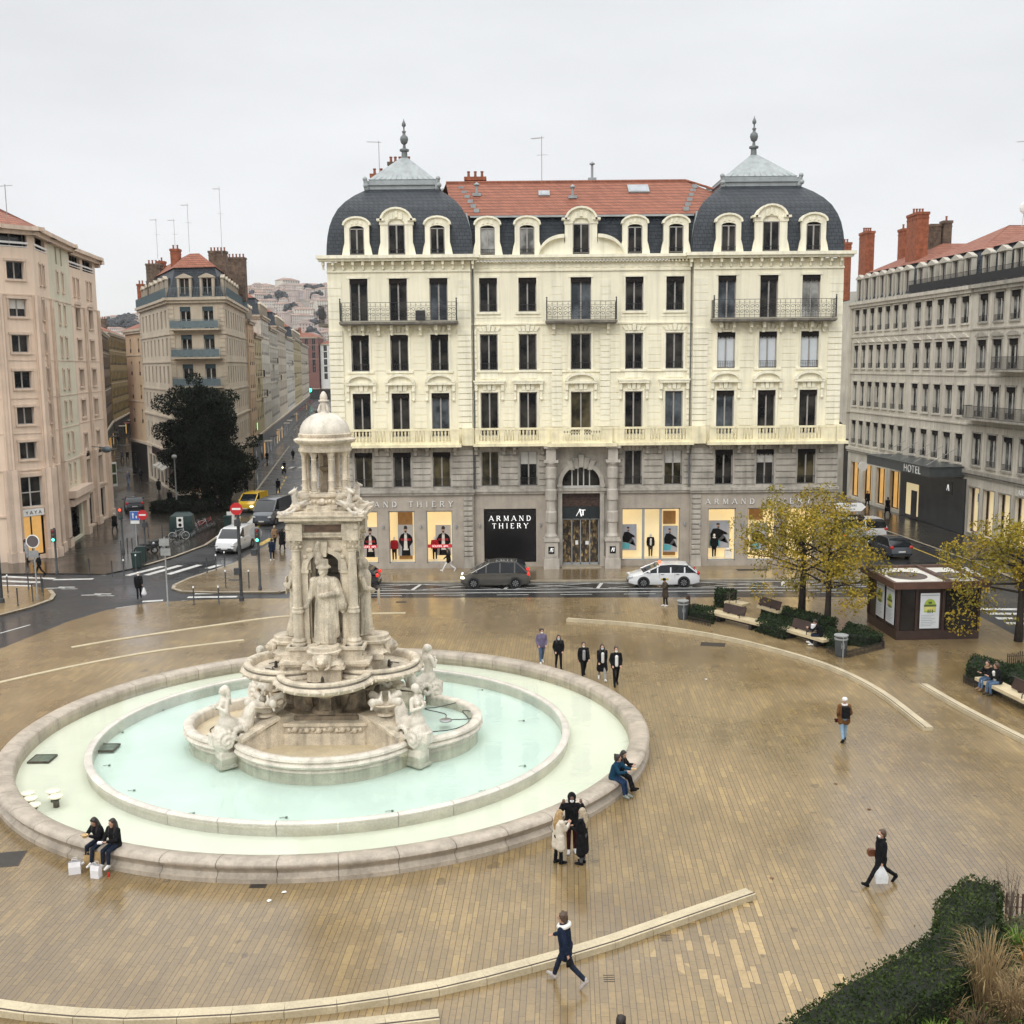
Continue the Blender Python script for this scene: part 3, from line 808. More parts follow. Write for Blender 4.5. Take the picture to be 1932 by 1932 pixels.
# ---------------------------------------------------------------- serif lettering
def _glyphs():
 A={}
 A['A']=[((.0,0),(.42,1),'n'),((.42,1),(.86,0),'w'),((.16,.33),(.68,.33),'n')]
 A['R']=[((.12,0),(.12,1),'w'),((.12,.97),(.45,.97),'n'),((.45,.97),(.62,.88),'w'),((.62,.88),(.62,.62),'w'),((.62,.62),(.45,.5),'w'),((.45,.5),(.12,.5),'n'),((.4,.5),(.78,.02),'w')]
 A['M']=[((.12,0),(.12,1),'n'),((.12,1),(.5,.08),'w'),((.5,.08),(.88,1),'n'),((.88,0),(.88,1),'w')]
 A['N']=[((.12,0),(.12,1),'n'),((.12,1),(.78,.02),'w'),((.78,0),(.78,1),'n')]
 A['D']=[((.12,0),(.12,1),'w'),((.12,.97),(.42,.97),'n'),((.42,.97),(.68,.8),'w'),((.68,.8),(.76,.5),'w'),((.76,.5),(.68,.2),'w'),((.68,.2),(.42,.03),'w'),((.42,.03),(.12,.03),'n')]
 A['T']=[((.4,0),(.4,1),'w'),((.04,.97),(.76,.97),'n'),((.05,.97),(.05,.8),'n'),((.75,.97),(.75,.8),'n')]
 A['H']=[((.12,0),(.12,1),'w'),((.76,0),(.76,1),'w'),((.12,.52),(.76,.52),'n')]
 A['I']=[((.2,0),(.2,1),'w')]
 A['E']=[((.12,0),(.12,1),'w'),((.12,.97),(.62,.97),'n'),((.12,.53),(.5,.53),'n'),((.12,.03),(.66,.03),'n'),((.63,.97),(.63,.82),'n'),((.66,.03),(.66,.18),'n')]
 A['Y']=[((.05,1),(.4,.5),'w'),((.78,1),(.4,.5),'n'),((.4,0),(.4,.5),'w')]
 return A
GLY=_glyphs();ADV=dict(A=.9,R=.86,M=1.02,N=.92,D=.9,T=.82,H=.9,I=.42,E=.76,Y=.84)
ADV[' ']=.75
def serif_text(mb,txt,x,z,h,y0,y1,space=.3,wk=1.0):
 tot=sum((ADV[c]+space)*h for c in txt)-space*h;cx=x-tot/2;k=0
 for c in txt:
  for(p,q,w)in GLY.get(c,[]):
   k+=1
   t=(.085 if w=='w' else.04)*h*wk;P=Vector((cx+p[0]*h,z+p[1]*h));Q=Vector((cx+q[0]*h,z+q[1]*h));d=(Q-P).normalized();n_=Vector((-d.y,d.x))*t
   yy=y0-.0008*k
   mb.slab([tuple(P-n_),tuple(Q-n_),tuple(Q+n_),tuple(P+n_)],yy,y1)
   for E_ in(p,q):
    if E_[1]in(0,1)and abs(d.y)>.5 and not(c in 'M' and E_==(.5,.08)):
     ex=cx+E_[0]*h;ez=z+E_[1]*h;s_=.12*h;zz=(ez,ez+.045*h)if E_[1]==0 else(ez-.045*h,ez)
     mb.box(ex-s_,ex+s_,yy-.0006,y1,*zz)
  cx+=(ADV[c]+space)*h
def text_mesh(txt,size,T,name,m,parent,ext=.01,align='CENTER',space=1.0):
 cu=bpy.data.curves.new(name,'FONT');cu.body=txt;cu.size=size;cu.extrude=ext;cu.align_x=align;cu.space_character=space
 o=bpy.data.objects.new(name,cu);COL.objects.link(o)
 me=bpy.data.meshes.new_from_object(o.evaluated_get(bpy.context.evaluated_depsgraph_get()))
 bpy.data.objects.remove(o);bpy.data.curves.remove(cu)
 me.name=name;me.materials.clear();me.materials.append(m)
 r=bpy.data.objects.new(name,me);COL.objects.link(r);_kid(parent,r);r.matrix_local=T
 return r
UP=Matrix.Rotation(R(90),4,'X')
# ================================================================ the cream corner building with two slate domes
MX,MY,MW=-12.5,73.86,35.35
mb_=empty('corner_building',(MX,MY,0),0,'long cream stone building with two slate domes and lit clothes shop at street level','building')
PV=[(0,9.8),(25.1,35.35)]
colsL=[2.13,4.83,7.60];colsC=[11.0,13.7,17.39,21.07,23.88];colsR=[27.39,30.27,33.16]
allc=colsL+colsC+colsR
def isP(x):return x<9.8 or x>25.1
PR=.35
def yoff(x):return-PR if isP(x)else 0.0
wc=MB();ws=MB();tc_=MB();ts=MB();qc=wc;qs=ws
F1,F2,F3,MZ=(9.35,3.03),(13.91,2.48),(17.32,2.88),(5.80,2.46)
def widths(x):return 1.42 if x==17.39 else 1.24
segs=[(0,9.8,-PR),(9.8,25.1,0),(25.1,35.35,-PR)]
for(a,c,y)in segs:
 cs=[x for x in allc if a<x<c]
 up=[]
 for x in cs:
  w=widths(x)
  up+=[(x-w/2,x+w/2,F1[0],F1[0]+F1[1]),(x-w/2,x+w/2,F2[0],F2[0]+F2[1])]
  up.append((x-w/2,x+w/2,F3[0],F3[0]+F3[1])if(isP(x)or x==17.39)else(x-w/2,x+w/2,17.9,20.2))
 wc.T=TR();wall(wc,c,8.75,21.3,up,.3,a,y)
 low=[(x-.62,x+.62,MZ[0],MZ[0]+MZ[1])for x in cs if x!=17.39]
 if a==9.8:low.append((17.39-1.34,17.39+1.34,.05,7.2))
 wall(ws,c,5.3,8.75,[o for o in low if o[2]>5]+([(17.39-1.34,17.39+1.34,5.3,7.2)]if a==9.8 else[]),.3,a,y)
for xx,sgn in((0,1),(35.35,-1)):
 wc.quad((xx,-PR,8.75),(xx,14,8.75),(xx,14,21.3),(xx,-PR,21.3));ws.quad((xx,-PR,0),(xx,14,0),(xx,14,8.75),(xx,-PR,8.75))
wc.quad((0,14,0),(35.35,14,0),(35.35,14,21.3),(0,14,21.3))
for xx in(9.8,25.1):wc.quad((xx,-PR,8.75),(xx,0,8.75),(xx,0,21.3),(xx,-PR,21.3));ws.quad((xx,-PR,0),(xx,0,0),(xx,0,8.75),(xx,-PR,8.75))
OLG=glassmat('olive_room_glass',(.020,.018,.010),.05,(.12,.10,.055));BLG=glassmat('sky_toned_glass',(.03,.036,.042),.05,(.14,.16,.18))  # second glass has a pale sky tone put into its colour, not reflected
seedr=random.Random(3)
def W4(x,z):return Matrix.Translation((x,yoff(x),z))
for x in allc:
 c=(x==17.39);P=isP(x);w=widths(x);R3=x>25.1
 gk=seedr.choice([GLASS,GLASS,OLG,BLG]);gk2=seedr.choice([GLASS,GLASS,OLG]);bl_=(.62,FRAMEW)if x in(13.7,23.88,30.27)else None
 win(('f1',w,P,gk.name),mb_,W4(x,F1[0]),w=w,h=F1[1],gl=gk,val=.32 if P else 0,transom=0)
 if R3:win('f2r',mb_,W4(x,F2[0]),w=w,h=F2[1],val=.34,rail=.5,gl=mat('bright_blind',(.62,.66,.70),.5,.05,2),lab='tall window of the right pavilion with closed white curtains')
 else:win(('f2',w,P),mb_,W4(x,F2[0]),w=w,h=F2[1],val=.34 if P else 0,rail=.5)
 if P or c:win(('f3',w,x),mb_,W4(x,F3[0]),w=w,h=F3[1],val=.34,gl=GLASSC if x==33.16 else BLG if x in(7.60,17.39,27.39)else GLASS)
 else:win('f3c',mb_,W4(x,17.9),w=w,h=2.3,val=.34,rail=.5)
 if not c:win(('mz',P,gk2.name,bl_ is None),mb_,W4(x,MZ[0]),gl=gk2,blind=bl_,w=1.24,h=MZ[1],val=.32 if P else 0,rail=.6)
def arcp(cx,z,hw,hh,n=9):return[(cx-hw*cos(pi*k/n),z+hh*sin(pi*k/n))for k in range(n+1)]
for x in allc:
 y=yoff(x);w=widths(x);P=isP(x);c=x==17.39;B=tc_
 for(z,h)in(F1,F2):
  for sx in(-1,1):B.box(x+sx*(w/2+.07)-.07,x+sx*(w/2+.07)+.07,y-.06,y,z,z+h)
  B.box(x-w/2-.14,x+w/2+.14,y-.075,y,z+h,z+h+.16)
 z=F2[0];B.box(x-w/2-.3,x+w/2+.3,y-.12,y,z-.14,z)
 for k in(-2,-1,0,1,2):B.slab([(x+k*.26-.1,16.56),(x+k*.26+.1,16.56),(x+k*.34+.13,17.0-abs(k)*.08),(x+k*.34-.13,17.0-abs(k)*.08)],y-.13-.03*(k==0),y)
 zt=12.95
 B.box(x-w/2-.42,x+w/2+.42,y-.32,y,zt,zt+.16)
 for sx in(-1,1):
  B.box(x+sx*(w/2+.3)-.1,x+sx*(w/2+.3)+.1,y-.24,y,zt-.45,zt);B.box(x+sx*(w/2+.3)-.08,x+sx*(w/2+.3)+.08,y-.12,y,zt-1.0,zt-.45)
  B.ball((x+sx*(w/2+.3),y-.1,zt-1.05),.11,8,5)
 for k in(-1,0,1):B.slab([(x+k*.3-.12,zt-.42),(x+k*.3+.12,zt-.42),(x+k*.34+.14,zt),(x+k*.34-.14,zt)],y-.12-.05*(k==0),y)
 if P or c:
  hw=w/2+.42
  out_=arcp(x,zt+.16,hw,.62);inn=arcp(x,zt+.16,hw-.2,.44)
  for k in range(len(out_)-1):B.slab([inn[k],out_[k],out_[k+1],inn[k+1]][::-1],y-.36,y)
  B.slab(arcp(x,zt+.16,hw-.2,.44),y-.12,y)
 else:
  B.box(x-w/2-.48,x+w/2+.48,y-.36,y,zt+.16,zt+.26);B.box(x-.62,x+.62,y-.06,y,13.32,13.7)
 if not(P or c):
  for sx in(-1,1):B.box(x+sx*(w/2+.07)-.07,x+sx*(w/2+.07)+.07,y-.06,y,17.9,20.2)
  B.box(x-w/2-.14,x+w/2+.14,y-.075,y,20.2,20.32);B.box(x-w/2-.2,x+w/2+.2,y-.1,y,17.74,17.9)
  B.box(x-.95,x+.95,y-.03,y,17.5,17.58);
 else:
  B.box(x-w/2-.14,x+w/2+.14,y-.06,y,20.2,20.34)
def quoins(B,x0,x1,y,z0,z1,pitch=.42,d=.07,gap=.055):
 z=z0
 while z+pitch<=z1+.01:B.box(x0,x1,y-d,y,z,z+pitch-gap);z+=pitch
edges=[(0,.95,-PR),(8.85,9.8,-PR),(9.85,10.15,0),(25.1,26.1,-PR),(34.4,35.35,-PR),(15.35,16.05,0),(18.72,19.42,0),(24.75,25.08,0)]
for a,c,y in edges:quoins(tc_,a,c,y,9.95,17.0,.4,.09)
for a,c,y in edges:
 if c-a>.4:quoins(tc_,a,c,y,17.5,20.6,.52,.03)
for(a,c,y)in segs:
 cs=[a]+[x for x in allc if a<x<c]+[c]
 for i in range(len(cs)-1):
  l=cs[i]+(.95 if i else 1.0 if y else.35);r=cs[i+1]-(.95 if i<len(cs)-2 else 1.0 if y else.35)
  if r-l<.3:continue
  for z0,z1 in((9.95,12.4),(13.95,16.5)):
   z=z0
   while z<z1:qc.box(l,r,y-.035,y,z,z+.40);z+=.47
 cs=[a]+[x for x in allc if a<x<c and x!=17.39]+[c]
 for i in range(len(cs)-1):
  l=cs[i]+(.72 if i else 0.0);r=cs[i+1]-(.72 if i<len(cs)-2 else 0.0)
  parts=[(l,r)]
  if l<17.39<r:parts=[(l,15.3),(19.45,r)]
  for(l,r)in parts:
   if r-l<.2:continue
   z=5.85
   while z<8.2:qs.box(l,r,y-.09,y,z,z+.36);z+=.44
for x in allc:
 if x==17.39:continue
 y=yoff(x)
 for sx in(-1,1):ts.box(x+sx*.70-.07,x+sx*.70+.07,y-.05,y,5.78,8.3);
 for k in(-2,-1,0,1,2):ts.slab([(x+k*.28-.12,8.28),(x+k*.28+.12,8.28),(x+k*.32+.15,8.72),(x+k*.32-.15,8.72)],y-.1-.05*(k==0),y)
 for sx in(-1,1):
  bx=x+sx*.98;ts.box(bx-.13,bx+.13,y-.55,y,8.42,8.75);ts.box(bx-.11,bx+.11,y-.3,y,8.05,8.42);ts.ball((bx,y-.42,8.42),.13,8,5)
for(a,c,y)in segs:
 ts.box(a-.1,c+.1,y-.28,y,5.42,5.60);ts.box(a-.05,c+.05,y-.18,y,5.25,5.42)
 tc_.box(a,c,y-.12,y,17.02,17.12)if not y else None
 tc_.box(a,c,y-.1,y,13.74,13.8)if not y else None
 tc_.box(a-.02,c+.02,y-.1,y,20.62,20.74)
 tc_.box(a-.62,c+.62,y-.72,y,21.5,21.72)if y else tc_.box(a+.02,c-.02,y-.55,y,21.5,21.70)
 tc_.box(a-.5,c+.5,y-.55,y,21.34,21.5)if y else tc_.box(a+.02,c-.02,y-.4,y,21.36,21.5)
 if y:
  k=a-.3
  while k<c+.3:tc_.box(k,k+.16,y-.42,y,21.08,21.34);tc_.box(k+.02,k+.14,y-.2,y,20.8,21.08);k+=.68
 else:
  k=a+.1
  while k<c:tc_.box(k,k+.12,y-.28,y,21.2,21.34);k+=.24
  k=a+.5;j=0
  while k<c-.5:
   (tc_.box(k-.22,k+.22,y-.04,y,20.86,21.08)if j%2 else tc_.lathe([(.14,0),(.14,.04),(.1,.05)],8))if j%2 else tc_.box(k-.12,k+.12,y-.05,y,20.84,21.1)
   k+=.62;j+=1
bz0,bz1=8.75,9.94
bal=MB();slab=MB();BY=-1.05
def balustrade(x0,x1,yf,groups):
 bal.box(x0,x1,yf,yf+.22,bz1-.14,bz1);bal.box(x0,x1,yf,yf+.22,bz0+.12,bz0+.30)
 prev=x0
 for(g0,g1)in groups+[(x1,x1)]:
  if g0>prev:bal.box(prev,g0,yf+.02,yf+.2,bz0+.30,bz1-.14)
  prev=g1
  if g1>g0:
   n=max(2,int((g1-g0)/.215))
   for i in range(n):
    xx=g0+(g1-g0)*(i+.5)/n
    bal.lathe([(.05,bz0+.3),(.075,bz0+.42),(.045,bz0+.62),(.06,bz0+.66),(.045,bz0+.7),(.075,bz0+.9),(.05,bz1-.14)],6,(xx,yf+.11))
for(a,c,yf)in((.2,8.9,-PR-.9),(10.0,15.3,-.9),(19.5,25.0,-.9),(26.2,34.9,-PR-.9)):
 cs=[x for x in allc if a<x<c];gr=[]
 for i,x in enumerate(cs):
  gr.append((x-.72,x+.72))
  if i<len(cs)-1:m_=(x+cs[i+1])/2;gr.append((m_-.35,m_+.35))
 balustrade(a,c,yf,gr);slab.box(a-.15,c+.15,yf-.14,0,bz0-.08,bz0+.12)
slab.box(15.0,19.8,-1.3,0,bz0-.12,bz0+.12)
bal.box(15.3,19.5,-1.1,-.88,bz1-.14,bz1);bal.box(15.3,19.5,-1.1,-.88,bz0+.12,bz0+.28)
for x0,x1 in((15.3,16.1),(17.25,17.55),(18.7,19.5)):bal.box(x0,x1,-1.08,-.9,bz0+.28,bz1-.14)
for x0,x1 in((16.1,17.25),(17.55,18.7)):
 n=6
 for i in range(n):
  xx=x0+(x1-x0)*(i+.5)/n;bal.box(xx-.03,xx+.03,-1.05,-.93,bz0+.28,bz1-.2);bal.slab(arcp(xx,bz1-.36,.09,.12,5),-1.05,-.93)
bal.box(9.1,9.9,-.95,-.35,bz0,bz1);bal.box(25.0,26.0,-.95,-.35,bz0,bz1)
bal.box(34.95,35.6,-1.2,.4,bz0+.12,bz1-.0);slab.box(34.9,35.75,-1.35,.5,bz0-.08,bz0+.12)
bal.build('balustrade',BALU,mb_);slab.build('balcony_slab',BALU,mb_)
wc.build('wall',CREAM,mb_);tc_.build('stone_trim',CREAM2,mb_);ts.build('lower_trim',STONE,mb_)
def iron_balcony(x0,x1,y,z,side=0):
 s_=MB();s_.box(x0-.08,x1+.08,y-.95,y,z-.2,z-.04);s_.box(x0-.02,x1+.02,y-.88,y,z-.28,z-.2)
 o=s_.build('balcony',STONED,mb_)
 c=MB();nb=max(2,round((x1-x0)/1.9))
 for i in range(nb):
  for sx in((-.14,.14)if nb>2 else(.14,)):
   bx=x0+(x1-x0)*(i+.5)/nb+sx*3.2 if nb>2 else x0+.5+(x1-x0-1)*i
   c.box(bx-.1,bx+.1,y-.55,y,z-.62,z-.28);c.box(bx-.085,bx+.085,y-.25,y,z-.95,z-.62)
 c.build('console',CREAM2,o)
 r=MB();yy=y-.86
 for zz,t in((z,.03),(z+1.22,.03),(z+.98,.018),(z+.2,.018)):r.box(x0,x1,yy-.015,yy+.015,zz,zz+t)
 for xe in(x0,x1):r.box(xe-.04,xe+.04,yy-.04,yy+.04,z,z+1.4);r.ball((xe,yy,z+1.47),.06,6,5);r.box(xe-.012,xe+.012,yy,y,z+1.2,z+1.23);r.box(xe-.012,xe+.012,yy,y,z,z+.03)
 for xe in(x0,x1):
  k=yy
  while k<y:r.box(xe-.008,xe+.008,k-.008,k+.008,z,z+1.22);k+=.14
 n=int((x1-x0)/.34)
 for i in range(n+1):
  xx=x0+(x1-x0)*i/n;r.box(xx-.009,xx+.009,yy-.009,yy+.009,z,z+1.22)
  r.box(xx-.05,xx+.05,yy-.006,yy+.006,z+1.08,z+1.1)
  if i<n:
   xm=xx+(x1-x0)/n/2;q=(x1-x0)/n*.44
   for k_ in range(2):
    s0=1 if i%2 else-1;cz=z+.42+k_*.34
    pts=[(xm+q*s0*(1-a_/22)*cos(a_*.42),yy,cz+q*.95*(1-a_/22)*sin(a_*.42))for a_ in range(0,17)]
    r.tube(pts,.014,4,False)
 r.build('balcony_rail',IRON,o)
iron_balcony(.95,8.85,-PR,17.3);iron_balcony(26.35,34.65,-PR,17.3);iron_balcony(15.0,19.75,0,17.3)
t=MB();t.box(6.05,6.7,-PR-.75,-PR-.35,17.35,18.0);t.build('air_conditioner',mat('dark_grey_unit',(.05,.05,.052),.5),mb_)
s_=MB();s_.box(-.95,0,1.0,3.4,17.05,17.25);o=s_.build('balcony',STONED,mb_);r=MB()
for k in range(14):r.box(-.9,-.88,1.05+k*.17,1.07+k*.17,17.25,18.5)
r.box(-.92,-.88,1.0,3.4,18.45,18.5);r.box(-.92,0,1.0,1.04,18.45,18.5);
for k in range(6):r.box(-.9+k*.16,-.88+k*.16,1.0,1.02,17.25,18.5)
r.build('balcony_rail',IRON,o)
p=MB()
p.tube([(9.93,-.12,5.7),(9.93,-.12,8.4)],.06,6);p.tube([(9.95,-.1,9.9),(9.95,-.1,21.3)],.06,6);p.tube([(24.98,-.1,5.7),(24.98,-.1,21.3)],.06,6)
p.build('rain_pipe',mat('lead_pipe',(.14,.145,.15),.5,.2,3),mb_)
# ---------------------------------------------------------------- roofs
prof=[(0,21.74),(.03,22.4),(.09,23.0),(.22,23.7),(.42,24.3),(.75,24.95),(1.2,25.5),(1.75,25.98),(2.3,26.35),(2.7,26.6)]
def dome(x0,x1,y0,y1,nm):
 b=MB();rings=[]
 for d,z in prof:rings.append([(x0+d,y0+d,z),(x1-d,y0+d,z),(x1-d,y1-d,z),(x0+d,y1-d,z)])
 b.loft(rings);o=b.build('slate_dome',SLATE,mb_,True,40)
 d=2.45;a,c,e,f=x0+d,x1-d,y0+d,y1-d
 z=MB()
 for(g,h0,h1)in((.0,26.5,26.78),(.12,26.78,26.86),(-.05,26.86,27.1),(-.16,27.1,27.2)):
  z.box(a+.18-g-.1,c-.18+g+.1,e+.18-g-.1,f-.18+g+.1,h0,h1)
 px,py=(a+c)/2,(e+f)/2;zt=29.05
 z.loft([[(a+.2,e+.2,27.2),(c-.2,e+.2,27.2),(c-.2,f-.2,27.2),(a+.2,f-.2,27.2)],[(px-.25,py-.25,zt),(px+.25,py-.25,zt),(px+.25,py+.25,zt),(px-.25,py+.25,zt)]])
 for k in range(1,12):
  u=k/12.0
  for(A,B)in(((a+.2,e+.2),(c-.2,e+.2)),((c-.2,e+.2),(c-.2,f-.2)),((a+.2,f-.2),(a+.2,e+.2))):
   x_,y_=A[0]+(B[0]-A[0])*u,A[1]+(B[1]-A[1])*u;v=1-abs(2*u-1)
   z.tube([(x_,y_,27.22),(x_+(px-x_)*v*.9*(1 if A[1]==B[1]else 1),y_+(py-y_)*v*.9,27.22+(zt-27.2)*v*.9)],.025,4)
 for(X_,Y_)in((a,e),(c,e),(a,f),(c,f)):
  z.cap((X_+.1*(1 if X_==a else-1),Y_+.1,26.55),(X_,Y_,27.25),.2,.13,8);z.ball((X_,Y_,27.2),.17,8,6);z.ball((X_+.05,Y_,26.75),.19,8,6)
 zo=z.build('zinc_cap',ZINC,mb_)
 fi=MB();fi.lathe([(.3,zt-.15),(.22,zt+.1),(.2,zt+.45),(.34,zt+.5),(.34,zt+.62),(.12,zt+.7),(.09,zt+.95),(.22,zt+1.05),(.3,zt+1.3),(.26,zt+1.5),(.12,zt+1.62),(.1,zt+1.75),(.16,zt+1.85),(.06,zt+1.95),(.05,zt+2.15),(.15,zt+2.25),(.14,zt+2.4),(.04,zt+2.6),(.01,zt+2.75)],10,(px,py))
 fi.build('finial',mat('lead_finial',(.16,.18,.18),.5,.2,3),zo,True,50)
dome(0,10.0,-PR,9.7,'a');dome(24.95,35.35,-PR,9.9,'b')
b=MB();b.quad((9.8,.12,21.7),(25.2,.12,21.7),(25.2,.75,24.35),(9.8,.75,24.35));b.build('mansard',SLATE,mb_)
b=MB();b.quad((8.6,.55,24.42),(26.6,.55,24.42),(25.4,5.6,27.45),(7.9,5.6,27.45));b.quad((25.4,5.6,27.45),(26.6,.55,24.42),(30,5.5,25.6),(30,10,25.6));b.quad((7.9,5.6,27.45),(25.4,5.6,27.45),(30,13,23),(5,13,23));
b.build('tiled_roof',TILE,mb_)
b=MB();b.tube([(7.9,5.6,27.5),(25.4,5.6,27.5)],.09,6);b.tube([(25.4,5.6,27.5),(29,5.2,26.3)],.09,6);b.build('ridge_tiles',TILE,mb_)
b=MB();b.box(9.8,25.2,.5,.62,24.3,24.42);
for k in range(6):
 b.box(10.05-k*.24,10.42-k*.24,1.0+k*.75,1.6+k*.75,24.72+k*.42,24.98+k*.42);b.box(24.55+k*.24,24.92+k*.24,1.0+k*.75,1.6+k*.75,24.72+k*.42,24.98+k*.42)
b.tube([(9.93,.0,21.8),(9.85,.2,23.2),(9.55,.55,24.6)],.07,5);b.tube([(25.0,.0,21.8),(25.08,.2,23.2),(25.4,.55,24.6)],.07,5)
b.build('flashing',ZINC,mb_)
def rooflight(x,y,w,l):
 z=24.42+(y-.55)*.6;T=TR(x,y,z+.06,rx=atan2(.6,1));f=MB(T);f.box(-w/2,w/2,-l/2,l/2,-.05,.06);o=f.build('roof_light',ZINC,mb_)
 g=MB(T);g.box(-w/2+.12,w/2-.12,-l/2+.1,l/2-.1,.062,.07);g.build('pane',mat('skylight_glass',(.30,.33,.36),.1),o)
rooflight(15.0,3.7,.8,.8);rooflight(21.8,4.3,1.5,1.3)
def vent(x,y,h=.7):
 z=24.42+(y-.55)*.6;f=MB();f.box(x-.3,x+.3,y-.2,y+.3,z-.05,z+.15);f.tube([(x,y,z),(x,y,z+h)],.09,8);f.lathe([(.02,z+h+.22),(.2,z+h+.08),(.2,z+h)],8,(x,y));f.build('roof_vent',ZINC,mb_)
vent(10.2,3.6);vent(17.0,3.1);vent(18.6,5.9,1.1)
chimney(mb_,10.0,7.2,26,28.1,1.5,.8,BRICK,3);chimney(mb_,2.6,8.5,24,28.6,1.0,.9,BRICK,2);chimney(mb_,4.2,9.3,24,29.6,1.7,.9,BRICKD,5)
antenna(mb_,14.9,5.6,27.3,3.4,2.6);antenna(mb_,2.75,8.2,28.4,2.6,pi)
def attic(x,wide=False,arch=True,gl=GLASS):
 y=yoff(x)-.18;w=1.15 if wide else 1.0;d=MB();h=1.78
 hw=(w/2+.52)if wide else(w/2+.34)
 for sx in(-1,1):
  d.box(min(x+sx*w/2,x+sx*hw),max(x+sx*w/2,x+sx*hw),y,y+.5,21.72,23.75)
  d.slab([(x+sx*hw,21.72),(x+sx*(hw+.2),21.72),(x+sx*(hw+.1),22.25),(x+sx*hw,22.6)][::sx],y+.02,y+.5)
 if wide:
  d.box(x-hw-.06,x-w/2-.0,y-.06,y+.5,23.75,24.05);d.box(x+w/2,x+hw+.06,y-.06,y+.5,23.75,24.05)
  o1=arcp(x,24.0,hw-.12,.78,10);i1=arcp(x,23.75,w/2,.4,10)
  for k in range(10):d.slab([i1[k],o1[k],o1[k+1],i1[k+1]][::-1],y-.02,y+.5)
  o2=arcp(x,24.02,hw+.02,.88,10)
  for k in range(10):d.slab([o1[k],o2[k],o2[k+1],o1[k+1]][::-1],y-.22,y+.5)
  d.box(x-hw-.22,x-hw+.3,y-.22,y+.5,24.0,24.14);d.box(x+hw-.3,x+hw+.22,y-.22,y+.5,24.0,24.14)
  d.slab(i1,y+.12,y+.4)
  for k in(-1,0,1):d.box(x+k*.34-.09,x+k*.34+.09,y-.1,y,24.1+.12*(k==0),24.5+.14*(k==0))
  top=23.75
 else:
  o1=arcp(x,23.72,hw+.0,.48,8);i1=arcp(x,23.5,w/2,.2,8)
  for k in range(8):d.slab([i1[k],o1[k],o1[k+1],i1[k+1]][::-1],y-.01,y+.5)
  o2=arcp(x,23.76,hw+.12,.56,8)
  for k in range(8):d.slab([o1[k],o2[k],o2[k+1],o1[k+1]][::-1],y-.16,y+.5)
  for k in(-1,0,1):d.box(x+k*.3-.07,x+k*.3+.07,y-.06,y,23.78+.05*(k==0),24.02+.05*(k==0))
  top=23.5
 o=d.build('dormer',CREAM2,mb_)
 c=MB();c.box(x-hw,x+hw,y+.5,y+2.2,21.8,24.0);c.build('cheek',SLATE,o)
 win(('att',wide,gl.name),o,Matrix.Translation((x,y,21.8)),w=w,h=top-21.8+.02,gl=gl,rail=.32,depth=.13)
for x in colsL+colsR:attic(x,x in(4.83,30.27))
for x in colsC:attic(x,x==17.39,gl=GLASSC if x<15 else GLASS)
for sx in(-1,1):
 d=MB();P_=[(17.39+sx*(1.15+1.75*sin(k*.165)),23.05-1.3*(1-cos(k*.165)))for k in range(10)]
 for k in range(9):d.slab(([P_[k],P_[k+1],(P_[k+1][0],P_[k+1][1]-.24),(P_[k][0],P_[k][1]-.24)])[::-sx],-.5,.3)
 d.slab(([(17.39+sx*1.15,21.72)]+[(p[0],p[1]-.2)for p in P_ if p[1]>22.0]+[(17.39+sx*2.7,21.72)])[::-sx],-.15,.3)
 d.build('broken_pediment',CREAM2,mb_)
# ---------------------------------------------------------------- street level shop
INT=mat('lit_shop_wall',(.78,.66,.40),.7,.06,1,emit=(1.0,.80,.46),es=.40)  # shop lighting put into the display walls as their own glow
INTF=mat('shop_floor',(.55,.48,.34),.5,.1,2,emit=(1.0,.85,.55),es=.25)  # floor carries the same lighting as a weaker glow of its own
WOODP=mat('wood_panel',(.22,.11,.035),.5,.25,3,emit=(.8,.4,.1),es=.10)  # wood given a faint glow of its own for the shop lighting
MULL=mat('shop_mullion',(.32,.34,.36),.4,.1,3)
gw=ws;gw.mi=1;groups=[(-PR,0,9.8,[(1.15,3.0),(3.78,5.62),(6.45,8.28)]),(0,9.8,15.2,[(10.55,14.15)]),(0,19.6,25.1,[(20.3,24.42)]),(-PR,25.1,35.35,[(26.35,28.3),(29.15,31.1),(31.9,33.85)])]
for y,a,c,ops in groups:
 wall(gw,c,.0,5.3,[(o[0],o[1],.38,4.12)for o in ops],.35,a,y)
 for o in ops:
  if a==9.8:continue
  x0,x1=o;zf=.38;d_=1.5;inn=MB();fl=MB();mm=MB()
  inn.quad((x0,y+d_,zf),(x1,y+d_,zf),(x1,y+d_,4.12),(x0,y+d_,4.12));inn.quad((x0,y+.35,zf),(x0,y+d_,zf),(x0,y+d_,4.12),(x0,y+.35,4.12));inn.quad((x1,y+d_,zf),(x1,y+.35,zf),(x1,y+.35,4.12),(x1,y+d_,4.12))
  inn.quad((x0,y+d_,4.12),(x1,y+d_,4.12),(x1,y+.35,4.12),(x0,y+.35,4.12));fl.quad((x0,y+.3,zf),(x1,y+.3,zf),(x1,y+d_,zf),(x0,y+d_,zf))
  yy=y+.12
  for x in(x0,x1-.06):mm.box(x,x+.06,yy,yy+.06,.38,4.12)
  mm.box(x0,x1,yy,yy+.06,4.04,4.12);mm.box(x0,x1,yy,yy+.06,.38,.46)
  for k in range(5):xx=x0+(x1-x0)*(k+.5)/5;mm.box(xx-.04,xx+.04,yy+.2,yy+.3,4.0,4.12)
  if a==9.8+9.8:
   for x in(21.83,23.06):mm.box(x-.09,x+.09,.1,.2,.38,4.12)
  sw_=mm.build('shop_window',MULL,mb_);inn.build('display_back',INT,sw_);fl.build('display_floor',INTF,sw_)
ws.build('lower_wall',[STONE,STONE2],mb_)
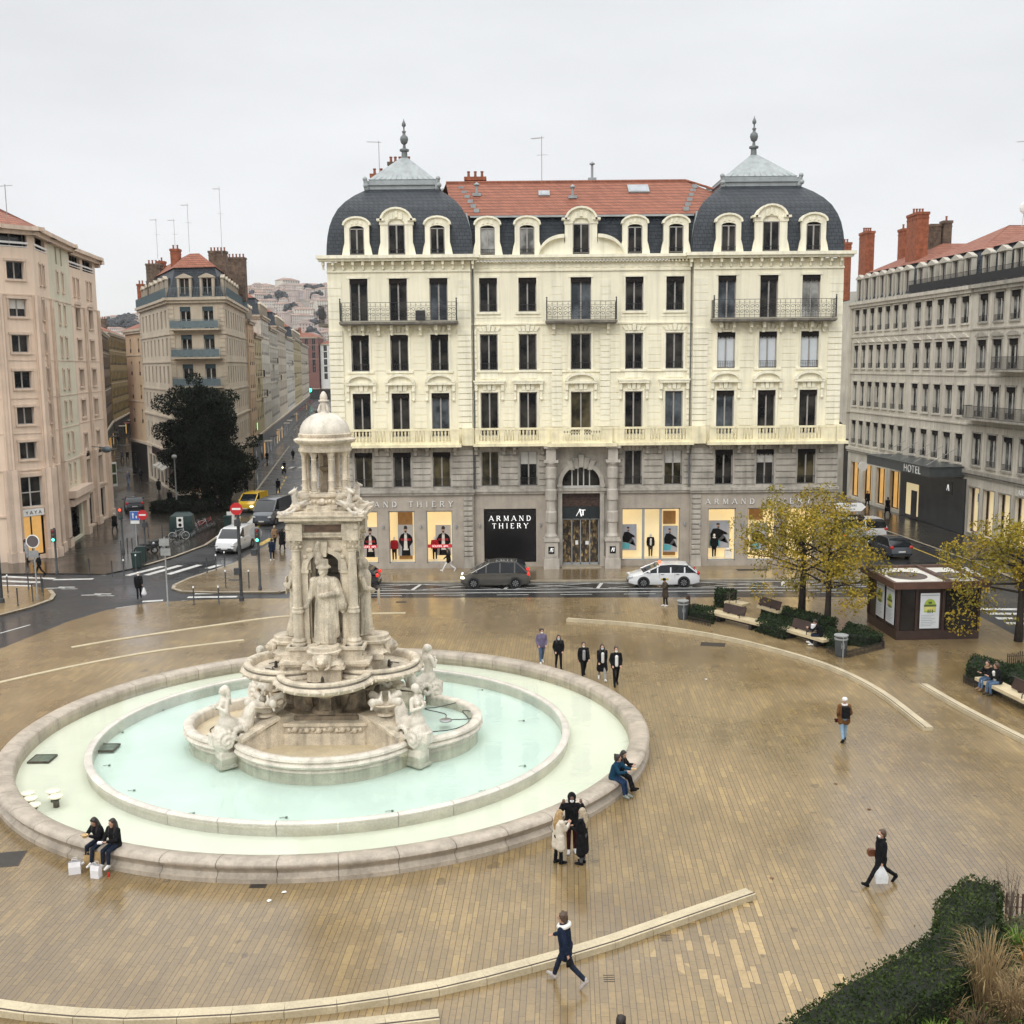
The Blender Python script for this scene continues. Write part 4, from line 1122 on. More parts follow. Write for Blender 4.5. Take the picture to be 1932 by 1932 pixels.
for x0,x1,y,z0,z1 in((4.3,5.35,-PR,2.75,3.9),(23.4,24.3,0,2.8,3.75),(29.5,30.5,-PR,3.1,4.0),(23.4,24.3,0,.5,.75),(4.35,5.3,-PR,.45,.7)):wp=MB();wp.box(x0,x1,y+1.2,y+1.3,z0,z1);wp.build('display_panel',WOODP,mb_)
bp_=MB();bp_.box(10.55,14.15,.08,.14,.38,4.12);bo=bp_.build('shop_sign_panel',BLACKP,mb_)
bf=MB()
for q in((10.5,10.55),(14.15,14.2)):bf.box(q[0],q[1],.0,.16,.33,4.17)
bf.box(10.55,14.15,.0,.16,4.12,4.17);bf.box(10.55,14.15,.0,.16,.33,.38);bf.build('frame',MULL,bo)
lt=MB();serif_text(lt,'ARMAND',12.36,3.30,.36,.05,.09,.56,.8);serif_text(lt,'THIERY',12.36,2.76,.36,.05,.09,.50,.8);lt.build('lettering',LETTER,bo)
for cx,y,who in((4.95,-PR,1),(30.15,-PR,2)):
 lt=MB();serif_text(lt,'ARMAND THIERY',cx-.3,4.42,.38,y-.07,y-.02,.72,.8);lt.build('shop_lettering',WHITEP,mb_)
for x,y in((3.4,-PR),(6.05,-PR),(8.55,-PR),(10.2,0),(14.5,0),(20.0,0),(24.75,0),(25.75,-PR),(28.75,-PR),(31.5,-PR)):
 l=MB();l.lathe([(.03,2.9),(.07,2.92),(.07,3.12),(.03,3.14)],8,(x,y-.12));l.box(x-.03,x+.03,y-.1,y,2.98,3.06);l.build('wall_lamp',MULL,mb_)
for a,c,y in((9.05,9.78,-PR),(25.14,25.85,-PR),(34.5,35.35,-PR),(0,.6,-PR)):
 pr=MB();z=.85
 while z<5.1:pr.loft([[(a+.02,y,z),(c-.02,y,z),(c-.02,y,z+.33),(a+.02,y,z+.33)],[(a+.06,y-.12,z+.05),(c-.06,y-.12,z+.05),(c-.06,y-.12,z+.28),(a+.06,y-.12,z+.28)]]);z+=.36
 pr.box(a-.02,c+.02,y-.13,y,0,.82);pr.build('rusticated_pier',STONE,mb_)
en=MB();ex=17.39;hw=1.34
wall(en,19.6,0,5.3,[(ex-hw,ex+hw,0,5.3)],.5,15.2,-.02)
en.build('entrance_wall',STONE,mb_)
ar=MB();zc_=5.95
I_=[(ex-hw*cos(pi*k/12),zc_+hw*.93*sin(pi*k/12))for k in range(13)]
for k in range(12):ar.slab([I_[k],(I_[k][0],7.3),(I_[k+1][0],7.3),I_[k+1]][::-1],-.03,.45)
O_=[(ex-(hw+.3)*cos(pi*k/12),zc_+(hw*.93+.3)*sin(pi*k/12))for k in range(13)]
for k in range(12):ar.slab([I_[k],O_[k],O_[k+1],I_[k+1]][::-1],-.16,.1)
for k in(-2,-1,0,1,2):ar.slab([(ex+k*.3-.15,7.1-abs(k)*.1),(ex+k*.3+.15,7.1-abs(k)*.1),(ex+k*.42+.2,8.0-abs(k)*.22),(ex+k*.42-.2,8.0-abs(k)*.22)],-.2-.1*(k==0),0)
for sx in(-1,1):ar.box(min(ex+sx*hw,ex+sx*(hw+.3)),max(ex+sx*hw,ex+sx*(hw+.3)),-.16,.1,0,zc_);ar.box(min(ex+sx*(hw-.02),ex+sx*(hw+.36)),max(ex+sx*(hw-.02),ex+sx*(hw+.36)),-.22,.12,5.7,5.9)
ar.box(ex-2.0,ex+2.0,-.08,0,8.15,8.62)
ar.build('entrance_arch',STONE,mb_)
fan=MB();fan.box(ex-hw,ex+hw,.3,.34,5.68,7.3);fo=fan.build('fan_light',GLASS,mb_)
ff=MB()
for k in(-.62,-.2,.2,.62):ff.box(ex+k-.04,ex+k+.04,.22,.3,5.75,7.1)
ff.box(ex-hw,ex+hw,.18,.3,5.55,5.75);ff.build('frame',FRAMEW,fo)
dn=MB();dn.box(ex-hw,ex+hw,.35,.45,4.2,5.55);dn.box(ex-hw,ex+hw,.3,.36,4.75,4.85);dn.build('carved_lintel',mat('brown_carved_wood',(.07,.035,.025),.5,.4,5,bump=.6,bscale=9),mb_)
dn=MB();dn.box(ex-hw,ex+hw,.24,.3,3.4,4.25);so=dn.build('door_sign',mat('dark_green_sign',(.012,.02,.022),.4,.2,2),mb_)
dt=MB()
dt.slab([(ex-.34,3.58),(ex-.30,3.58),(ex-.05,4.02),(ex-.10,4.02)],.2,.238);dt.slab([(ex-.13,4.08),(ex-.02,4.08),(ex+.09,3.56),(ex+.0,3.56)],.199,.238);dt.box(ex+.0,ex+.33,.2,.238,3.98,4.03);dt.box(ex+.12,ex+.2,.2,.238,3.62,3.98);dt.build('emblem',LETTER,so)
il=MB();il.quad((ex-hw,1.6,0),(ex+hw,1.6,0),(ex+hw,1.6,3.5),(ex-hw,1.6,3.5));il.quad((ex-hw,.45,0),(ex-hw,1.6,0),(ex-hw,1.6,3.5),(ex-hw,.45,3.5));il.quad((ex+hw,1.6,0),(ex+hw,.45,0),(ex+hw,.45,3.5),(ex+hw,1.6,3.5));il.quad((ex-hw,.45,3.5),(ex+hw,.45,3.5),(ex+hw,1.6,3.5),(ex-hw,1.6,3.5))
m,t_,b_,nn,M_,MIX,NOISE,RNG=nodes_of('shop_interior',.8)
tc=nn('ShaderNodeTexCoord');mpn=nn('ShaderNodeMapping');mpn.inputs['Scale'].default_value=(3,3,1.6);t_.links.new(tc.outputs['Object'],mpn.inputs[0])
vn=nn('ShaderNodeTexVoronoi');vn.inputs['Scale'].default_value=1.6;t_.links.new(mpn.outputs[0],vn.inputs['Vector'])
cc=MIX(RNG(NOISE(mpn.outputs[0],1.6,4),.46,.62,0,1),(.025,.02,.018),(.42,.29,.12));cc=MIX(RNG(vn.outputs['Distance'],.1,.5,0,.8),cc,(.03,.024,.02))
t_.links.new(cc,b_.inputs['Base Color']);t_.links.new(cc,b_.inputs['Emission Color']);b_.inputs['Emission Strength'].default_value=.55  # lit interior put in as a glow over the mottled colour
SHOPINT=m
il.build('shop_interior',SHOPINT,mb_)
dr=MB();
for x in(ex-hw,ex-.04,ex+hw-.08,ex-.66,ex+.62):dr.box(x,x+.06,.34,.40,.05,3.4)
dr.box(ex-hw,ex+hw,.34,.40,.05,.2);dr.box(ex-hw,ex+hw,.34,.4,3.3,3.4);do=dr.build('glass_door',MULL,mb_)
ntc=MB();ntc.box(ex-.38,ex-.18,.32,.335,1.5,1.8);ntc.box(ex+.34,ex+.58,.32,.335,1.5,1.75);ntc.build('paper_notice',WHITEP,do)
co=[]
for sx in(-1,1):
 x=ex+sx*2.12+(-.02 if sx<0 else 0.05);y=-.62;c=MB()
 c.box(x-.55,x+.55,y-.5,.0,0,.7);c.box(x-.46,x+.46,y-.42,0,.7,1.95);c.box(x-.56,x+.56,y-.52,0,1.95,2.1);c.box(x-.5,x+.5,y-.46,0,2.1,2.2)
 c.box(x-.34,x+.34,y-.445,y-.42,.85,1.8)
 pf=[(.44,2.2),(.46,2.32),(.38,2.42),(.34,2.5)]
 z=2.5
 for k in range(6):
  fl_=k%2==1;r_=.40 if fl_ else.33;pf+=[(r_,z+.03),(r_,z+.72)];z+=.78
 pf+=[(.33,7.2),(.36,7.3),(.45,7.42),(.45,7.5)]
 c.lathe(pf,18,(x,y));c.box(x-.5,x+.5,y-.46,0,7.5,7.68);c.box(x-.34,x+.34,y-.3,0,7.68,8.55);c.box(x-.5,x+.5,y-.5,0,8.5,8.66)
 o=c.build('entrance_column',mat('pale_stone',(.50,.46,.40),.65,.15,1.3,streak=.25,bump=.15),mb_,True,35)
 pl=MB();pl.box(x-.22,x+.2,y-.475,y-.447,1.1,1.6);po=pl.build('plaque',BLACKP,o)
 e_=MB();e_.slab([(x-.13,1.22),(x-.1,1.22),(x+.0,1.5),(x-.04,1.5)],y-.482,y-.476);e_.slab([(x-.05,1.5),(x+.01,1.5),(x+.06,1.22),(x+.02,1.22)],y-.4815,y-.476);e_.box(x+.02,x+.15,y-.482,y-.476,1.46,1.49);e_.box(x+.08,x+.11,y-.482,y-.476,1.25,1.46);e_.build('emblem',LETTER,po)
st=MB();st.box(ex-1.4,ex+1.4,-.9,.4,0,.06);st.build('door_step',mat('door_step_stone',(.42,.36,.27),.4,.2,2),mb_)
# ================================================================ the marble fountain
FX,FY,SQ=-6.9,38.95,.94
ft=empty('fountain',(FX,FY,0),0,'large round marble fountain with a columned canopy, statues, sirens and tiered basins','fountain')
RIMM=mat('rim_stone',(.47,.405,.325),.42,.2,1.1,streak=.25,fine=.10,bump=.12)
RIMD=mat('rim_mortar',(.2,.165,.13),.7)
RIM2=mat('pale_rim_stone',(.66,.62,.55),.35,.14,1.2,fine=.10)
POOL1=mat('cream_pool_floor',(.80,.82,.72),.7,.05,.35)
POOL2=mat('mint_pool_floor',(.745,.845,.775),.7,.07,.3)
BEIGE=mat('beige_basin_floor',(.62,.52,.35),.6,.14,1.0,fine=.1)
GRIME=mat('dark_metal',(.05,.045,.035),.5,.3,5)
def water_mat(name,tint,fres=1.33):
 m,t,b,nn,M,MIX,NOISE,RNG=nodes_of(name)
 t.nodes.remove(b);o=[x for x in t.nodes if x.type=='OUTPUT_MATERIAL'][0]
 tr=nn('ShaderNodeBsdfTransparent');tr.inputs[0].default_value=(*tint,1);gl=nn('ShaderNodeBsdfGlossy');gl.inputs[1].default_value=.04
 fr=nn('ShaderNodeFresnel');fr.inputs[0].default_value=fres;ms=nn('ShaderNodeMixShader')
 tc=nn('ShaderNodeTexCoord');bp=nn('ShaderNodeBump');bp.inputs['Strength'].default_value=.12;bp.inputs['Distance'].default_value=.03
 t.links.new(NOISE(tc.outputs['Object'],2.2,3),bp.inputs['Height']);t.links.new(bp.outputs[0],gl.inputs['Normal'])
 t.links.new(fr.outputs[0],ms.inputs[0]);t.links.new(tr.outputs[0],ms.inputs[1]);t.links.new(gl.outputs[0],ms.inputs[2]);t.links.new(ms.outputs[0],o.inputs[0])
 return m
WAT1=water_mat('shallow_water',(.97,.99,.95));WAT2=water_mat('deeper_water',(.95,.99,.975))
def ring_stones(mb,prof,n,a0=0.0,a1=2*pi,gap=.003,seg=5,c=(0,0),sy=SQ):
 for k in range(n):
  s0=a0+(a1-a0)*k/n+gap;s1=a0+(a1-a0)*(k+1)/n-gap
  mb.lathe(prof,seg,c,s0,s1,1,sy)
rim=MB();rp=[(11.9,-.1),(12.02,-.1),(12.02,.13),(11.93,.16),(11.86,.24),(11.88,.33),(11.98,.40),(12.03,.48),(12.0,.56),(11.88,.61),(11.62,.61),(11.36,.56),(11.30,.50),(11.28,-.05)]
ring_stones(rim,rp,44,.02,2*pi+.02,.0007);rim.build('outer_rim',RIMM,ft,True,50,True)
j=MB();j.lathe([(11.97,-.1),(11.97,.12),(11.84,.2),(11.84,.3),(11.95,.45),(11.9,.57),(11.6,.58),(11.32,.5),(11.31,-.05)],96,sy=SQ);j.build('rim_core',RIMD,ft,True,50)
j=MB();j.lathe([(11.4,.06),(8.9,.05)],96,sy=SQ);j.build('outer_pool_floor',POOL1,ft)
j=MB();j.lathe([(9.0,.02),(3.0,.0),(.1,0)],96,sy=SQ);j.build('inner_pool_floor',POOL2,ft)
r2=MB();rp2=[(8.98,.0),(8.97,.36),(9.02,.40),(9.03,.46),(8.98,.50),(8.84,.51),(8.76,.48),(8.75,.42),(8.76,.0)]
ring_stones(r2,rp2,30,.06,2*pi+.06,.001);r2.build('inner_rim',RIM2,ft,True,50,True)
def waterdisc(name,z,r0,r1,m,label=None):
 w=MB(TR(FX,FY,0));w.lathe([(r1,z),(r0,z)],96,sy=SQ)
 if r0<.2:pass
 o=w.build('water',m,None,True);tag(o,kind='structure')
waterdisc('w',.36,9.05,11.3,WAT1);waterdisc('w',.43,2.9,8.74,WAT2)
for k in range(4):
 LC,LR,th=((1.2,3.6,1.02),(2.6,3.05,1.28))[k%2]
 a=k*pi/2-pi/2;cx,cy=LC*cos(a),LC*sin(a)
 lb=MB();pf=[(LR-.14,.0),(LR-.14,.46),(LR-.2,.52),(LR-.12,.56),(LR+.02,.62),(LR+.06,.70),(LR+.02,.77),(LR-.05,.80),(LR-.02,.83),(LR+.04,.87),(LR+.02,.95),(LR-.1,1.0),(LR-.3,.98),(LR-.36,.92),(LR-.36,.5)]
 prof_=pf
 rings=[];nS=40
 for i in range(nS+1):
  t=a-th+2*th*i/nS
  rings.append([(cx+r*cos(t),(cy+r*sin(t))*SQ,z)for r,z in prof_])
 lb.loft(rings,True,False)
 o=lb.build('lobed_basin_rim',MARBLE_W,ft,True,45)
 fl=MB();pts=[(cx+(LR-.3)*cos(a-th+2*th*i/24),(cy+(LR-.3)*sin(a-th+2*th*i/24))*SQ,.58)for i in range(25)]+[(0,0,.58)]
 fl.poly(pts);fl.build('basin_floor',BEIGE if k in(0,3)else POOL2,o)
 if k in(1,2):
  w=MB(TR(FX,FY,.30));w.poly(pts);tag(w.build('water',WAT2),kind='structure')
def fcable(pts,z,r=.02):
 c=MB();P=smooth_path([Vector((p[0],p[1]))for p in pts],5);c.tube([(p.x,p.y,z+.006*(i%2))for i,p in enumerate(P)],r,5);return c
def spotlight(x,y,z,r,lab):
 s=MB();s.lathe([(.001,z+.12),(r*.8,z+.12),(r,z+.1),(r,z+.06),(r*.5,z+.03),(r*.2,z)],16,(x,y));o=s.build('pool_lamp',mat('steel',(.42,.42,.42),.25,.1,3,metal=.8),None,True,40);tag(o,lab,'lamp','round lamps in the fountain basins')
spotlight(FX-.05,FY-3.85,.6,.27,'round steel lamp lying in the dry front basin of the fountain');spotlight(FX-2.2,FY-3.35,.6,.13,'small dark lamp at the left end of the dry front basin');spotlight(FX+4.3,FY-.3,.8,.24,'round steel lamp under water in the right lobe');spotlight(FX+4.7,FY+1.8,.8,.15,'small lamp under water at the back of the right lobe')
o=fcable([(4.5,-.3),(5.2,-.2),(5.5,.4),(4.9,.7),(5.2,-.5),(4.6,-1.4),(3.4,-1.7)],.9).build('cable',GRIME,ft)
fcable([(4.7,1.8),(3.9,1.2),(3.4,1.0),(4.2,.4),(4.3,-.1)],.9).build('cable',GRIME,ft)
fcable([(-4.4,.6),(-4.7,-.3),(-4.3,-.9),(-3.8,-1.2)],.6).build('cable',GRIME,ft);fcable([(-5.2,-1.2),(-4.0,-.9),(-3.2,-1.2)],.62).build('cable',GRIME,ft)
def pooln(u,v,z):x,y=G(u,v,z);return x,y
for i,(u,v)in enumerate(((52,1495),(57,1505),(63,1517),(100,1491),(105,1501))):
 x,y=pooln(u,v,.45);p=empty('water_jet',(x,y,0),0,('pale disc-topped water nozzle, farthest left of the group of three','pale disc-topped water nozzle, middle one of the group of three','pale disc-topped water nozzle, nearest one of the group of three','pale disc-topped water nozzle, farther of the pair','pale disc-topped water nozzle, nearer of the pair')[i],'nozzle','disc nozzles at the left side of the basin')
 t=MB();t.lathe([(.001,.47),(.18,.465),(.23,.44),(.23,.40),(.05,.39)],14);t.build('disc',mat('cream_plastic',(.78,.74,.56),.4,.05,3),p,True,40);t=MB();t.lathe([(.15,.39),(.15,.33),(.1,.3),(.1,.06)],8);t.build('stem',GRIME,p)
GRT=mat('pool_grate',(.24,.29,.25),.6,.3,5)
for(u,v,l)in((80,1432,'square grate lying in the outer water at the left'),(201,1411,'square grate lying in the inner water by the ring wall')):
 x,y=pooln(u,v,.1);g=empty('pool_grate',(x,y,0),0,l,'grate');t=MB();
 for k in range(7):t.box(-.36,.36,-.3+k*.1-.035,-.3+k*.1+.035,.07,.12)
 t.build('bars',GRT,g);t=MB();t.box(-.4,.4,-.38,-.33,.07,.14);t.box(-.4,.4,.33,.38,.07,.14);t.box(-.4,-.36,-.33,.33,.07,.14);t.box(.36,.4,-.33,.33,.07,.14);t.build('frame',GRIME,g)
for i,(u,v)in enumerate(((231,1380),(206,1442),(253,1489),(365,1532),(540,1540),(740,1528),(915,1490),(990,1443),(1050-62,1358),(985-75,1300),(308,1338),(425,1302))):
 x,y=pooln(u,v,.1);t=MB();t.tube([(x-.22,y,.05),(x-.1,y+.05,.05),(x,y,.05)],.010,5);t.box(x-.03,x+.04,y-.03,y+.03,.04,.09)
 o=t.build('pool_fitting',GRT);tag(o,'small dark underwater fitting with a short cable on the pool floor','fitting','dark fittings on the floor of the mint pool')
# ---- stepped platform under the tower
def octa(hx,hy,ch):return[(-hx+ch,-hy),(hx-ch,-hy),(hx,-hy+ch),(hx,hy-ch),(hx-ch,hy),(-hx+ch,hy),(-hx,hy-ch),(-hx,-hy+ch)]
pf=MB();pf.prism(octa(2.05,2.05,.6),.5,1.02);pf.prism(octa(2.0,2.0,.58),1.02,1.3);pf.prism(octa(2.08,2.08,.6),1.3,1.42)
for sx in(-1,1):
 for sy in(-1,1):
  a=Vector((sx,sy*.92)).normalized();q=Vector((-a.y,a.x))*.42
  P0,P1=a*1.7,a*4.1
  def rg(P,z,w=1.0):return[(P.x-q.x*w,P.y-q.y*w,.0),(P.x+q.x*w,P.y+q.y*w,.0),(P.x+q.x*w,P.y+q.y*w,z),(P.x-q.x*w,P.y-q.y*w,z)]
  pf.loft([rg(P0,1.62),rg(a*2.6,1.62),rg(a*2.75,1.45),rg(P1,1.1,.8)])
  pf.loft([[(p[0]*1.0,p[1]*1.0,p[2]+0)for p in rg(a*2.6,1.70,1.2)][2:]+[(p[0],p[1],1.6)for p in rg(a*2.6,1.5,1.2)][:2][::1],[(p[0],p[1],p[2])for p in rg(P1,1.2,1.0)][2:]+[(p[0],p[1],1.08)for p in rg(P1,1.1,1.0)][:2]])
pf.build('platform',MARBLE,ft)
fr_=MB()
rf=random.Random(5)
for k in range(4):
 for i in range(13):
  t=-1.3+2.6*i/12;c=(t,-2.03,1.16+.03*sin(i*2.1));c=(c[0]*cos(k*pi/2)-c[1]*sin(k*pi/2),c[0]*sin(k*pi/2)+c[1]*cos(k*pi/2),c[2])
  fr_.ball(c,.09+.03*(i%2),7,5)
  if i%2:fr_.cap((c[0]-.12*cos(k*pi/2),c[1]-.12*sin(k*pi/2),c[2]-.06),(c[0]+.12*cos(k*pi/2),c[1]+.12*sin(k*pi/2),c[2]+.06),.05,.03,6)
fr_.build('shell_frieze',MARBLE,ft,True)
us=MB();us.prism(octa(1.75,1.75,.62),1.42,1.58);us.prism(octa(1.68,1.68,.6),1.58,1.66);us.prism(octa(1.35,1.35,.5),1.66,2.7);us.prism(octa(1.5,1.5,.55),2.3,2.38);us.prism(octa(1.5,1.5,.5),2.62,2.76)
for k in range(4):
 a=k*pi/2;T=TR(rz=a);us.T=T
 us.lathe([(.62,1.66),(.6,1.8),(.42,1.9),(.36,2.2),(.5,2.4),(.5,2.5)],12,(1.25,0));us.box(1.0,1.8,-.22,.22,1.7,2.5)
 for sx in(-1,1):us.cap((1.55,sx*.75,2.55),(1.35,sx*.6,1.85),.2,.13,8);us.ball((1.62,sx*.8,2.6),.22,8,6)
us.T=None
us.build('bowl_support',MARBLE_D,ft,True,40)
for k in range(4):
 a=k*pi/2-pi/2;bx,by=1.6*cos(a),1.6*sin(a)
 bw=MB();pr_=[(.3,2.3),(.5,2.45),(.9,2.6),(1.5,2.74),(1.72,2.82),(1.83,2.9),(1.86,2.98),(1.82,3.05),(1.70,3.09),(1.70,3.13),(1.74,3.17),(1.73,3.24),(1.62,3.27),(1.50,3.25),(1.44,3.18),(1.42,2.98),(1.1,2.94),(.2,2.92)]
 bw.lathe(pr_,44,(bx,by));o=bw.build('upper_bowl',MARBLE,ft,True,45)
 gr=MB();gr.lathe([(1.715,3.085),(1.735,3.105),(1.735,3.125),(1.715,3.14)],44,(bx,by));gr.build('dark_groove',STONED,o)
 bs=MB()
 for i in range(22):t=2*pi*i/22;bs.ball((bx+1.84*cos(t),by+1.84*sin(t),2.92),.06,6,4)
 bs.build('boss',MARBLE,o,True)
 c=MB()
 ox=bx*1.35;oy=by*1.35;nx,ny=-sin(a),cos(a)
 for(s,e2)in((.2,.5),(-.25,.55)):
  P=smooth_path([Vector((ox,oy)),Vector((ox+nx*s+.1*cos(a),oy+ny*s+.1*sin(a))),Vector((ox+nx*s*2.2,oy+ny*s*2.2)),Vector((ox+nx*s*1.4+.35*cos(a),oy+ny*s*1.4+.35*sin(a)))],4);c.tube([(p.x,p.y,2.99)for p in P],.02,5)
 c.lathe([(.07,2.94),(.06,3.12),(.03,3.2)],8,(ox,oy));c.build('cable',GRIME,o)
pd=MB()
def cross(h,w,arm,aw):return[(-aw,-arm),(aw,-arm),(aw,-w),(w,-w),(w,-aw),(arm,-aw),(arm,aw),(w,aw),(w,w),(aw,w),(aw,arm),(-aw,arm),(-aw,w),(-w,w),(-w,aw),(-arm,aw),(-arm,-aw),(-w,-aw),(-w,-w),(-aw,-w)]
for(z0,z1,w,arm,aw)in((2.7,3.35,1.42,1.85,.62),(3.35,3.42,1.5,1.95,.68),(3.42,3.5,1.6,2.05,.78),(3.5,3.6,1.66,2.02,.74),(3.6,3.72,1.42,1.5,.5),(3.72,3.98,1.34,1.4,.5),(3.98,4.10,1.44,1.5,.5)):pd.prism(cross(0,w,arm,aw),z0,z1)
for k in range(4):
 T=TR(rz=k*pi/2);pd.T=T
 pd.lathe([(.62,3.55),(.66,3.6),(.6,3.68),(.5,3.74),(.5,3.9),(.62,3.98),(.64,4.06),(.56,4.1),(.56,4.22),(.001,4.22)],20,(0,-1.62))
pd.T=None
pd.build('tower_pedestal',MARBLE,ft,True,35)
for k in range(4):
 h=MB(TR(rz=k*pi/2));c=(0,-2.22,3.82)
 h.ball(c,.24,12,8,(1,.8,1));h.ball((0,-2.42,3.76),.13,10,6,(1.1,.9,.8));h.ball((0,-2.36,3.66),.10,8,6)
 for sx in(-1,1):
  h.ball((sx*.2,-2.15,3.98),.08,8,5);h.ball((sx*.09,-2.42,3.88),.05,6,5);h.cap((sx*.28,-2.1,3.9),(sx*.26,-2.2,3.55),.09,.06,8);h.cap((sx*.26,-2.2,3.55),(sx*.12,-2.28,3.48),.06,.04,8);h.cap((sx*.25,-2.0,3.95),(sx*.5,-1.9,4.0),.1,.08,8)
 blob(h,.03,'lion_mask',MARBLE,ft,1)
for sx in(-1,1):
 for sy in(-1,1):
  c=MB();pf_=[(.3,4.08),(.3,4.16),(.26,4.18),(.24,4.22),(.28,4.26),(.26,4.32),(.2,4.36),(.195,5.28),(.24,5.32),(.24,5.38),(.21,5.42),(.225,5.5),(.18,5.54),(.172,6.6),(.155,7.6),(.19,7.64),(.16,7.68),(.17,7.8),(.22,7.98),(.24,8.02)]
  c.lathe(pf_,18,(sx*1.02,sy*1.02));c.cbox(sx*1.02,sy*1.02,8.08,.56,.56,.1);c.cbox(sx*1.02,sy*1.02,4.06,.62,.62,.08)
  for k in range(8):a=k*pi/4+.39;c.ball((sx*1.02+.2*cos(a),sy*1.02+.2*sin(a),7.78),.06,6,4);c.ball((sx*1.02+.24*cos(a+.39),sy*1.02+.24*sin(a+.39),7.98),.06,6,4)
  c.build('corner_column',MARBLE,ft,True,40)
ni=MB()
for k in range(4):
 ni.T=TR(rz=k*pi/2)
 for sx in(-1,1):ni.box(sx*.74-.12,sx*.74+.12,-1.0,-.55,4.1,6.9);ni.box(sx*.74-.16,sx*.74+.16,-1.05,-.5,6.78,6.92);ni.box(sx*.74-.15,sx*.74+.15,-1.04,-.5,4.1,4.3)
 I2=[(-.62*cos(pi*q/12),6.92+.62*sin(pi*q/12))for q in range(13)];O2=[(-.84*cos(pi*q/12),6.92+.84*sin(pi*q/12))for q in range(13)]
 for q in range(12):
  ni.slab([I2[q],O2[q],O2[q+1],I2[q+1]][::-1],-1.06,-.5)
  ni.slab([O2[q],(max(-.9,min(.9,O2[q][0])),8.0),(max(-.9,min(.9,O2[q+1][0])),8.0),O2[q+1]][::-1],-.96,-.5)if abs(O2[q][0])<=.9 else None
 ni.slab([(-.1,7.4),(.1,7.4),(.15,7.95),(-.15,7.95)],-1.14,-.9)
 for sx in(-1,1):ni.ball((sx*.5,-1.05,7.66),.11,7,5,(1.5,.6,.8));ni.ball((sx*.68,-1.05,7.4),.09,7,5);ni.box(sx*.92-.06,sx*.92+.06,-.98,-.5,6.9,8.0)
 ni.box(-.62,.62,-.55,-.5,7.54,8.0)
ni.T=None
ni.build('niche_arch',MARBLE,ft)
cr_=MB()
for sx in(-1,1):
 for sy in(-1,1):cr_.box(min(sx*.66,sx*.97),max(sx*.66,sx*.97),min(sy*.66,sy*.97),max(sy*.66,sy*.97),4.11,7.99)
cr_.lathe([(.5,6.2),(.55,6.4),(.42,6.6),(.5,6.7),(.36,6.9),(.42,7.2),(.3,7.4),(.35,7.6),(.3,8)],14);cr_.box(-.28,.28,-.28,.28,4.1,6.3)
cr_.build('tower_core',mat('niche_shade_stone',(.17,.15,.12),.8,.4,2,streak=.3),ft)  # core stone coloured darker to put shade into the niches
en_=MB();en_.box(-.93,.93,-.93,.93,8.002,8.128)
for z0,z1,h in((8.13,8.24,1.16),(8.24,8.3,1.2),(8.3,8.62,1.12),(8.62,8.7,1.22),(8.7,8.78,1.34),(8.78,8.92,1.5),(8.92,8.98,1.56),(8.98,9.08,1.42)):en_.box(-h,h,-h,h,z0,z1)
for sx in(-1,1):
 for sy in(-1,1):en_.box(min(sx*.72,sx*1.3),max(sx*.72,sx*1.3),min(sy*.72,sy*1.3),max(sy*.72,sy*1.3),8.13,8.66);en_.ball((sx*1.22,sy*1.22,8.5),.14,8,5)
k=-1.2
while k<1.21:
 for q in range(4):en_.T=TR(rz=q*pi/2);en_.box(k-.04,k+.04,-1.29,-1.2,8.7,8.77)
 k+=.16
en_.T=None
en_.build('entablature',MARBLE,ft)
for k in range(4):
 t=MB(TR(rz=k*pi/2));t.box(-.66,.66,-1.150,-1.1,8.33,8.58);o=t.build('name_tablet',mat('brown_marble',(.14,.09,.06),.35,.3,4),ft)
dm=MB();dm.lathe([(1.2,9.08),(1.2,9.16),(1.1,9.18),(1.0,9.25),(.96,9.5),(1.0,9.54),(1.06,9.6),(1.06,9.68),(.001,9.68)],36)
for k in range(4):
 dm.T=TR(rz=k*pi/2+pi/4)
 dm.box(.8,1.35,-.12,.12,9.1,9.5);dm.cap((1.0,-.13,9.55),(1.0,.13,9.55),.17,.17,12);dm.cap((1.4,-.11,9.22),(1.4,.11,9.22),.13,.13,12)
 dm.T=TR(rz=k*pi/2);dm.box(-.55,.55,-1.16,-.9,9.16,9.28)
 for i in range(7):dm.ball((-.42+i*.14,-1.02,9.4+.04*(i%2)),.07,6,4)
 dm.ball((0,-1.05,9.42),.13,8,5)
dm.T=None
dm.build('drum',MARBLE,ft,True,40)
for k in range(8):
 a=k*pi/4+pi/8;x,y=.80*cos(a),.80*sin(a);c=MB()
 c.lathe([(.16,9.68),(.16,9.72),(.12,9.76),(.13,9.8),(.105,9.84),(.1,10.12),(.12,10.15),(.1,10.18),(.092,10.9),(.11,10.93),(.09,10.96),(.11,11.05),(.15,11.16),(.15,11.2)],12,(x,y))
 c.build('canopy_column',MARBLE,ft,True,40)
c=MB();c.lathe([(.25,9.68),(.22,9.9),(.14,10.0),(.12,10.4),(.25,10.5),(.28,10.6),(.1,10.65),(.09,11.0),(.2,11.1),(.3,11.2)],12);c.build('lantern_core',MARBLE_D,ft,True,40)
dd=MB();dd.lathe([(.3,11.2),(.98,11.2),(.98,11.3),(.94,11.32),(.94,11.44),(1.0,11.48),(1.1,11.54),(1.14,11.6),(1.14,11.64),(1.0,11.7),(.94,11.72),(.94,11.76),(.97,11.8),(.97,11.84),(.92,11.86)],40)
for k in range(44):a=2*pi*k/44;dd.cbox(.955*cos(a),.955*sin(a),11.78,.045,.045,.05)
dd.build('canopy_ring',MARBLE,ft,True,40)
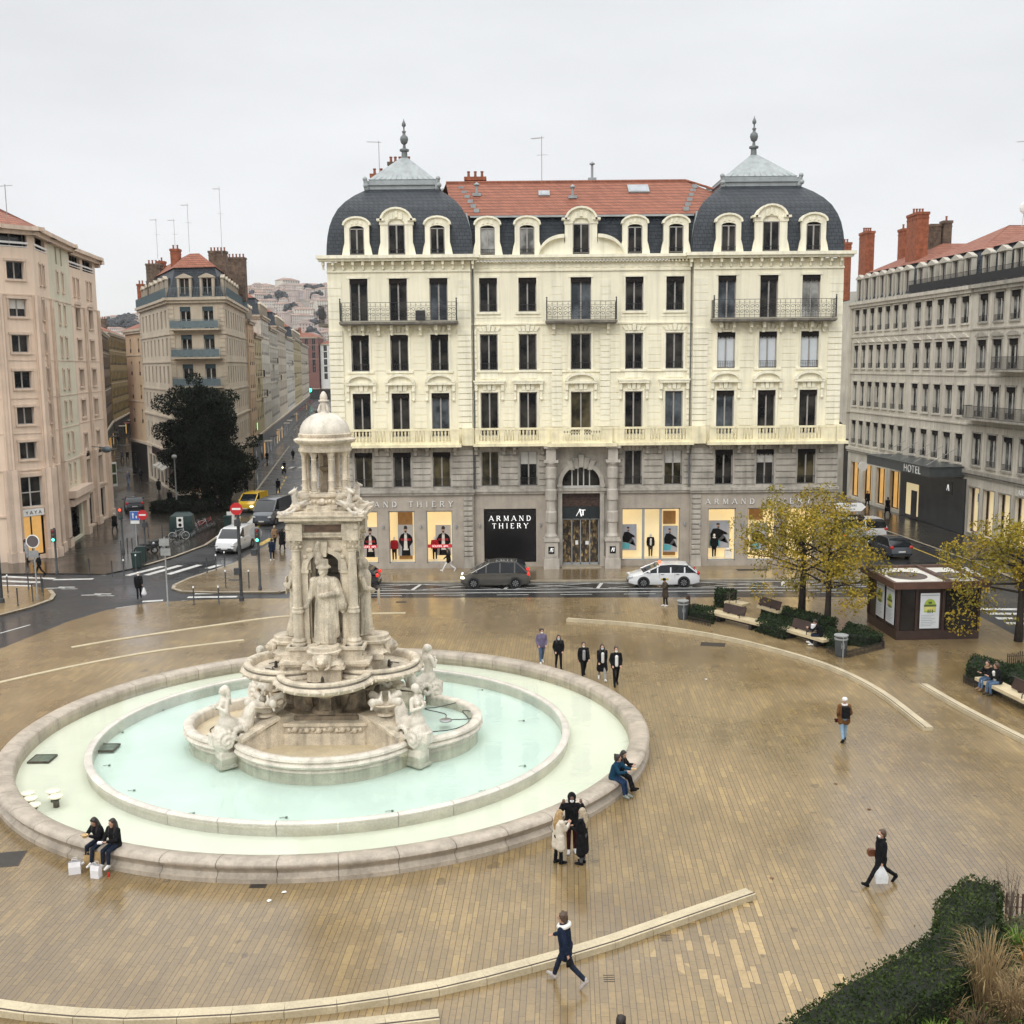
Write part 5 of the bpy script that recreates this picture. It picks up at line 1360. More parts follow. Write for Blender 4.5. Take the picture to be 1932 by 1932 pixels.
do_=MB();pr_=[(.92*cos(t*pi/2/12),11.86+.76*sin(t*pi/2/12))for t in range(12)]+[(.12,12.61),(.1,12.64)]
do_.lathe(pr_,40);do_.build('dome',MARBLE_W,ft,True,60)
fi=MB();fi.lathe([(.24,12.56),(.22,12.62),(.15,12.66),(.13,12.8),(.15,12.9),(.13,13.0),(.2,13.02),(.2,13.06),(.13,13.08),(.145,13.14),(.12,13.26),(.06,13.36),(.01,13.39)],14)
for k in range(4):a=k*pi/2+.78;fi.cap((.24*cos(a),.24*sin(a),12.68),(.17*cos(a),.17*sin(a),12.88),.05,.04,6)
fi.build('finial',MARBLE_W,ft,True,50)
def beast(T):
 b=MB(T)
 b.cap((0,-.1,.3),(0,.35,.26),.17,.15);b.cap((0,-.12,.3),(0,-.22,.62),.14,.09);b.cap((0,-.22,.62),(0,-.18,.78),.09,.085);b.cap((0,-.2,.82),(0,-.4,.76),.085,.05);b.cap((0,-.15,.86),(0,-.05,.95),.04,.02);b.cap((0,-.1,.8),(0,-.02,.6),.05,.05)
 for sx in(-1,1):
  b.cap((sx*.13,-.15,.22),(sx*.16,-.45,.1),.08,.05);b.cap((sx*.16,-.45,.08),(sx*.17,-.75,.05),.055,.05);b.cap((sx*.12,.3,.2),(sx*.2,.1,.06),.1,.06)
  b.cap((sx*.14,.0,.35),(sx*.3,.35,.55),.08,.04);b.cap((sx*.14,.05,.3),(sx*.34,.4,.35),.08,.03);b.ball((sx*.17,-.78,.06),.07,8,5);b.cap((sx*.07,-.16,.86),(sx*.09,-.12,.98),.03,.015)
 b.cap((0,.35,.26),(0,.6,.5),.13,.08);b.cap((0,.6,.5),(0,.5,.72),.08,.05);b.box(-.22,.22,-.8,.45,-.03,.04)
 return b
for k in range(4):
 a=k*pi/2+pi/4
 blob(beast(TR(1.22*cos(a),1.22*sin(a),9.0,rz=a+pi/2+pi*0,s=1.0)),.028,'winged_beast',MARBLE_W,ft,1)
DRAPE=mat('carved_drapery',(.72,.63,.49),.6,.3,1.8,streak=.45,fine=.2,spec=.3)
def add_folds(m):
 t=m.node_tree;b_=t.nodes['Principled BSDF'];tc=[n for n in t.nodes if n.type=='TEX_COORD'][0];mp_=t.nodes.new('ShaderNodeMapping');mp_.inputs['Scale'].default_value=(1,1,.16);t.links.new(tc.outputs['Object'],mp_.inputs[0])
 n_=t.nodes.new('ShaderNodeTexNoise');n_.inputs['Scale'].default_value=9;n_.inputs['Detail'].default_value=3;t.links.new(mp_.outputs[0],n_.inputs['Vector']);bp=t.nodes.new('ShaderNodeBump');bp.inputs['Strength'].default_value=1;bp.inputs['Distance'].default_value=.12;t.links.new(n_.outputs[0],bp.inputs['Height']);t.links.new(bp.outputs[0],b_.inputs['Normal'])
add_folds(DRAPE)
def statue(kind):
 b=MB()
 b.cap((0,.05,.1),(0,.02,1.5),.36,.3);b.cap((-.12,-.1,.12),(-.08,-.06,1.4),.2,.2);b.cap((.16,-.12,.1),(.1,-.05,1.4),.2,.19);b.cap((.3,.05,.3),(.22,0,1.6),.16,.2)
 b.cap((0,0,1.5),(0,-.02,2.2),.27,.3);b.cap((-.3,0,2.28),(.3,0,2.28),.15,.15);b.cap((0,0,2.3),(0,-.03,2.5),.12,.11)
 b.ball((0,-.05,2.66),.19,12,9,(.85,.95,1.15));b.cap((0,-.2,2.64),(0,-.23,2.6),.04,.045);b.cap((0,-.12,2.54),(0,-.16,2.4),.12,.06)
 if kind==0:
  b.cap((-.3,0,2.26),(-.38,-.08,1.8),.13,.11);b.cap((-.38,-.08,1.8),(-.5,-.2,1.45),.1,.07);b.ball((-.53,-.24,1.38),.09)
  b.cap((.3,0,2.26),(.42,-.12,1.85),.14,.12);b.cap((.42,-.12,1.85),(.02,-.36,1.78),.1,.08);b.ball((-.05,-.38,1.8),.09)
  b.cap((.34,.12,2.2),(.5,.12,1.35),.15,.22);b.cap((.5,.12,1.35),(.56,.1,1.1),.2,.06)
  b.lathe([(.001,2.72),(.25,2.74),(.24,2.8),(.17,2.86),(.16,3.05),(.001,3.08)],12);b.cap((-.12,.1,2.9),(-.2,.12,3.4),.14,.12);b.cap((-.2,.1,3.4),(-.14,.05,3.65),.12,.07);b.cap((-.14,-.02,2.95),(-.12,0,3.2),.13,.1)
  b.cap((-.2,-.22,.0),(-.24,-.4,.02),.09,.07)
 elif kind==1:
  b.ball((0,.04,2.7),.23,10,8);b.cap((-.2,.05,2.62),(-.18,.06,2.3),.1,.1);b.cap((.2,.05,2.62),(.18,.06,2.3),.1,.1)
  b.cap((-.3,0,2.26),(-.4,-.15,1.85),.13,.1);b.cap((-.4,-.15,1.85),(-.18,-.42,1.7),.1,.07);b.cap((.3,0,2.26),(.42,-.05,1.8),.13,.1);b.cap((.42,-.05,1.8),(.34,-.3,1.5),.1,.07)
  b.box(.2,.5,-.55,-.48,1.0,1.6);b.cap((-.14,-.3,.05),(-.16,-.1,.9),.09,.13);b.cap((-.16,-.5,.02),(-.15,-.3,.05),.07,.09)
 else:
  b.ball((0,.0,2.78),.21,10,8,(1.1,1.1,.6));b.cap((-.3,0,2.26),(-.46,-.1,1.85),.13,.1);b.cap((-.46,-.1,1.85),(-.5,-.35,1.7),.1,.07);b.cap((.3,0,2.26),(.4,-.2,1.9),.13,.1);b.cap((.4,-.2,1.9),(.1,-.4,1.95),.1,.08)
  b.box(-.75,-.3,-.5,-.44,1.45,2.1);b.cap((.14,-.35,.05),(.14,-.1,.9),.09,.13)
 for i in range(9):t=-2.4+i*.42;b.cap((.34*sin(t),-.34*cos(t)*.8+.03,.08),(.28*sin(t),-.26*cos(t),1.45),.055,.03,6)
 b.lathe([(.42,-.02),(.42,.05),(.001,.06)],14)
 return b
for k in range(4):
 a=k*pi/2;T=TR(rz=a)@TR(0,-1.24,4.22);s=statue([0,1,0,2][k]);s.v=[tuple(T@Vector((p[0]*1.16,p[1]*1.05,p[2]*1.02)))for p in s.v]
 blob(s,.024,'niche_statue',DRAPE,ft,1)
def siren(v):
 b=MB()
 b.box(-.26,.26,-.34,.3,-1.05,-.5);b.box(-.31,.31,-.4,.3,-1.1,-.98);b.cap((0,-.12,-.5),(0,-.2,-.1),.24,.36);b.cap((0,-.2,-.1),(0,-.12,.25),.36,.33);b.cap((0,-.1,.25),(0,0,.75),.30,.2)
 for sx in(-1,1):
  for q_ in range(26):t_=q_*.42+1.2;r_=.33*(1-q_/30);b.ball((sx*(.3+.004*q_),-.12+r_*cos(t_),-.05+r_*sin(t_)),.085,6,5)
  b.cap((sx*.2,-.42,.12),(sx*.16,-.3,.42),.07,.05)
 b.box(-.16,.16,-.62,-.4,-.18,.2);b.cap((-.12,-.6,.22),(.12,-.6,.22),.05,.05)
 b.cap((0,0,.7),(0,-.03,1.0),.2,.18);b.cap((0,-.03,1.0),(0,-.02,1.32),.18,.19);b.cap((-.2,0,1.38),(.2,0,1.38),.1,.1);b.cap((0,0,1.4),(0,-.02,1.58),.075,.07)
 b.ball((0,-.04,1.72),.145,12,8,(.9,1,1.15));b.ball((0,.04,1.76),.16,10,7);b.cap((0,-.17,1.7),(0,-.19,1.68),.025,.03)
 for sx in(-1,1):
  b.ball((sx*.09,-.18,1.24),.085,8,6);b.cap((sx*.24,0,1.36),(sx*.34,-.08,1.02),.085,.07);b.cap((sx*.34,-.08,1.02),(sx*.06,-.34,1.12+.1*(sx>0)),.065,.05);b.ball((sx*.05,-.36,1.16+.12*(sx>0)),.065)
 b.cap((.1,.1,1.7),(.14,.14,1.45),.09,.05);b.cap((.14,.14,1.45),(.1,.2,1.2),.05,.03)
 pts=[(0,.0,.5),(0,.4,.3),(.05,.75,.35),(.08,.85,.7),(.1,1.0,.95),(.1,1.35,.85),(.05,1.6,.6),(0,1.9,.55),(-.05,2.2,.62)];rr=[.32,.3,.27,.24,.22,.2,.16,.12,.06]
 for i in range(len(pts)-1):b.cap(pts[i],pts[i+1],rr[i],rr[i+1])
 for k in range(14):t=k*.45;r_=.3*(1-k/18);b.ball((.36,.35+r_*cos(t),.1+r_*sin(t)),.1,6,5);b.ball((-.36,.35+r_*cos(t),.1+r_*sin(t)),.1,6,5)
 for k in range(7):b.ball((.16*sin(k*2),1.5+k*.13,.72+.08*cos(k*3)),.1,6,5)
 return b
for sx,sy in((1,-1),(-1,-1),(1,1),(-1,1)):
 x,y=sx*3.42,sy*2.7;ang=atan2(y,x);s=siren(0);T=TR(x,y,1.16,rz=ang+pi/2)
 s.v=[tuple(T@Vector(p))for p in s.v];blob(s,.026,'siren_statue',MARBLE_W,ft,1)
 d=MB();cx,cy=sx*2.2,sy*1.75;d.lathe([(.38,1.66),(.34,1.74),(.2,1.78),(.16,1.9),(.3,1.96),(.62,2.06),(.66,2.12),(.6,2.14),(.4,2.06),(.01,2.04)],18,(cx,cy));d.build('shell_bowl',MARBLE,ft,True,45)
 f=MB();
 for k in range(4):
  a=k*pi/2+ang;f.cap((cx+.3*cos(a),cy+.3*sin(a),2.16),(cx+.62*cos(a),cy+.62*sin(a),2.26),.14,.13,8);f.ball((cx+.66*cos(a),cy+.66*sin(a),2.24),.16,8,6);f.cap((cx+.64*cos(a),cy+.64*sin(a),2.2),(cx+.72*cos(a),cy+.72*sin(a),2.0),.09,.05,8);f.cap((cx+.3*cos(a),cy+.3*sin(a),2.2),(cx+.2*cos(a),cy+.2*sin(a),2.42),.07,.05,8)
 blob(f,.03,'dolphin_group',MARBLE_W,ft,1)
# ================================================================ the rest of the town
PINK=mat('pink_render',(.76,.605,.475),.85,.08,.25,streak=.10,bump=.08);PINKT=mat('pink_trim',(.66,.52,.41),.8,.12,.6,streak=.14)
PGREEN=mat('pale_green_render',(.64,.60,.465),.85,.08,.3,streak=.1)
OCH=mat('beige_render',(.52,.45,.35),.85,.12,.3,streak=.18);OCHT=mat('beige_trim',(.50,.43,.33),.8,.14,.6,streak=.15)
PEACH=mat('peach_render',(.50,.36,.23),.85,.1,.3,streak=.12)
GREYW=mat('grey_white_stone',(.61,.57,.49),.8,.14,.5,streak=.28,bump=.15);GREYW2=mat('aged_pale_stone',(.60,.565,.48),.8,.14,.5,streak=.26)
GREYT=mat('carved_grey_stone',(.40,.37,.32),.8,.22,1.2,streak=.3,bump=.4,bscale=10)
DARKSH=mat('dark_shopfront',(.022,.02,.02),.35,.3,1.5)
WARM=mat('warm_lit_glass',(.25,.15,.06),.3,.5,1.2,emit=(1.0,.55,.16),es=.55)
BLIND=mat('white_roller_blind',(.62,.60,.56),.6,.06,3)
SHUT=mat('grey_shutter',(.30,.29,.27),.7,.2,8)
sw=dict(simple=1)
def rows(zs,w,h,key,**kw):return[(z,w,h,key,dict(kw))for z in zs]
ARCHM=mat('arch_glass',(.03,.03,.032),.1)
# ---- left pink building on a faceted plan
Q=[(-50,74.9),(-37.0,77.5),(-35.2,79.6),(-36.0,84.0),(-37.2,90.8),(-37.9,92.0),(-39.1,101.4),(-40.4,104.6),(-54,108)]
zr=[20.8,18.1,15.5,12.85,10.2,7.6]
pk=block('pink_building','tall pink rendered building with stepped faceted front and ground-floor arcade',Q,24.6,{0:dict(cols=3,mar=.8,rows=rows(zr,1.35,1.3,'pk1',leafs=2,surr=.14,depth=.3,keys=(.25,'b',dict(blind=(.45,BLIND))))+rows([3.9],1.7,2.3,'pkb',fr=FRAMEW,depth=.3,transom=1.1,surr=.2)+rows([.3],2.2,3.0,'pks',gl=DARKSH,leafs=3,depth=.5)+rows([23.0],2.4,1.3,'pkl',gl=ARCHM,depth=.7,surr=0)),1:dict(cols=1,mar=.4,rows=rows(zr,1.3,1.3,'pk2',leafs=2,surr=.14,depth=.3,keys=(.3,'b',dict(blind=(.45,BLIND))))+rows([4.0],1.7,2.3,'pkb2',fr=FRAMEW,depth=.3,transom=1.1,surr=.2)+rows([.3],1.75,3.0,'pks2',gl=WARM,leafs=2,depth=.5,fr=DARKSH)+rows([23.1],2.0,1.35,'pkl2',gl=ARCHM,depth=.7)),2:dict(cols=1,mar=.4,rows=rows([18.0]+zr[2:],1.25,1.45,'pk3',leafs=2,surr=.12,depth=.35)+rows([20.6],.45,1.5,'pkp',leafs=1,pair=1.0,surr=.1,depth=.3,gl=PINKT)+rows([3.5],1.5,2.6,'pkb3',fr=FRAMEW,depth=.35,transom=1.2,surr=.2)+rows([.2],2.6,2.9,'pks3',gl=DARKSH,depth=.6)+rows([23.1],2.9,1.35,'pkl3',gl=ARCHM,depth=.7)),3:dict(cols=1,mar=.2,mat=PGREEN,rows=rows([20.5,17.9,15.3,12.7,10.1,7.5,5.0],.5,1.5,'pkp2',leafs=1,pair=1.7,surr=.12,depth=.3,gl=PINKT)+rows([22.6],.5,1.5,'pkp3',leafs=1,pair=1.7,depth=.3)+rows([.2],4.6,2.9,'pks4',gl=DARKSH,leafs=3,depth=.9)),4:dict(cols=1,mar=.1,mat=PGREEN,rows=rows([20.4,8.6],.8,1.6,'pkg',leafs=1,depth=.2,fr=PINKT)+rows([23.0],.9,1.2,'pkg2',leafs=1,depth=.4)),5:dict(cols=2,mar=.5,rows=rows([15.3,12.7,10.0],1.3,1.5,'pk5',leafs=2,surr=.14,depth=.35,keys=(.25,'b',dict(blind=(.4,BLIND))))+rows([17.9],1.4,1.7,'pk5a',leafs=2,surr=.14,depth=.5,ped=2)+rows([20.6],.5,1.5,'pkp5',leafs=1,pair=1.2,surr=.1,depth=.3,gl=PINKT)+rows([7.1],1.1,1.4,'pk5c',leafs=2,surr=.12,depth=.35)+rows([3.6],1.6,2.6,'pkb5',fr=FRAMEW,depth=.35,transom=1.2,surr=.2)+rows([.2],2.6,2.9,'pks5',gl=DARKSH,depth=.9)+rows([23.0],3.4,1.35,'pkl5',gl=ARCHM,depth=.7)),6:dict(cols=1,mar=.3,rows=rows([15.3,12.7,10.0,7.1,17.9],1.0,1.5,'pk6',leafs=2,depth=.3)+rows([.2],1.8,2.9,'pks6',gl=DARKSH,depth=.6)),},PINK,TILE2,('hip',4.5,2.2),PINKT,corn=.7,bands=((19.65,.09,.05),(14.9,.07,.04),(12.1,.07,.04),(9.5,.07,.04),(6.75,.1,.06),(3.35,.14,.10)),seed=4)
pp=MB();base=Q[0]
for i,L_ in((0,13),(1,2.7),(2,4.4),(3,6.9),(5,9.4)):
 T,Lg=edgeT(Q,i,base);pp.T=T
 for s_ in([0,.5,1]if i in(2,5)else[0,1])if i!=0 else(0,.33,.66,1):
  x=s_*Lg;pp.box(x-.5,x+.5,-.32,.02,0,6.9);pp.box(x-.6,x+.6,-.42,.02,0,.75);pp.box(x-.3,x+.3,-.16,.02,6.9,19.7)if i!=3 else None
  pp.box(x-.12,x+.12,-.22,.02,6.9,19.0)if i!=3 else None
pp.T=None;pp.build('pilaster',PINKT,pk)
ac=MB();ag=MB()
for i,cs,w_,z_ in((0,(2.3,6.6,10.9),1.7,6.2),(2,(2.2,),1.5,6.1),(5,(2.6,6.8),1.6,6.2)):
 T,Lg=edgeT(Q,i,base);ac.T=T;ag.T=T
 for c_ in cs:
  I3=[(c_-w_/2*cos(pi*k/8),z_+w_/2*sin(pi*k/8))for k in range(9)];O3=[(c_-(w_/2+.25)*cos(pi*k/8),z_+(w_/2+.25)*sin(pi*k/8))for k in range(9)]
  ag.slab(I3,-.06,-.02)
  for k in range(8):ac.slab([I3[k],O3[k],O3[k+1],I3[k+1]][::-1],-.14,0)
ac.T=None;ag.T=None;ac.build('window_arch',PINKT,pk);ag.build('arch_pane',GLASS,pk)
ww=MB()
for i in(0,1,2,5):
 T,Lg=edgeT(Q,i,base);ww.T=T;ww.box(.35,Lg-.35,-.05,.0,23.35,23.5);ww.box(.35,Lg-.35,-.04,-.01,23.12,23.18)
ww.T=None;ww.build('loggia_rail',WHITEP,pk)
T,Lg=edgeT(Q,1,base);s_=MB(T);s_.box(Lg/2-.8,Lg/2+.8,-.12,.1,3.35,3.9);so=s_.build('shop_sign',WHITEP,pk)
text_mesh('Y A Y A',.36,T@TR(Lg/2,-.125,3.48)@UP,'lettering',BLACKP,so)
T,Lg=edgeT(Q,2,base);s_=MB(T);s_.box(.7,Lg-.7,-.12,.1,3.15,3.5);so=s_.build('shop_sign',WHITEP,pk);b=MB(T);b.box(1.6,2.4,-.13,-.12,3.24,3.42);b.build('lettering',BLACKP,so)
T,Lg=edgeT(Q,3,base);s_=MB(T);s_.box(.4,Lg-.4,-.6,.1,3.2,3.75);s_.box(.2,Lg-.2,-.9,.1,3.9,4.5);s_.build('stone_canopy',PINKT,pk)
T,Lg=edgeT(Q,5,base);l_=MB(T);l_.ball((Lg*.45,-1.3,6.9),.42,10,7,(1,1,.7));l_.tube([(Lg*.45,-1.3,7.1),(Lg*.45,0,7.2)],.04,5);l_.build('wall_lantern',IRONG,pk)
d_=MB();d_.tube([(13.9,3.0,25),(13.9,3.0,27.4)],.03,5);d_.tube([(12.9,2.8,27.2),(14.4,3.1,27.35)],.02,4);d_.build('aerial',FRAMEG,pk)
# ---- beige corner block between the two streets
CB=[(-37.6,118.0),(-31.3,117.0),(-35.2,142.0),(-47.8,138.0)]
IG=mat('blue_grey_balcony',(.14,.19,.21),.5,.15,3)
rz_=[18.45,15.4,12.2,9.0]
cb=block('corner_block','narrow-fronted beige corner block with blue-grey balconies, slate attic and tall chimneys',CB,21.9,{0:dict(cols=2,mar=.55,rows=rows(rz_,1.25,2.45,'cb0',val=.45,valm=mat('blue_valance',(.03,.06,.075),.6,.3,6),fr=FRAMEW)+rows([5.3],1.2,2.2,'cb0e')+rows([.4],2.2,3.4,'cb0s',gl=WARM,leafs=3,fr=DARKSH,depth=.4),quoin=1,q0=5.0,balc=((.35,-.35,18.5,IG),(.35,-.35,15.4,IG),(.35,-.35,12.2,IG),(.35,-.35,9.0,IG)),solid=1),1:dict(cols=9,mar=.8,rows=rows([18.7,15.6,12.5,9.3,5.6],.95,1.95,'cb1',simple=1)+rows([.3],1.9,3.2,'cb1s',simple=1,gl=DARKSH),quoin=1,q0=5.0),3:dict(cols=7,mar=1.2,rows=rows([18.7,15.6,12.5,9.3,5.6],1.05,1.95,'cb3',simple=1,gl=SHUT,keys=(.4,'b',dict(gl=GLASS)))+rows([.3],2.2,3.0,'cb3s',simple=1,gl=DARKSH),quoin=1,q0=5.0),},OCH,TILE,('mansard',3.3,1.9,1.7),OCHT,corn=.5,bands=((17.9,.16,.12),(14.85,.16,.12),(11.7,.16,.12),(8.5,.2,.2),(4.4,.4,.3)),dorm=dict(edges=(0,1,3),n={0:2,1:8,3:6},w=1.15,h=2.1),chim=[(AT(px,py,Y_)[0]+37.6,Y_-118,22.5,AT(px,py,Y_)[2],w_,d_,m_,n_)for px,py,Y_,w_,d_,m_,n_ in((411,474,130,2.0,1.2,BRICKD,5),(446,486,136,2.2,1.2,BRICKD,5),(331,470,124,.95,1.0,BRICK,2),(291,498,131,1.7,1.2,BRICKD,4),(305,493,133,.8,.8,BRICK,1),(266,536,140,.8,.9,BRICK,2))],seed=8)
for x,y,h in((.5,7,3.5),(-3,13,2.6),(3.2,11.0,6.0),(-5.5,14,2.8)):antenna(cb,x,y,27.5,h+2,2.8)
for i,n_ in((1,26.2),(3,22.0),(0,6.3)):
 T,Lg=edgeT(CB,i,CB[0]);r=MB(T@Matrix.Translation((Lg/2,0,0)));rail_panel(r,Lg+.6,21.92,22.95,-.36,int(Lg/.16));r.box(-Lg/2-.2,Lg/2+.2,-.35,-.34,22.0,22.8)if i else None
 r.build('terrace_rail',IG,cb)
T,Lg=edgeT(CB,3,CB[0])
a_=MB(T)
for k in range(3):a_.quad((Lg-8.0+k*2.6,-.05,3.6),(Lg-5.8+k*2.6,-.05,3.6),(Lg-5.8+k*2.6,-1.5,2.9),(Lg-8.0+k*2.6,-1.5,2.9));a_.box(Lg-8.0+k*2.6,Lg-5.8+k*2.6,-1.52,-1.49,2.7,2.9)
a_.build('awning',mat('striped_awning',(.50,.48,.42),.7,.3,2),cb)
a_=MB(T);a_.box(Lg-16,Lg-.3,-.35,.05,3.7,4.6);a_.build('dark_shopfront_band',DARKSH,cb)
# ---- rows along the two streets
def rowblk(name,label,P0,P1,zc,wallm,depth=11,side=-1,cols=None,rowz=None,w=.95,h=1.85,roofm=TILE2,seed=1,shopgl=None,mans=False,group=None,h1=2.0,balc=()):
 a=Vector(P0);c=Vector(P1);d=(c-a);Lg=d.length;d.normalize();q=Vector((-d.y,d.x))*depth
 n=cols or max(2,int(Lg/2.7));zs=rowz or[z for z in(zc-3.1,zc-6.1,zc-9.2,zc-12.4,zc-15.4)if z>4.2]
 f=dict(cols=n,mar=.5,rows=rows(zs,w,h,'rb%.2f%.2f'%(w,h),simple=1,rail=.5,val=.25)+rows([.3],min(2.0,Lg/n*.75),3.2,name+'sh%d'%seed,simple=1,gl=shopgl or DARKSH))
 f2=dict(cols=3,mar=1,rows=rows(zs,w,h,'rb%.2f%.2f'%(w,h),simple=1,rail=.5,val=.25))
 if balc:f['balc']=balc
 pts=[tuple(a),tuple(c),tuple(c+q),tuple(a+q)]
 rnd=random.Random(seed)
 ch=[]
 for k in range(max(1,int(Lg/9))):
  t=(k+.5+rnd.uniform(-.2,.2))*9;p=d*t+q*rnd.uniform(.25,.5);ch.append((p.x,p.y,zc+.8,zc+rnd.uniform(3.4,5.2),rnd.uniform(.9,2.0),1.0,rnd.choice([BRICK,BRICKD]),3))
 bb_=block(name,label,pts,zc,{0:f,3:dict(f2)},wallm,roofm,('mansard',2.6,1.8,1.3)if mans else('hip',4.0,2.0),OCHT,corn=.4,bands=((4.3,.3,.2),(zc-3.5,.1,.08),(zc-9.6,.1,.08)),chim=ch,dorm=dict(edges=(0,),w=.9,h=1.6)if mans else None,seed=seed,group=group)
 T,Lg=edgeT(pts,0,pts[0]);m=MB(T);m.box(.05,Lg-.05,-.09,.0,.0,4.15);m.build('dark_shopfront_band',DARKSH,bb_)  # darkness at street level put in as a dark band over the ground floor
 for k in range(int(Lg/6)):
  m=MB(T);x=2+k*6+rnd.uniform(-1,1);m.box(x,x+1.6,-.12,-.09,.6,2.8);m.build('shop_window',WARM if rnd.random()<.3 else ARCHM,bb_)
  if k%2:m=MB(T);m.box(x-.6,x+2.4,-1.2,-.1,3.0,3.1);m.build('awning',rnd.choice([DARKSH,REDW,OCHT]),bb_)
 return bb_
REDW=mat('red_wall',(.22,.035,.035),.7,.2,.6,streak=.2)
u=Vector((-.155,1)).normalized();p=Vector((-35.2,142.0))+Vector((.3,0))
MW_=mat('pale_yellow_render',(.46,.38,.22),.85,.12,.3,streak=.2);MW2=mat('off_white_render',(.50,.47,.40),.85,.1,.3,streak=.15)
specs=[(9,20.6,PEACH,True,'peach house directly behind the beige corner block, first of the street row'),(13,19.0,MW_,False,'low yellowish house with dark roof in the street row after the peach one'),(17,22.2,GREYW2,True,'pale stone house with slate attic in the middle of the left street row'),(22,21.0,MW2,False,'off-white house with bay balconies further along the left street'),(28,22.0,OCH,True,'long beige house with slate roof in the far half of the left street'),(34,20.8,GREYW,False,'greyish house near the far end of the left street'),(44,21.5,MW_,True,'yellowish house before the last one of the left street'),(60,21.0,OCH,False,'last and farthest house of the left street row')]
for k,(Lg,zc,m_,mn,lab)in enumerate(specs):
 e_=p+u*Lg
 rowblk('street_house',lab,tuple(p),tuple(e_-u*.05),zc,m_,11,seed=20+k,mans=mn,balc=((Lg*.3,Lg*.3+3.4,zc-6.2,IRON),(Lg*.7,Lg*.7+3,zc-9.2,IRON))if k%2 else())
 p=e_
rowblk('street_house','narrow white house closing the far end of the left street',(-84,470),(-66,470),24,mat('white_render',(.66,.66,.62),.8,.05,.5),14,seed=41,cols=5,w=1.5,h=2.6)
rowblk('street_house','dark red house just left of the white one at the far end',(-98,468),(-84.5,468),27,mat('dark_red_render',(.20,.09,.075),.8,.1,.5),14,seed=42,cols=4,w=1.5,h=2.6)
REDW=mat('red_wall',(.22,.035,.035),.7,.2,.6,streak=.2)
rowblk('alley_house','deep red walled house at the entrance of the narrow left alley',(-53.6,139),(-61.5,159),18.4,REDW,12,seed=50,cols=2)
rowblk('alley_house','brown house with small panels behind the red alley house',(-63.8,166),(-74,196),20.2,mat('brown_render',(.16,.10,.055),.8,.3,.8),12,seed=51,cols=10,w=1.7,h=2.0)
rowblk('alley_house','mustard house at the bend of the left alley',(-74.4,197.5),(-88,246),21.0,mat('mustard_render',(.24,.16,.05),.8,.25,.8),12,seed=52,cols=16,w=1.8,h=2.0)
rowblk('alley_house','yellow house with panel windows at the end of the left alley',(-88.6,248),(-66,262),20.5,mat('yellow_render',(.30,.21,.075),.8,.25,.8),12,seed=53,cols=10,w=1.6,h=1.9)
rowblk('alley_house','plain peach gabled house behind the beige corner block on the alley side',(-53.0,146.8),(-47.6,138.3),19.4,PEACH,-1+11,seed=54,cols=2,w=.7)
blk=MB();blk.box(-3.2,3.2,-1.4,1.4,0,3.1);blk.slab([(-3.4,3.1),(3.4,3.1),(3.0,3.9),(-3.0,3.9)],-1.6,1.6)
kr=empty('cafe_kiosk',(-51.5,150.0,0),R(-60),'dark cafe stall with lit bulbs standing in the left alley','kiosk');blk.build('stall',DARKSH,kr)
for i in range(5):l_=MB();l_.ball((-2.6+i*1.3,-1.75,2.9),.17,8,5);l_.build('bulb',mat('warm_bulb',(1,.7,.3),.5,.02,1,emit=(1,.66,.25),es=5),kr)
g_=MB();g_.box(2.1,3.0,-1.8,-1.7,3.2,4.0);g_.build('green_sign',mat('green_sign_light',(.1,.8,.2),.5,.02,1,emit=(.3,1,.25),es=1.6),kr)
# ---- opposite (right) side of the left street, mostly hidden by the main building
rowblk('street_house','pale house behind the cream building on the left street',(-30.5,200),(-15.5,106),20,GREYW,14,seed=60,cols=26)
# ---- right-hand row beyond the cream building
def rp(Y):return(38.6-.075*(Y-71),Y)
def rrow(name,label,Y0,Y1,zc,m_,tm_,cols,rws,mans,chim,seed,**kw):
 pts=[rp(Y0),rp(Y1),(rp(Y1)[0]+13,Y1+1.0),(rp(Y0)[0]+13,Y0+1.0)]
 return block(name,label,pts,zc,{0:dict(cols=cols,mar=.35,rows=rws,**kw)},m_,TILE2,mans,tm_,corn=.4,bands=((5.15,.3,.25),(4.95,.1,.15),(9.05,.12,.1),(13.0,.1,.08),(16.7,.12,.1)),dorm=dict(edges=(0,),w=.9,h=2.25,m=MW2,style='gable' if cols>5 or 'hotel' in name else 'arch'),chim=chim,seed=seed)
def chat(Ys,px,py,off,w,d,m,n):
 r=(px-966)/1985.0/1.03;Y=(38.6+off+.075*71)/(r+.075);z=AT(px,py,Y)[2]
 b0=rp(Ys[0]);return(38.6+off-.075*(Y-71)-b0[0],Y-b0[1],21,z,w,d,m,n)
HG=glassmat('net_curtain_glass',(.006,.006,.007),.08,(.22,.22,.21))
def lvl(n,pre,w=1.02):return[(17.3,w,2.2,pre+'5',dict(n=n,gl=HG,val=.4,rail=.5,fr=FRAMEW,surr=.1)),(13.6,w,2.3,pre+'4',dict(n=n,gl=HG,val=.4,rail=.5,fr=FRAMEW,surr=.1,ped=1)),(9.75,w,2.5,pre+'3',dict(n=n,gl=HG,val=.35,rail=.5,fr=FRAMEW,surr=.12)),(5.85,w,2.4,pre+'2',dict(n=n,gl=HG,val=.35,rail=.5,fr=FRAMEW,surr=.1))]
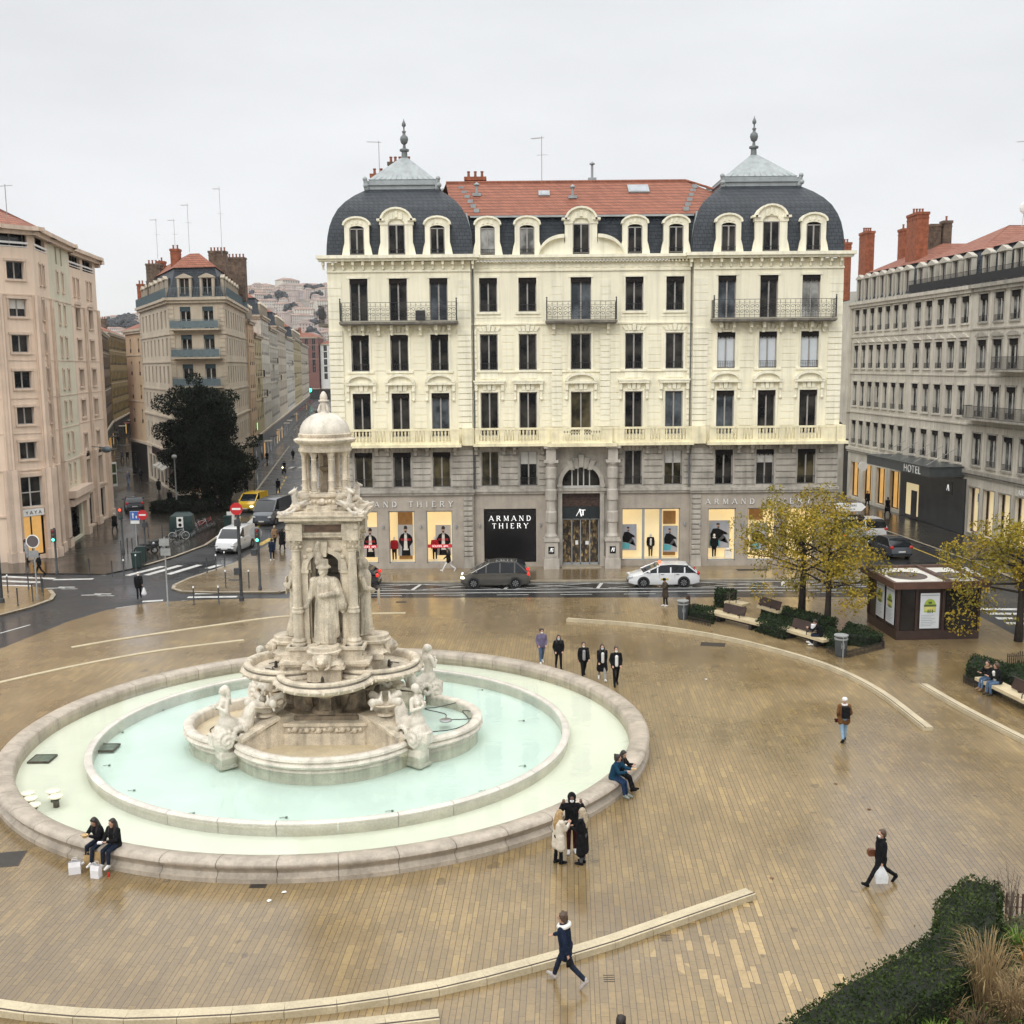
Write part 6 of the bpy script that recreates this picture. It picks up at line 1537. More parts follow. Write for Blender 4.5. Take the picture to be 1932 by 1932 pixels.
b1=rrow('stone_house','pale carved stone house with arched corner passage, left of the hotel',111.0,97.6,20.3,GREYW2,GREYW2,7,lvl(7,'ra',1.1)+[(.3,2.1,3.6,'ras',dict(n=4,gl=WARM,leafs=2,fr=DARKSH,depth=.4))],('mansard',2.9,4.5,2.2),(chat((111,97.6),1601,459,2.5,.9,2.2,BRICK,3),chat((111,97.6),1643,438,2.5,.9,2.2,BRICK,4),chat((111,97.6),1716,432,4,1.0,1.4,BRICK,2)),70)
b2=rrow('hotel_building','grey stone hotel with gabled attic windows and a dark entrance canopy',97.6,86.3,20.3,GREYW,GREYW,5,lvl(5,'rb',1.25),('mansard',2.9,4.8,2.5),(chat((97.6,86.3),1738,403,2.2,1.1,2.6,BRICK,4),chat((97.6,86.3),1768,424,5,1.0,1.4,BRICKD,0),chat((97.6,86.3),1792,417,6,.8,.9,BRICKD,1)),71)
b3=rrow('stone_house','long grey stone house with iron balconies at the right edge of the photo',86.3,58.0,20.3,GREYW,GREYT,12,[(17.3,1.35,2.2,'rc5',dict(gl=HG,val=.4,rail=.5,fr=FRAMEW,surr=.1)),(13.6,1.35,2.3,'rc4',dict(gl=HG,val=.4,rail=.5,fr=FRAMEW,surr=.1,ped=2)),(9.75,1.35,2.5,'rc3',dict(gl=HG,val=.35,rail=.5,fr=FRAMEW,surr=.12)),(5.85,1.35,2.6,'rc2',dict(gl=HG,val=.35,rail=.5,fr=FRAMEW,surr=.1)),(.35,1.6,3.7,'rcs',dict(gl=INT,leafs=1,fr=PINKT,depth=.5,surr=.08))],('mansard',2.9,5.2,2.8),((5,-12,24,27,.8,.8,BRICKD,1),),72,balc=((4.4,14,13.55,IRON),(.4,16,9.7,IRON)))
for bb,Y0,Y1 in((b2,97.6,86.3),(b3,86.3,58.0)):
 T,Lg=edgeT([rp(Y0),rp(Y1)],0,rp(Y0));r=MB(T@Matrix.Translation((Lg/2,0,0)));rail_panel(r,Lg,20.32,21.45,-.34,int(Lg/.14));r.box(-Lg/2,Lg/2,-.335,-.325,20.4,21.1);r.build('terrace_rail',IRON,bb)
T,Lg=edgeT([rp(86.3),rp(58)],0,rp(86.3));t=MB(T)
serif_text(t,'ARMAND',9.6,4.32,.36,-.30,-.26,.3);t.build('shop_lettering',WHITEP,b3)
T,Lg=edgeT([rp(97.6),rp(86.3)],0,rp(97.6))
h_=MB(T);h_.box(-.4,Lg+.2,-.15,.3,0.02,4.6);h_.build('dark_frontage',mat('black_frontage',(.03,.034,.036),.3,.3,1),b2)
h_=MB(T);h_.box(-1.5,Lg-.2,-3.0,-.1,4.75,5.55);h_.box(-1.6,Lg-.1,-3.1,-.1,5.55,5.62);ho=h_.build('entrance_canopy',mat('canopy_metal',(.06,.07,.075),.35,.2,2),b2)
text_mesh('HOTEL',.92,T@TR(Lg-3.4,-3.02,4.84)@UP,'lettering',WHITEP,ho,.02,space=1.15)
r=MB(T)
for k in range(5):r.tube([(k*2.4,-2.6,5.6),(k*2.4+.2,-.1,7.0)],.03,5)
r.build('canopy_rod',FRAMEG,ho)
e_=MB(T);e_.box(1.0,3.4,-.19,-.15,.3,3.2);e_.build('lit_shop_window',INT,b2);e_=MB(T);e_.box(2.1,3.2,-.23,-.19,.1,2.6);e_.build('doorway',DARKSH,b2)
h2=MB(T);h2.box(Lg-1.0,Lg+.1,-1.2,-1.1,3.3,4.4);ho2=h2.build('hanging_sign',DARKSH,b2);h3=MB(T);h3.slab([(Lg-.75,3.6),(Lg-.68,3.6),(Lg-.5,4.1),(Lg-.6,4.1)],-1.21,-1.2);h3.slab([(Lg-.55,4.1),(Lg-.45,4.1),(Lg-.3,3.6),(Lg-.4,3.6)],-1.212,-1.2);h3.build('emblem',LETTER,ho2)
T,Lg=edgeT([rp(111.0),rp(97.6)],0,rp(111.0))
a_=MB(T);a_.box(-3.5,-.05,-.3,.6,9.0,20.3);a_.box(-3.5,-2.7,-.3,.6,0,9.0);O_=[(-1.7-1.5*cos(pi*q/10),6.2+1.7*sin(pi*q/10))for q in range(11)]
for q in range(10):a_.slab([O_[q],(O_[q][0],9.0),(O_[q+1][0],9.0),O_[q+1]][::-1],-.3,.6)
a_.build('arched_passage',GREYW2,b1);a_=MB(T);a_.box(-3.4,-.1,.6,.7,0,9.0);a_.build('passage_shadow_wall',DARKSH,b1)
s_=MB(T);s_.lathe([(.001,0),(.5,0),(.5,.1),(.001,.1)],20);
s2=MB(T@TR(6.3,-1.0,3.9)@Matrix.Rotation(R(90),4,'Y'));s2.lathe([(.001,-.05),(.48,-.05),(.48,.05),(.001,.05)],20);s2.build('round_sign',WHITEP,b1)
s2=MB(T@TR(.4,-1.3,4.6)@Matrix.Rotation(R(90),4,'Y'));s2.lathe([(.001,-.05),(.42,-.05),(.42,.05),(.001,.05)],20);s2.build('oval_sign',FRAMEW,b1)
d_=MB(TR(5.6,-8.6,26.2));d_.ball((0,-.4,.4),.5,12,6,(1,.25,1));d_.tube([(0,0,-1),(0,-.3,.4)],.04,5);d_.build('satellite_dish',WHITEP,b2)
antenna(b2,6.0,-8.0,28,4.2,2.4)
d_=MB();d_.lathe([(.16,24),(.14,27.2),(.28,27.3),(.28,27.6),(.1,27.9),(.2,28.0),(.2,28.1)],10,(6.3,-11.5));d_.build('flue_pipe',FRAMEG,b2)
rowblk('street_house','dark house closing the end of the right-hand street',(19,150),(44,150),16,GREYW,10,seed=80)
# ---- hillside houses far behind
HC=[mat('far_house_a',(.62,.57,.52),.9,.1,.05),mat('far_house_b',(.56,.47,.43),.9,.1,.05),mat('far_house_c',(.64,.60,.53),.9,.1,.05),mat('far_house_d',(.50,.44,.44),.9,.1,.05)]
HR=[mat('far_roof_a',(.32,.22,.18),.9,.2,.1),mat('far_roof_b',(.28,.22,.20),.9,.2,.1)]
FARW=mat('far_window',(.10,.095,.10),.5,.1,1)
def hhouse(ci,w,d,h):
 r=empty('hillside_house',(0,0,0));b=MB();b.box(-w/2,w/2,-d/2,d/2,-6,h);b.mi=1
 for j in range(int(h/3)):
  for i in range(int(w/2.6)):x=-w/2+(i+.5)*w/int(w/2.6);b.box(x-.45,x+.45,-d/2-.03,-d/2+.1,j*3+1,j*3+2.6)
 b.build('wall',[HC[ci],FARW],r)
 q=MB();q.loft([[(-w/2-.4,-d/2-.4,h),(w/2+.4,-d/2-.4,h),(w/2+.4,d/2+.4,h),(-w/2-.4,d/2+.4,h)],[(-w/4,-.4,h+2.4),(w/4,-.4,h+2.4),(w/4,.4,h+2.4),(-w/4,.4,h+2.4)]]);q.build('roof',HR[ci%2],r)
 tag(r,'small pale tiled house among the many stacked on the distant hillside','house','houses on the distant hill');return r
protos=[]
rh=random.Random(11);first={}
def hput(x,y,ci,sc=1.0):
 z=hill_z(x,y)
 if ci not in first:
  o=hhouse(ci%4,*[(11,9,9),(15,10,12),(20,11,15),(10,9,7),(30,12,12),(12,10,16)][ci]);first[ci]=o
 else:o=clone(first[ci],(0,0,0))
 o.location=(x,y,z+.5);o.rotation_euler=(0,0,rh.uniform(-.9,.9));o.scale=(sc,sc,sc)
for(r0,r1,n)in((-.405,-.335,60),(-.27,-.165,215)):
 for i in range(n):
  y=640+380*(i+rh.random())/n;rr=r0+(r1-r0)*rh.random();hput(rr*y,y,rh.randrange(6),rh.uniform(.5,.75))
for(x,y,ci)in((-372,985,4),(-340,990,4),(-322,1005,2),(-232,1000,4),(-205,990,2),(-188,1010,4)):hput(x,y,ci,1.0)
FT=mat('far_tree_foliage',(.055,.06,.065),.9,.4,.1)
FTT=mat('far_tree_trunk',(.08,.07,.06),.9)
def ftree():
 r=empty('hillside_tree',(0,0,0));b=MB();q=random.Random(2)
 for k in range(26):t=q.uniform(0,6.28);rr=4.5*sqrt(q.random());b.ball((rr*cos(t),rr*sin(t),7+q.uniform(-3,4)),q.uniform(1,2.2),6,4)
 b.build('crown',FT,r);b=MB();b.tube([(0,0,-3),(0,0,6)],.5,6);b.build('trunk',FTT,r)
 return tag(r,'bare greyish tree among the houses on the distant hill','tree','trees on the distant hill')
f0=ftree()
for i in range(34):
 o=f0 if i==0 else clone(f0,(0,0,0))
 if i<16:y=rh.uniform(820,900);x=rh.uniform(-.378,-.35)*y
 else:y=rh.uniform(650,960);x=rh.uniform(-.26,-.17)*y
 o.location=(x,y,hill_z(x,y));o.rotation_euler=(0,0,rh.random()*6)
# ================================================================ people
def cloth(name,c,var=.2):return mat('cloth_'+name,c,.9,var,9,bump=.5,bscale=16,spec=.12)
SKIN=mat('skin',(.46,.27,.19),.5,.08,6);SKIND=mat('dark_skin',(.12,.06,.04),.5,.08,6)
HAIRB=mat('dark_hair',(.025,.016,.012),.5,.4,20);HAIRN=mat('brown_hair',(.08,.045,.025),.5,.3,20);HAIRL=mat('blonde_hair',(.42,.27,.12),.5,.3,20);HAIRG=mat('fair_grey_hair',(.42,.35,.24),.5,.3,20)
MASKM=mat('face_mask',(.72,.74,.75),.7,.03,5);MASKB=mat('blue_face_mask',(.45,.62,.70),.7,.03,5);EYE=mat('eye',(.02,.015,.012),.2)
BLK=cloth('black',(.012,.012,.014),.4);NAVY=cloth('navy',(.012,.020,.042));JEAN=cloth('jeans',(.10,.16,.26));LJEAN=cloth('light_jeans',(.24,.36,.48));DKJ=cloth('dark_jeans',(.018,.025,.042));WHC=cloth('cream_wool',(.62,.56,.46),.1)
MAR=cloth('maroon',(.045,.012,.014));GREYC=cloth('grey',(.10,.10,.11));LGC=cloth('light_grey',(.36,.36,.36));BROWN=cloth('brown',(.16,.075,.03));TEAL=cloth('teal',(.010,.045,.085));PURP=cloth('violet_grey',(.16,.14,.22));WHT=cloth('white',(.7,.69,.66),.06);RED=cloth('red',(.34,.015,.02));TAN=cloth('tan',(.28,.18,.11));DGR=cloth('dark_green',(.02,.03,.022));OLV=cloth('olive_brown',(.07,.055,.04))
def person(loc,rz,label,H=1.72,leg=((0,0),(0,0)),arm=((0,15,8),(0,15,8)),lean=0,coat=BLK,clen=.12,trou=DKJ,shoe=BLK,hair=HAIRB,hs='short',skin=SKIN,mask=None,hood=None,hat=None,scarf=None,top=None,near=True,turn=0,nod=0,sit=None,group=None,boots=0,open_=False,fur=None,ht=1.0,cat='person',kneeout=0):
 """leg: (hip forward deg, knee bend deg) left/right. arm: (shoulder forward, elbow bend, out). faces local -y."""
 k=H/1.72
 root=empty(cat,loc,rz,label,cat,group)
 vx=(.011 if near else.024);vc=.018 if near else.026
 D=R
 up=Vector((0,-sin(D(lean)),cos(D(lean))))
 hipz=0
 hip=Vector((0,0,0));J={}
 for i,s in((0,-1),(1,1)):
  f,kb=leg[i][0],leg[i][1];hp=Vector((s*.09,0,0));ko=kneeout*s
  d1=Vector((sin(D(ko)),-sin(D(f)),-cos(D(f)))).normalized();kn=hp+d1*.42;d2=Vector((0,-sin(D(f-kb)),-cos(D(f-kb))));an=kn+d2*.41
  tf=f-kb;fd=Vector((s*.12,-cos(D(min(35,max(-60,tf if abs(tf)>12 else 0)))),-sin(D(-min(35,max(-60,tf if abs(tf)>12 else 0))))*1)).normalized()
  J[i]=(hp,kn,an,fd)
 low=min(min((J[i][2]-Vector((0,0,.085))).z,(J[i][2]+J[i][3]*.15-Vector((0,0,.05))).z)for i in(0,1))
 hz=(sit/k)if sit is not None else-low
 off=Vector((0,0,hz))
 chest=hip+up*.36;neck=hip+up*.52;sh=hip+up*.47
 hd=neck+Vector((0,-sin(D(lean*.4+nod))*.15,.145));Rz=Matrix.Rotation(D(turn),3,'Z');Rn=Rz@Matrix.Rotation(D(nod),3,'X')
 A={}
 for i,s in((0,-1),(1,1)):
  f,eb,ou=arm[i][:3];inn=arm[i][3]if len(arm[i])>3 else 0
  s0=sh+Vector((s*.175,0,0));d1=Vector((s*sin(D(ou)),-sin(D(f))*cos(D(ou)),-cos(D(f))*cos(D(ou))));el=s0+d1*.28
  d2=Vector((-s*sin(D(inn)),-sin(D(f+eb))*cos(D(inn)),-cos(D(f+eb))*cos(D(inn))));wr=el+d2*.25;A[i]=(s0,el,wr,d2)
 def P(v):return(v+off)*k
 def hp_(v):return P(hd+Rn@Vector(v))
 b=MB();C=b.cap
 b.ball(P(hd+Vector((0,0,.02))),.098*k,12,10,(.86,1.0,1.12));C(hp_((0,-.03,-.06)),hp_((0,-.045,-.085)),.06*k,.045*k)
 if near:
  C(hp_((0,-.09,.02)),hp_((0,-.112,-.012)),.012*k,.017*k,7)
  for s in(-1,1):b.ball(hp_((s*.085,.0,.005)),.022*k,7,5,(.5,.8,1.2));b.ball(hp_((s*.035,-.083,.035)),.016*k,6,4)
  b.ball(hp_((0,-.088,-.05)),.018*k,7,5,(1.3,.7,.6))
 C(P(neck-up*.05),P(hd-Vector((0,-.01,.07))),.055*k,.05*k)
 C(P(hip+up*.05),P(chest),.11*k,.12*k);C(P(sh+Vector((-.12,0,0))),P(sh+Vector((.12,0,0))),.055*k,.055*k)
 for i,s in((0,-1),(1,1)):
  s0,el,wr,d2=A[i];C(P(s0),P(el),.045*k,.036*k,8);C(P(el),P(wr),.036*k,.026*k,8)
  side=Vector((s,0,0))-d2*d2.dot(Vector((s,0,0)));side=side.normalized()if side.length>.1 else Vector((1,0,0));nrm=d2.cross(side).normalized()
  pal=wr+d2*.055;C(P(wr),P(pal+d2*.02),.026*k,.03*k,8)
  if near:
   for q in range(4):
    st=wr+d2*.075+side*(.03-.02*q);L_=(.036,.042,.039,.03)[3-q];m_=st+d2*L_+nrm*.006;e_=m_+d2*L_*.5+nrm*.03*(1 if s>0 else-1)
    C(P(st),P(m_),.0105*k,.0098*k,6);C(P(m_),P(e_),.0098*k,.0085*k,6)
   t0=wr+d2*.025-side*.022;t1=t0+d2*.035-side*.028;C(P(t0),P(t1),.013*k,.011*k,6);C(P(t1),P(t1+d2*.026),.011*k,.0095*k,6)
  else:C(P(pal),P(pal+d2*.06),.03*k,.018*k,6)
  hp,kn,an,fd=J[i];C(P(hp),P(kn),.07*k,.048*k,8);C(P(kn),P(an),.046*k,.034*k,8);C(P(an),P(an+fd*.08-Vector((0,0,.045))),.03*k,.022*k,8)
 body=blob(b,vx,'body',skin,root,1)
 if near:
  e_=MB()
  for s in(-1,1):e_.ball(hp_((s*.034,-.098,.022)),.009*k,6,4,(1.4,.6,.8))
  e_.build('eyes',EYE,body)
 b=MB();C=b.cap;b.ball(P(hip+Vector((0,.02,0))),.15*k,12,8,(1.05,.85,.85))
 for i in(0,1):
  hp,kn,an,fd=J[i];C(P(hp),P(kn),.098*k,.066*k);C(P(kn),P(kn.lerp(an,.92 if not boots else.6)),.066*k,.055*k)
 blob(b,vc,'trousers',trou,root,2)
 for i in(0,1):
  hp,kn,an,fd=J[i];b=MB();C=b.cap;heel=an-Vector((0,0,.045))-fd*.03;toe=an+fd*.17-Vector((0,0,.05));C(P(heel),P(toe),.048*k,.04*k,8);C(P(an+Vector((0,0,.03))),P(an-Vector((0,0,.03))),.046*k,.05*k,8);C(P(an),P(toe-fd*.05+Vector((0,0,.012))),.045*k,.038*k,8)
  if boots:C(P(an),P(an.lerp(kn,.45)),.058*k,.064*k,8)
  blob(b,.014 if near else.022,'shoe',shoe,root,1)
 b=MB();C=b.cap;bx=1.0 if coat is not WHC else 1.12
 for s in(-1,1):
  C(P(hip+Vector((s*.06,0,-.02))+up*.02),P(chest+Vector((s*.07,0,0))),.125*k*bx,.135*k*bx);C(P(sh+Vector((s*.02,0,.0))),P(sh+Vector((s*.165,0,-.015))),.09*k,.074*k)
 C(P(neck-up*.1),P(neck-up*.02),.1*k,.07*k);C(P(hip),P(chest),.135*k,.14*k);C(P(chest),P(sh),.14*k,.11*k)
 if clen>0:
  for i,s in((0,-1),(1,1)):
   hp,kn,an,fd=J[i]
   if sit is None:
    dn=(kn-hp).normalized()*.45+Vector((0,0,-1))*.55;e_=hp+Vector((s*.02,0,0))+dn*clen;C(P(hp+Vector((s*.01,0,0))),P(e_),.13*k*bx,(.125+clen*.05)*k*bx);C(P(hip),P(Vector((0,e_.y*.5,e_.z))),.13*k,.13*k)
   else:C(P(hp),P(hp+(kn-hp)*min(1,clen*2)),.115*k,.10*k)
 for i,s in((0,-1),(1,1)):
  s0,el,wr,d2=A[i];C(P(s0),P(el),.076*k*bx,.062*k*bx);C(P(el),P(wr-d2*.01),.062*k*bx,.045*k*bx)
 jk=blob(b,vc,'coat' if clen>.2 else 'jacket',coat,root,2)
 if top or open_:
  b=MB();q=Vector((0,-.135,0));b.cap(P(hip+up*.02+q*.98),P(chest+up*.04+q*1.02),.07*k,.072*k);blob(b,.016,'shirt',top or WHT,root,1)
 b=MB();C=b.cap
 if hat:
  b.ball(hp_((0,.01,.06)),.108*k,12,8,(1,1.05,.85));blob(b,.014,'hat',hat,root,1);b=MB();C=b.cap
 if hood:
  b.ball(hp_((0,.035,.03)),.125*k,12,9,(1,1.0,1.15));C(hp_((0,.04,-.06)),P(neck),.10*k,.10*k);C(hp_((-.07,-.02,-.06)),hp_((.0,-.03,.13)),.045*k,.045*k);C(hp_((.07,-.02,-.06)),hp_((.0,-.03,.13)),.045*k,.045*k);blob(b,.015,'hood',hood,root,1);b=MB();C=b.cap
 if hs!='none' and not hood:
  b.ball(hp_((0,.022,.045)),.103*k,12,9,(.93,1.0,1.05));C(hp_((0,.06,-.02)),hp_((0,.05,.04)),.075*k,.08*k)
  for s in(-1,1):C(hp_((s*.07,.03,-.02)),hp_((s*.06,-.035,.085)),.032*k,.03*k)
  if hs in('long','longer'):
   L_=.26 if hs=='long' else.34
   for s in(-1,1):C(hp_((s*.075,.02,.0)),P(neck+Vector((s*.10,.01-.04,-.02))),.042*k,.05*k);C(P(neck+Vector((s*.10,-.03,-.02))),P(neck+Vector((s*.10,-.09,-L_+.1))),.048*k,.03*k)
   C(hp_((0,.07,-.02)),P(neck+Vector((0,.09,-.1))),.085*k,.1*k);C(P(neck+Vector((0,.09,-.1))),P(neck+Vector((0,.12,-L_))),.1*k,.05*k)
  if hs=='bun':b.ball(hp_((0,.1,.13)),.045*k,8,6);C(hp_((0,.08,-.03)),hp_((0,.09,.06)),.05*k,.05*k)
  if hs=='curly':
   for q in range(16):t=q*2.4;b.ball(hp_((.085*cos(t),.02+.07*sin(t),.06+.05*sin(q*1.7))),.038*k,6,5)
  blob(b,.015 if near else.024,'hair',hair,root,1)
 if mask:
  b=MB();b.ball(hp_((0,-.072,-.045)),.058*k,10,7,(1,.75,.85));b.build('face_mask',mask,root,True)
 if fur:
  b=MB()
  for q in range(14):t=q*2*pi/14;b.ball(P(neck+Vector((.125*cos(t),.03+.115*sin(t),-.01+.03*sin(t)))),.058*k,7,5)
  blob(b,.018,'fur_trim',fur,root,1)
 if scarf:
  b=MB()
  for q in range(10):t=q*2*pi/10;b.ball(P(neck+Vector((.085*cos(t),.085*sin(t),0))),.045*k,7,5)
  blob(b,.016,'scarf',scarf,root,1)
 PJ[root.name]={kk:(root,P(v))for kk,v in dict(lh=A[0][2]+A[0][3]*.08,rh=A[1][2]+A[1][3]*.08,back=chest+Vector((0,.17,0)),hipl=hip+Vector((.2,0,0)),lap=hip+Vector((0,-.25,.1)),hipr=hip+Vector((-.2,-.02,0))).items()}
 return root
PJ={}
def wp(root,key,dx=0,dy=0,dz=0):
 v=PJ[root.name][key][1];T=Matrix.Translation(root.location)@Matrix.Rotation(root.rotation_euler.z,4,'Z');q=T@(v+Vector((dx,dy,dz)));return q
WALK1=dict(leg=((24,8),(-18,22)),arm=((-22,22,7),(24,28,7)));WALK2=dict(leg=((-16,24),(22,6)),arm=((22,26,7),(-20,20,7)));STRIDE=dict(leg=((-24,30),(32,4)),arm=((26,25,9),(-28,20,9)))
STAND=dict(leg=((3,2),(-2,2)),arm=((4,12,7),(2,12,7)));POCK=dict(leg=((14,8),(-12,14)),arm=((-8,50,14,12),(-8,50,14,12)))
SITP=dict(leg=((82,84),(80,76)),arm=((35,55,6,25),(35,55,6,25)))
def gp(u,v):x,y=G(u,v);return(x,y,0)
def rim_seat(u,v):
 x,y=G(u,v,0);a=atan2((y-FY)/SQ**2,x-FX);t=atan2((y-FY)/SQ,x-FX);return a,t
def rim_pos(t,r=11.72):return(FX+r*cos(t),FY+r*SQ*sin(t),0)
rzf=lambda a:a+pi/2
# --- two friends eating on the rim, lower left
a,t=rim_seat(187,1640);t1=t-.012;t2=t+.014
p1=person(rim_pos(t1-.012),rzf(a-.1),'person eating from a bowl, left of the two friends seated on the basin rim',1.66,arm=((42,70,8,22),(40,78,10,20)),leg=((80,78),(76,66)),hair=HAIRB,hs='long',nod=22,lean=14,coat=BLK,clen=.1,trou=DKJ,shoe=WHT,sit=.68,turn=10,kneeout=4)
p2=person(rim_pos(t2+.012),rzf(a+.0),'smiling long-haired person in black coat, right of the two friends on the rim',1.70,arm=((30,60,6,28),(32,62,6,28)),leg=((80,76),(84,80)),hair=HAIRB,hs='longer',lean=8,coat=BLK,clen=.1,trou=DKJ,shoe=WHT,sit=.68,turn=-12,nod=6,kneeout=3)
def thingp(name,label,cat,mb,m,group=None,smooth=True,sharp=40):return tag(mb.build(name,m,None,smooth,sharp),label,cat,group)
PAPERB=mat('white_paper_bag',(.72,.71,.72),.6,.05,5);KRAFT=mat('kraft_paper',(.42,.28,.12),.7,.12,5);CARD=mat('kraft_bowl_card',(.55,.38,.18),.6,.1,6)
q=wp(p1,'rh',.0,-.06,.02);b=MB(TR(q.x,q.y,q.z-.02));b.lathe([(.001,-.03),(.06,-.03),(.09,.05),(.095,.055),(.085,.05),(.001,.03)],16);thingp('food_bowl','kraft paper bowl held by the left friend on the rim','bowl',b,CARD)
q=wp(p2,'lh',.0,-.05,.02);b=MB(TR(q.x,q.y,q.z));b.box(-.07,.07,-.045,.045,-.02,.03);thingp('sandwich_box','small pale open food box held by the right friend','box',b,PAPERB,smooth=False)
def bag(u,v,w,d,h,m,lab,rz=0,name='paper_bag',z=0,handles=True):
 x,y=G(u,v);r=empty(name,(x,y,z),rz,lab,'bag');b=MB();b.loft([[(-w/2,-d/2,0),(w/2,-d/2,0),(w/2,d/2,0),(-w/2,d/2,0)],[(-w/2*1.03,-d/2,h*.6),(w/2*.98,-d/2,h*.6),(w/2,d/2,h*.6),(-w/2,d/2,h*.6)],[(-w/2,-d*.3,h),(w/2,-d*.25,h*.97),(w/2,d*.25,h),(-w/2,d*.3,h*.98)]],cap=False);b.quad((-w/2,-d/2,0),(w/2,-d/2,0),(w/2,d/2,0),(-w/2,d/2,0));b.build('bag_body',m,r)
 if handles:
  c=MB();
  for yy in(-d*.27,d*.27):c.tube([(-w*.22,yy,h*.97),(-w*.2,yy,h*1.2),(w*.2,yy,h*1.2),(w*.22,yy,h*.97)],.008,5)
  c.build('handle',m,r)
 return r
bag(142,1647,.32,.2,.36,PAPERB,'white paper carrier bag standing farthest left by the seated friends',.3);bag(182,1655,.26,.18,.38,PAPERB,"white paper carrier bag standing between the friends' shoes",-.2);bag(171,1636,.3,.16,.4,KRAFT,'brown paper bag leaning on the rim behind the white bags',.1);bag(190,1636,.26,.16,.5,KRAFT,'tall brown paper bag against the rim under the right friend',0,handles=False)
x,y=G(205,1654);b=MB(TR(x,y,0));b.lathe([(.001,0),(.03,0),(.033,.01),(.033,.11),(.028,.122),(.001,.118)],12);thingp('drink_can','small red drink can standing beside white shoes by the rim','can',b,mat('red_can',(.5,.02,.02),.3,.1,8))
# --- the three standing friends
w1=person(gp(1054,1629),R(120),'person with blonde hair in a cream wool coat, standing in a group of three',1.62,coat=WHC,clen=.34,trou=BLK,shoe=BLK,boots=1,hair=HAIRL,hs='long',arm=((28,88,4,28),(28,88,4,28)),nod=18,leg=((4,4),(-3,3)))
w2=person(gp(1079,1608),R(0),'person in black hooded sweater with white face mask, behind the two standing friends',1.82,coat=BLK,clen=.06,trou=MAR,shoe=WHT,hood=BLK,mask=MASKM,skin=SKIND,arm=((58,122,38,18),(58,122,38,18)),leg=((2,2),(-2,3)))
w3=person(gp(1099,1630),R(-118),'person with fair hair in a long black coat, standing in a group of three',1.70,coat=BLK,clen=.52,trou=GREYC,shoe=BLK,hair=HAIRG,hs='long',arm=((20,60,5,20),(20,60,5,20)),scarf=GREYC,nod=6)
# --- couple seated on the rim at the right
a,t=rim_seat(1180,1500)
c1=person(rim_pos(t-.020),rzf(a-.05),'person with hair bun and teal jacket seated on the basin rim',1.76,coat=TEAL,clen=.12,trou=cloth('blue_cord',(.018,.04,.09)),shoe=mat('grey_sneaker',(.22,.25,.22),.7,.3,14),hair=HAIRB,hs='bun',lean=18,turn=42,arm=((40,62,5,25),(52,50,5,20)),leg=((74,66),(70,60)),sit=.68)
c2=person(rim_pos(t+.022),rzf(a+.05),'person with long dark hair in black, seated on the rim beside the teal jacket',1.66,coat=BLK,clen=.08,trou=BLK,shoe=BLK,boots=1,hair=HAIRB,hs='long',lean=14,turn=-20,nod=14,arm=((38,70,5,25),(38,70,5,25)),leg=((72,54),(66,46)),sit=.68)
q=wp(c2,'hipl',.02,-.1,0);b=MB(TR(q.x,q.y,q.z-.1,rz=a));b.box(-.13,.13,-.06,.06,-.02,.2);b.tube([(-.1,0,.2),(-.06,0,.5),(.04,.1,.55)],.012,5);thingp('shoulder_bag','white shoulder bag resting beside the seated person in black','bag',b,PAPERB,smooth=False)
q=wp(c1,'rh',0,-.04,.02);b=MB(TR(q.x,q.y,q.z));b.box(-.08,.08,-.05,.05,-.02,.02);thingp('food_box','brown food box held by the person in the teal jacket','box',b,CARD,smooth=False)
# --- walkers on the plaza
w4=person(gp(1074,1868),R(205),'person in navy parka with white fur hood stepping off the curved stone step',1.80,coat=NAVY,clen=.16,trou=DKJ,shoe=mat('pale_sneaker',(.42,.38,.36),.7,.2,14),hair=HAIRN,hs='curly',fur=WHT,leg=((26,8),(-24,26)),arm=((14,52,12),(-30,16,18)),lean=8)
w4.rotation_euler.z=R(-112);w4.location=(*G(1068,1856),.03)
q=wp(w4,'rh');b=MB(TR(q.x,q.y,q.z-.12));b.box(-.05,.05,-.03,.03,-.1,.1);b.box(-.02,.02,-.015,.015,.1,.16);thingp('camera_bag','small black pouch hanging from the hand of the person in the navy parka','pouch',b,BLK,smooth=False)
w5=person(gp(1660,1668),R(-84),'person in black coat with handbag striding left across the bright paving',1.70,coat=BLK,clen=.30,trou=BLK,shoe=BLK,hair=HAIRN,hs='short',mask=MASKM,scarf=BLK,**{k:v for k,v in STRIDE.items()if k!='arm'},arm=((-14,20,8),(4,6,12)))
q=wp(w5,'rh');b=MB(TR(q.x,q.y,q.z));b.loft([[(-.16,-.07,-.5),(.16,-.07,-.5),(.16,.07,-.5),(-.16,.07,-.5)],[(-.17,-.07,-.3),(.17,-.07,-.3),(.17,.07,-.3),(-.17,.07,-.3)],[(-.11,-.04,-.16),(.11,-.04,-.16),(.11,.04,-.16),(-.11,.04,-.16)],[(-.03,-.01,-.02),(.03,-.01,-.02),(.03,.01,-.02),(-.03,.01,-.02)]]);thingp('plastic_bag','white plastic bag carried by the striding person in black','bag',b,mat('white_plastic',(.66,.68,.70),.4,.1,8))
q=wp(w5,'hipr',0,-.16,.05);b=MB(TR(q.x,q.y,q.z));b.loft([[(-.12*s,-.05,z),(.12*s,-.05,z),(.12*s,.05,z),(-.12*s,.05,z)]for s,z in((.7,-.1),(1,-.05),(1,.04),(.6,.1))]);thingp('handbag','small brown leather handbag at the hip of the striding person','bag',b,mat('brown_leather',(.16,.06,.03),.4,.3,8))
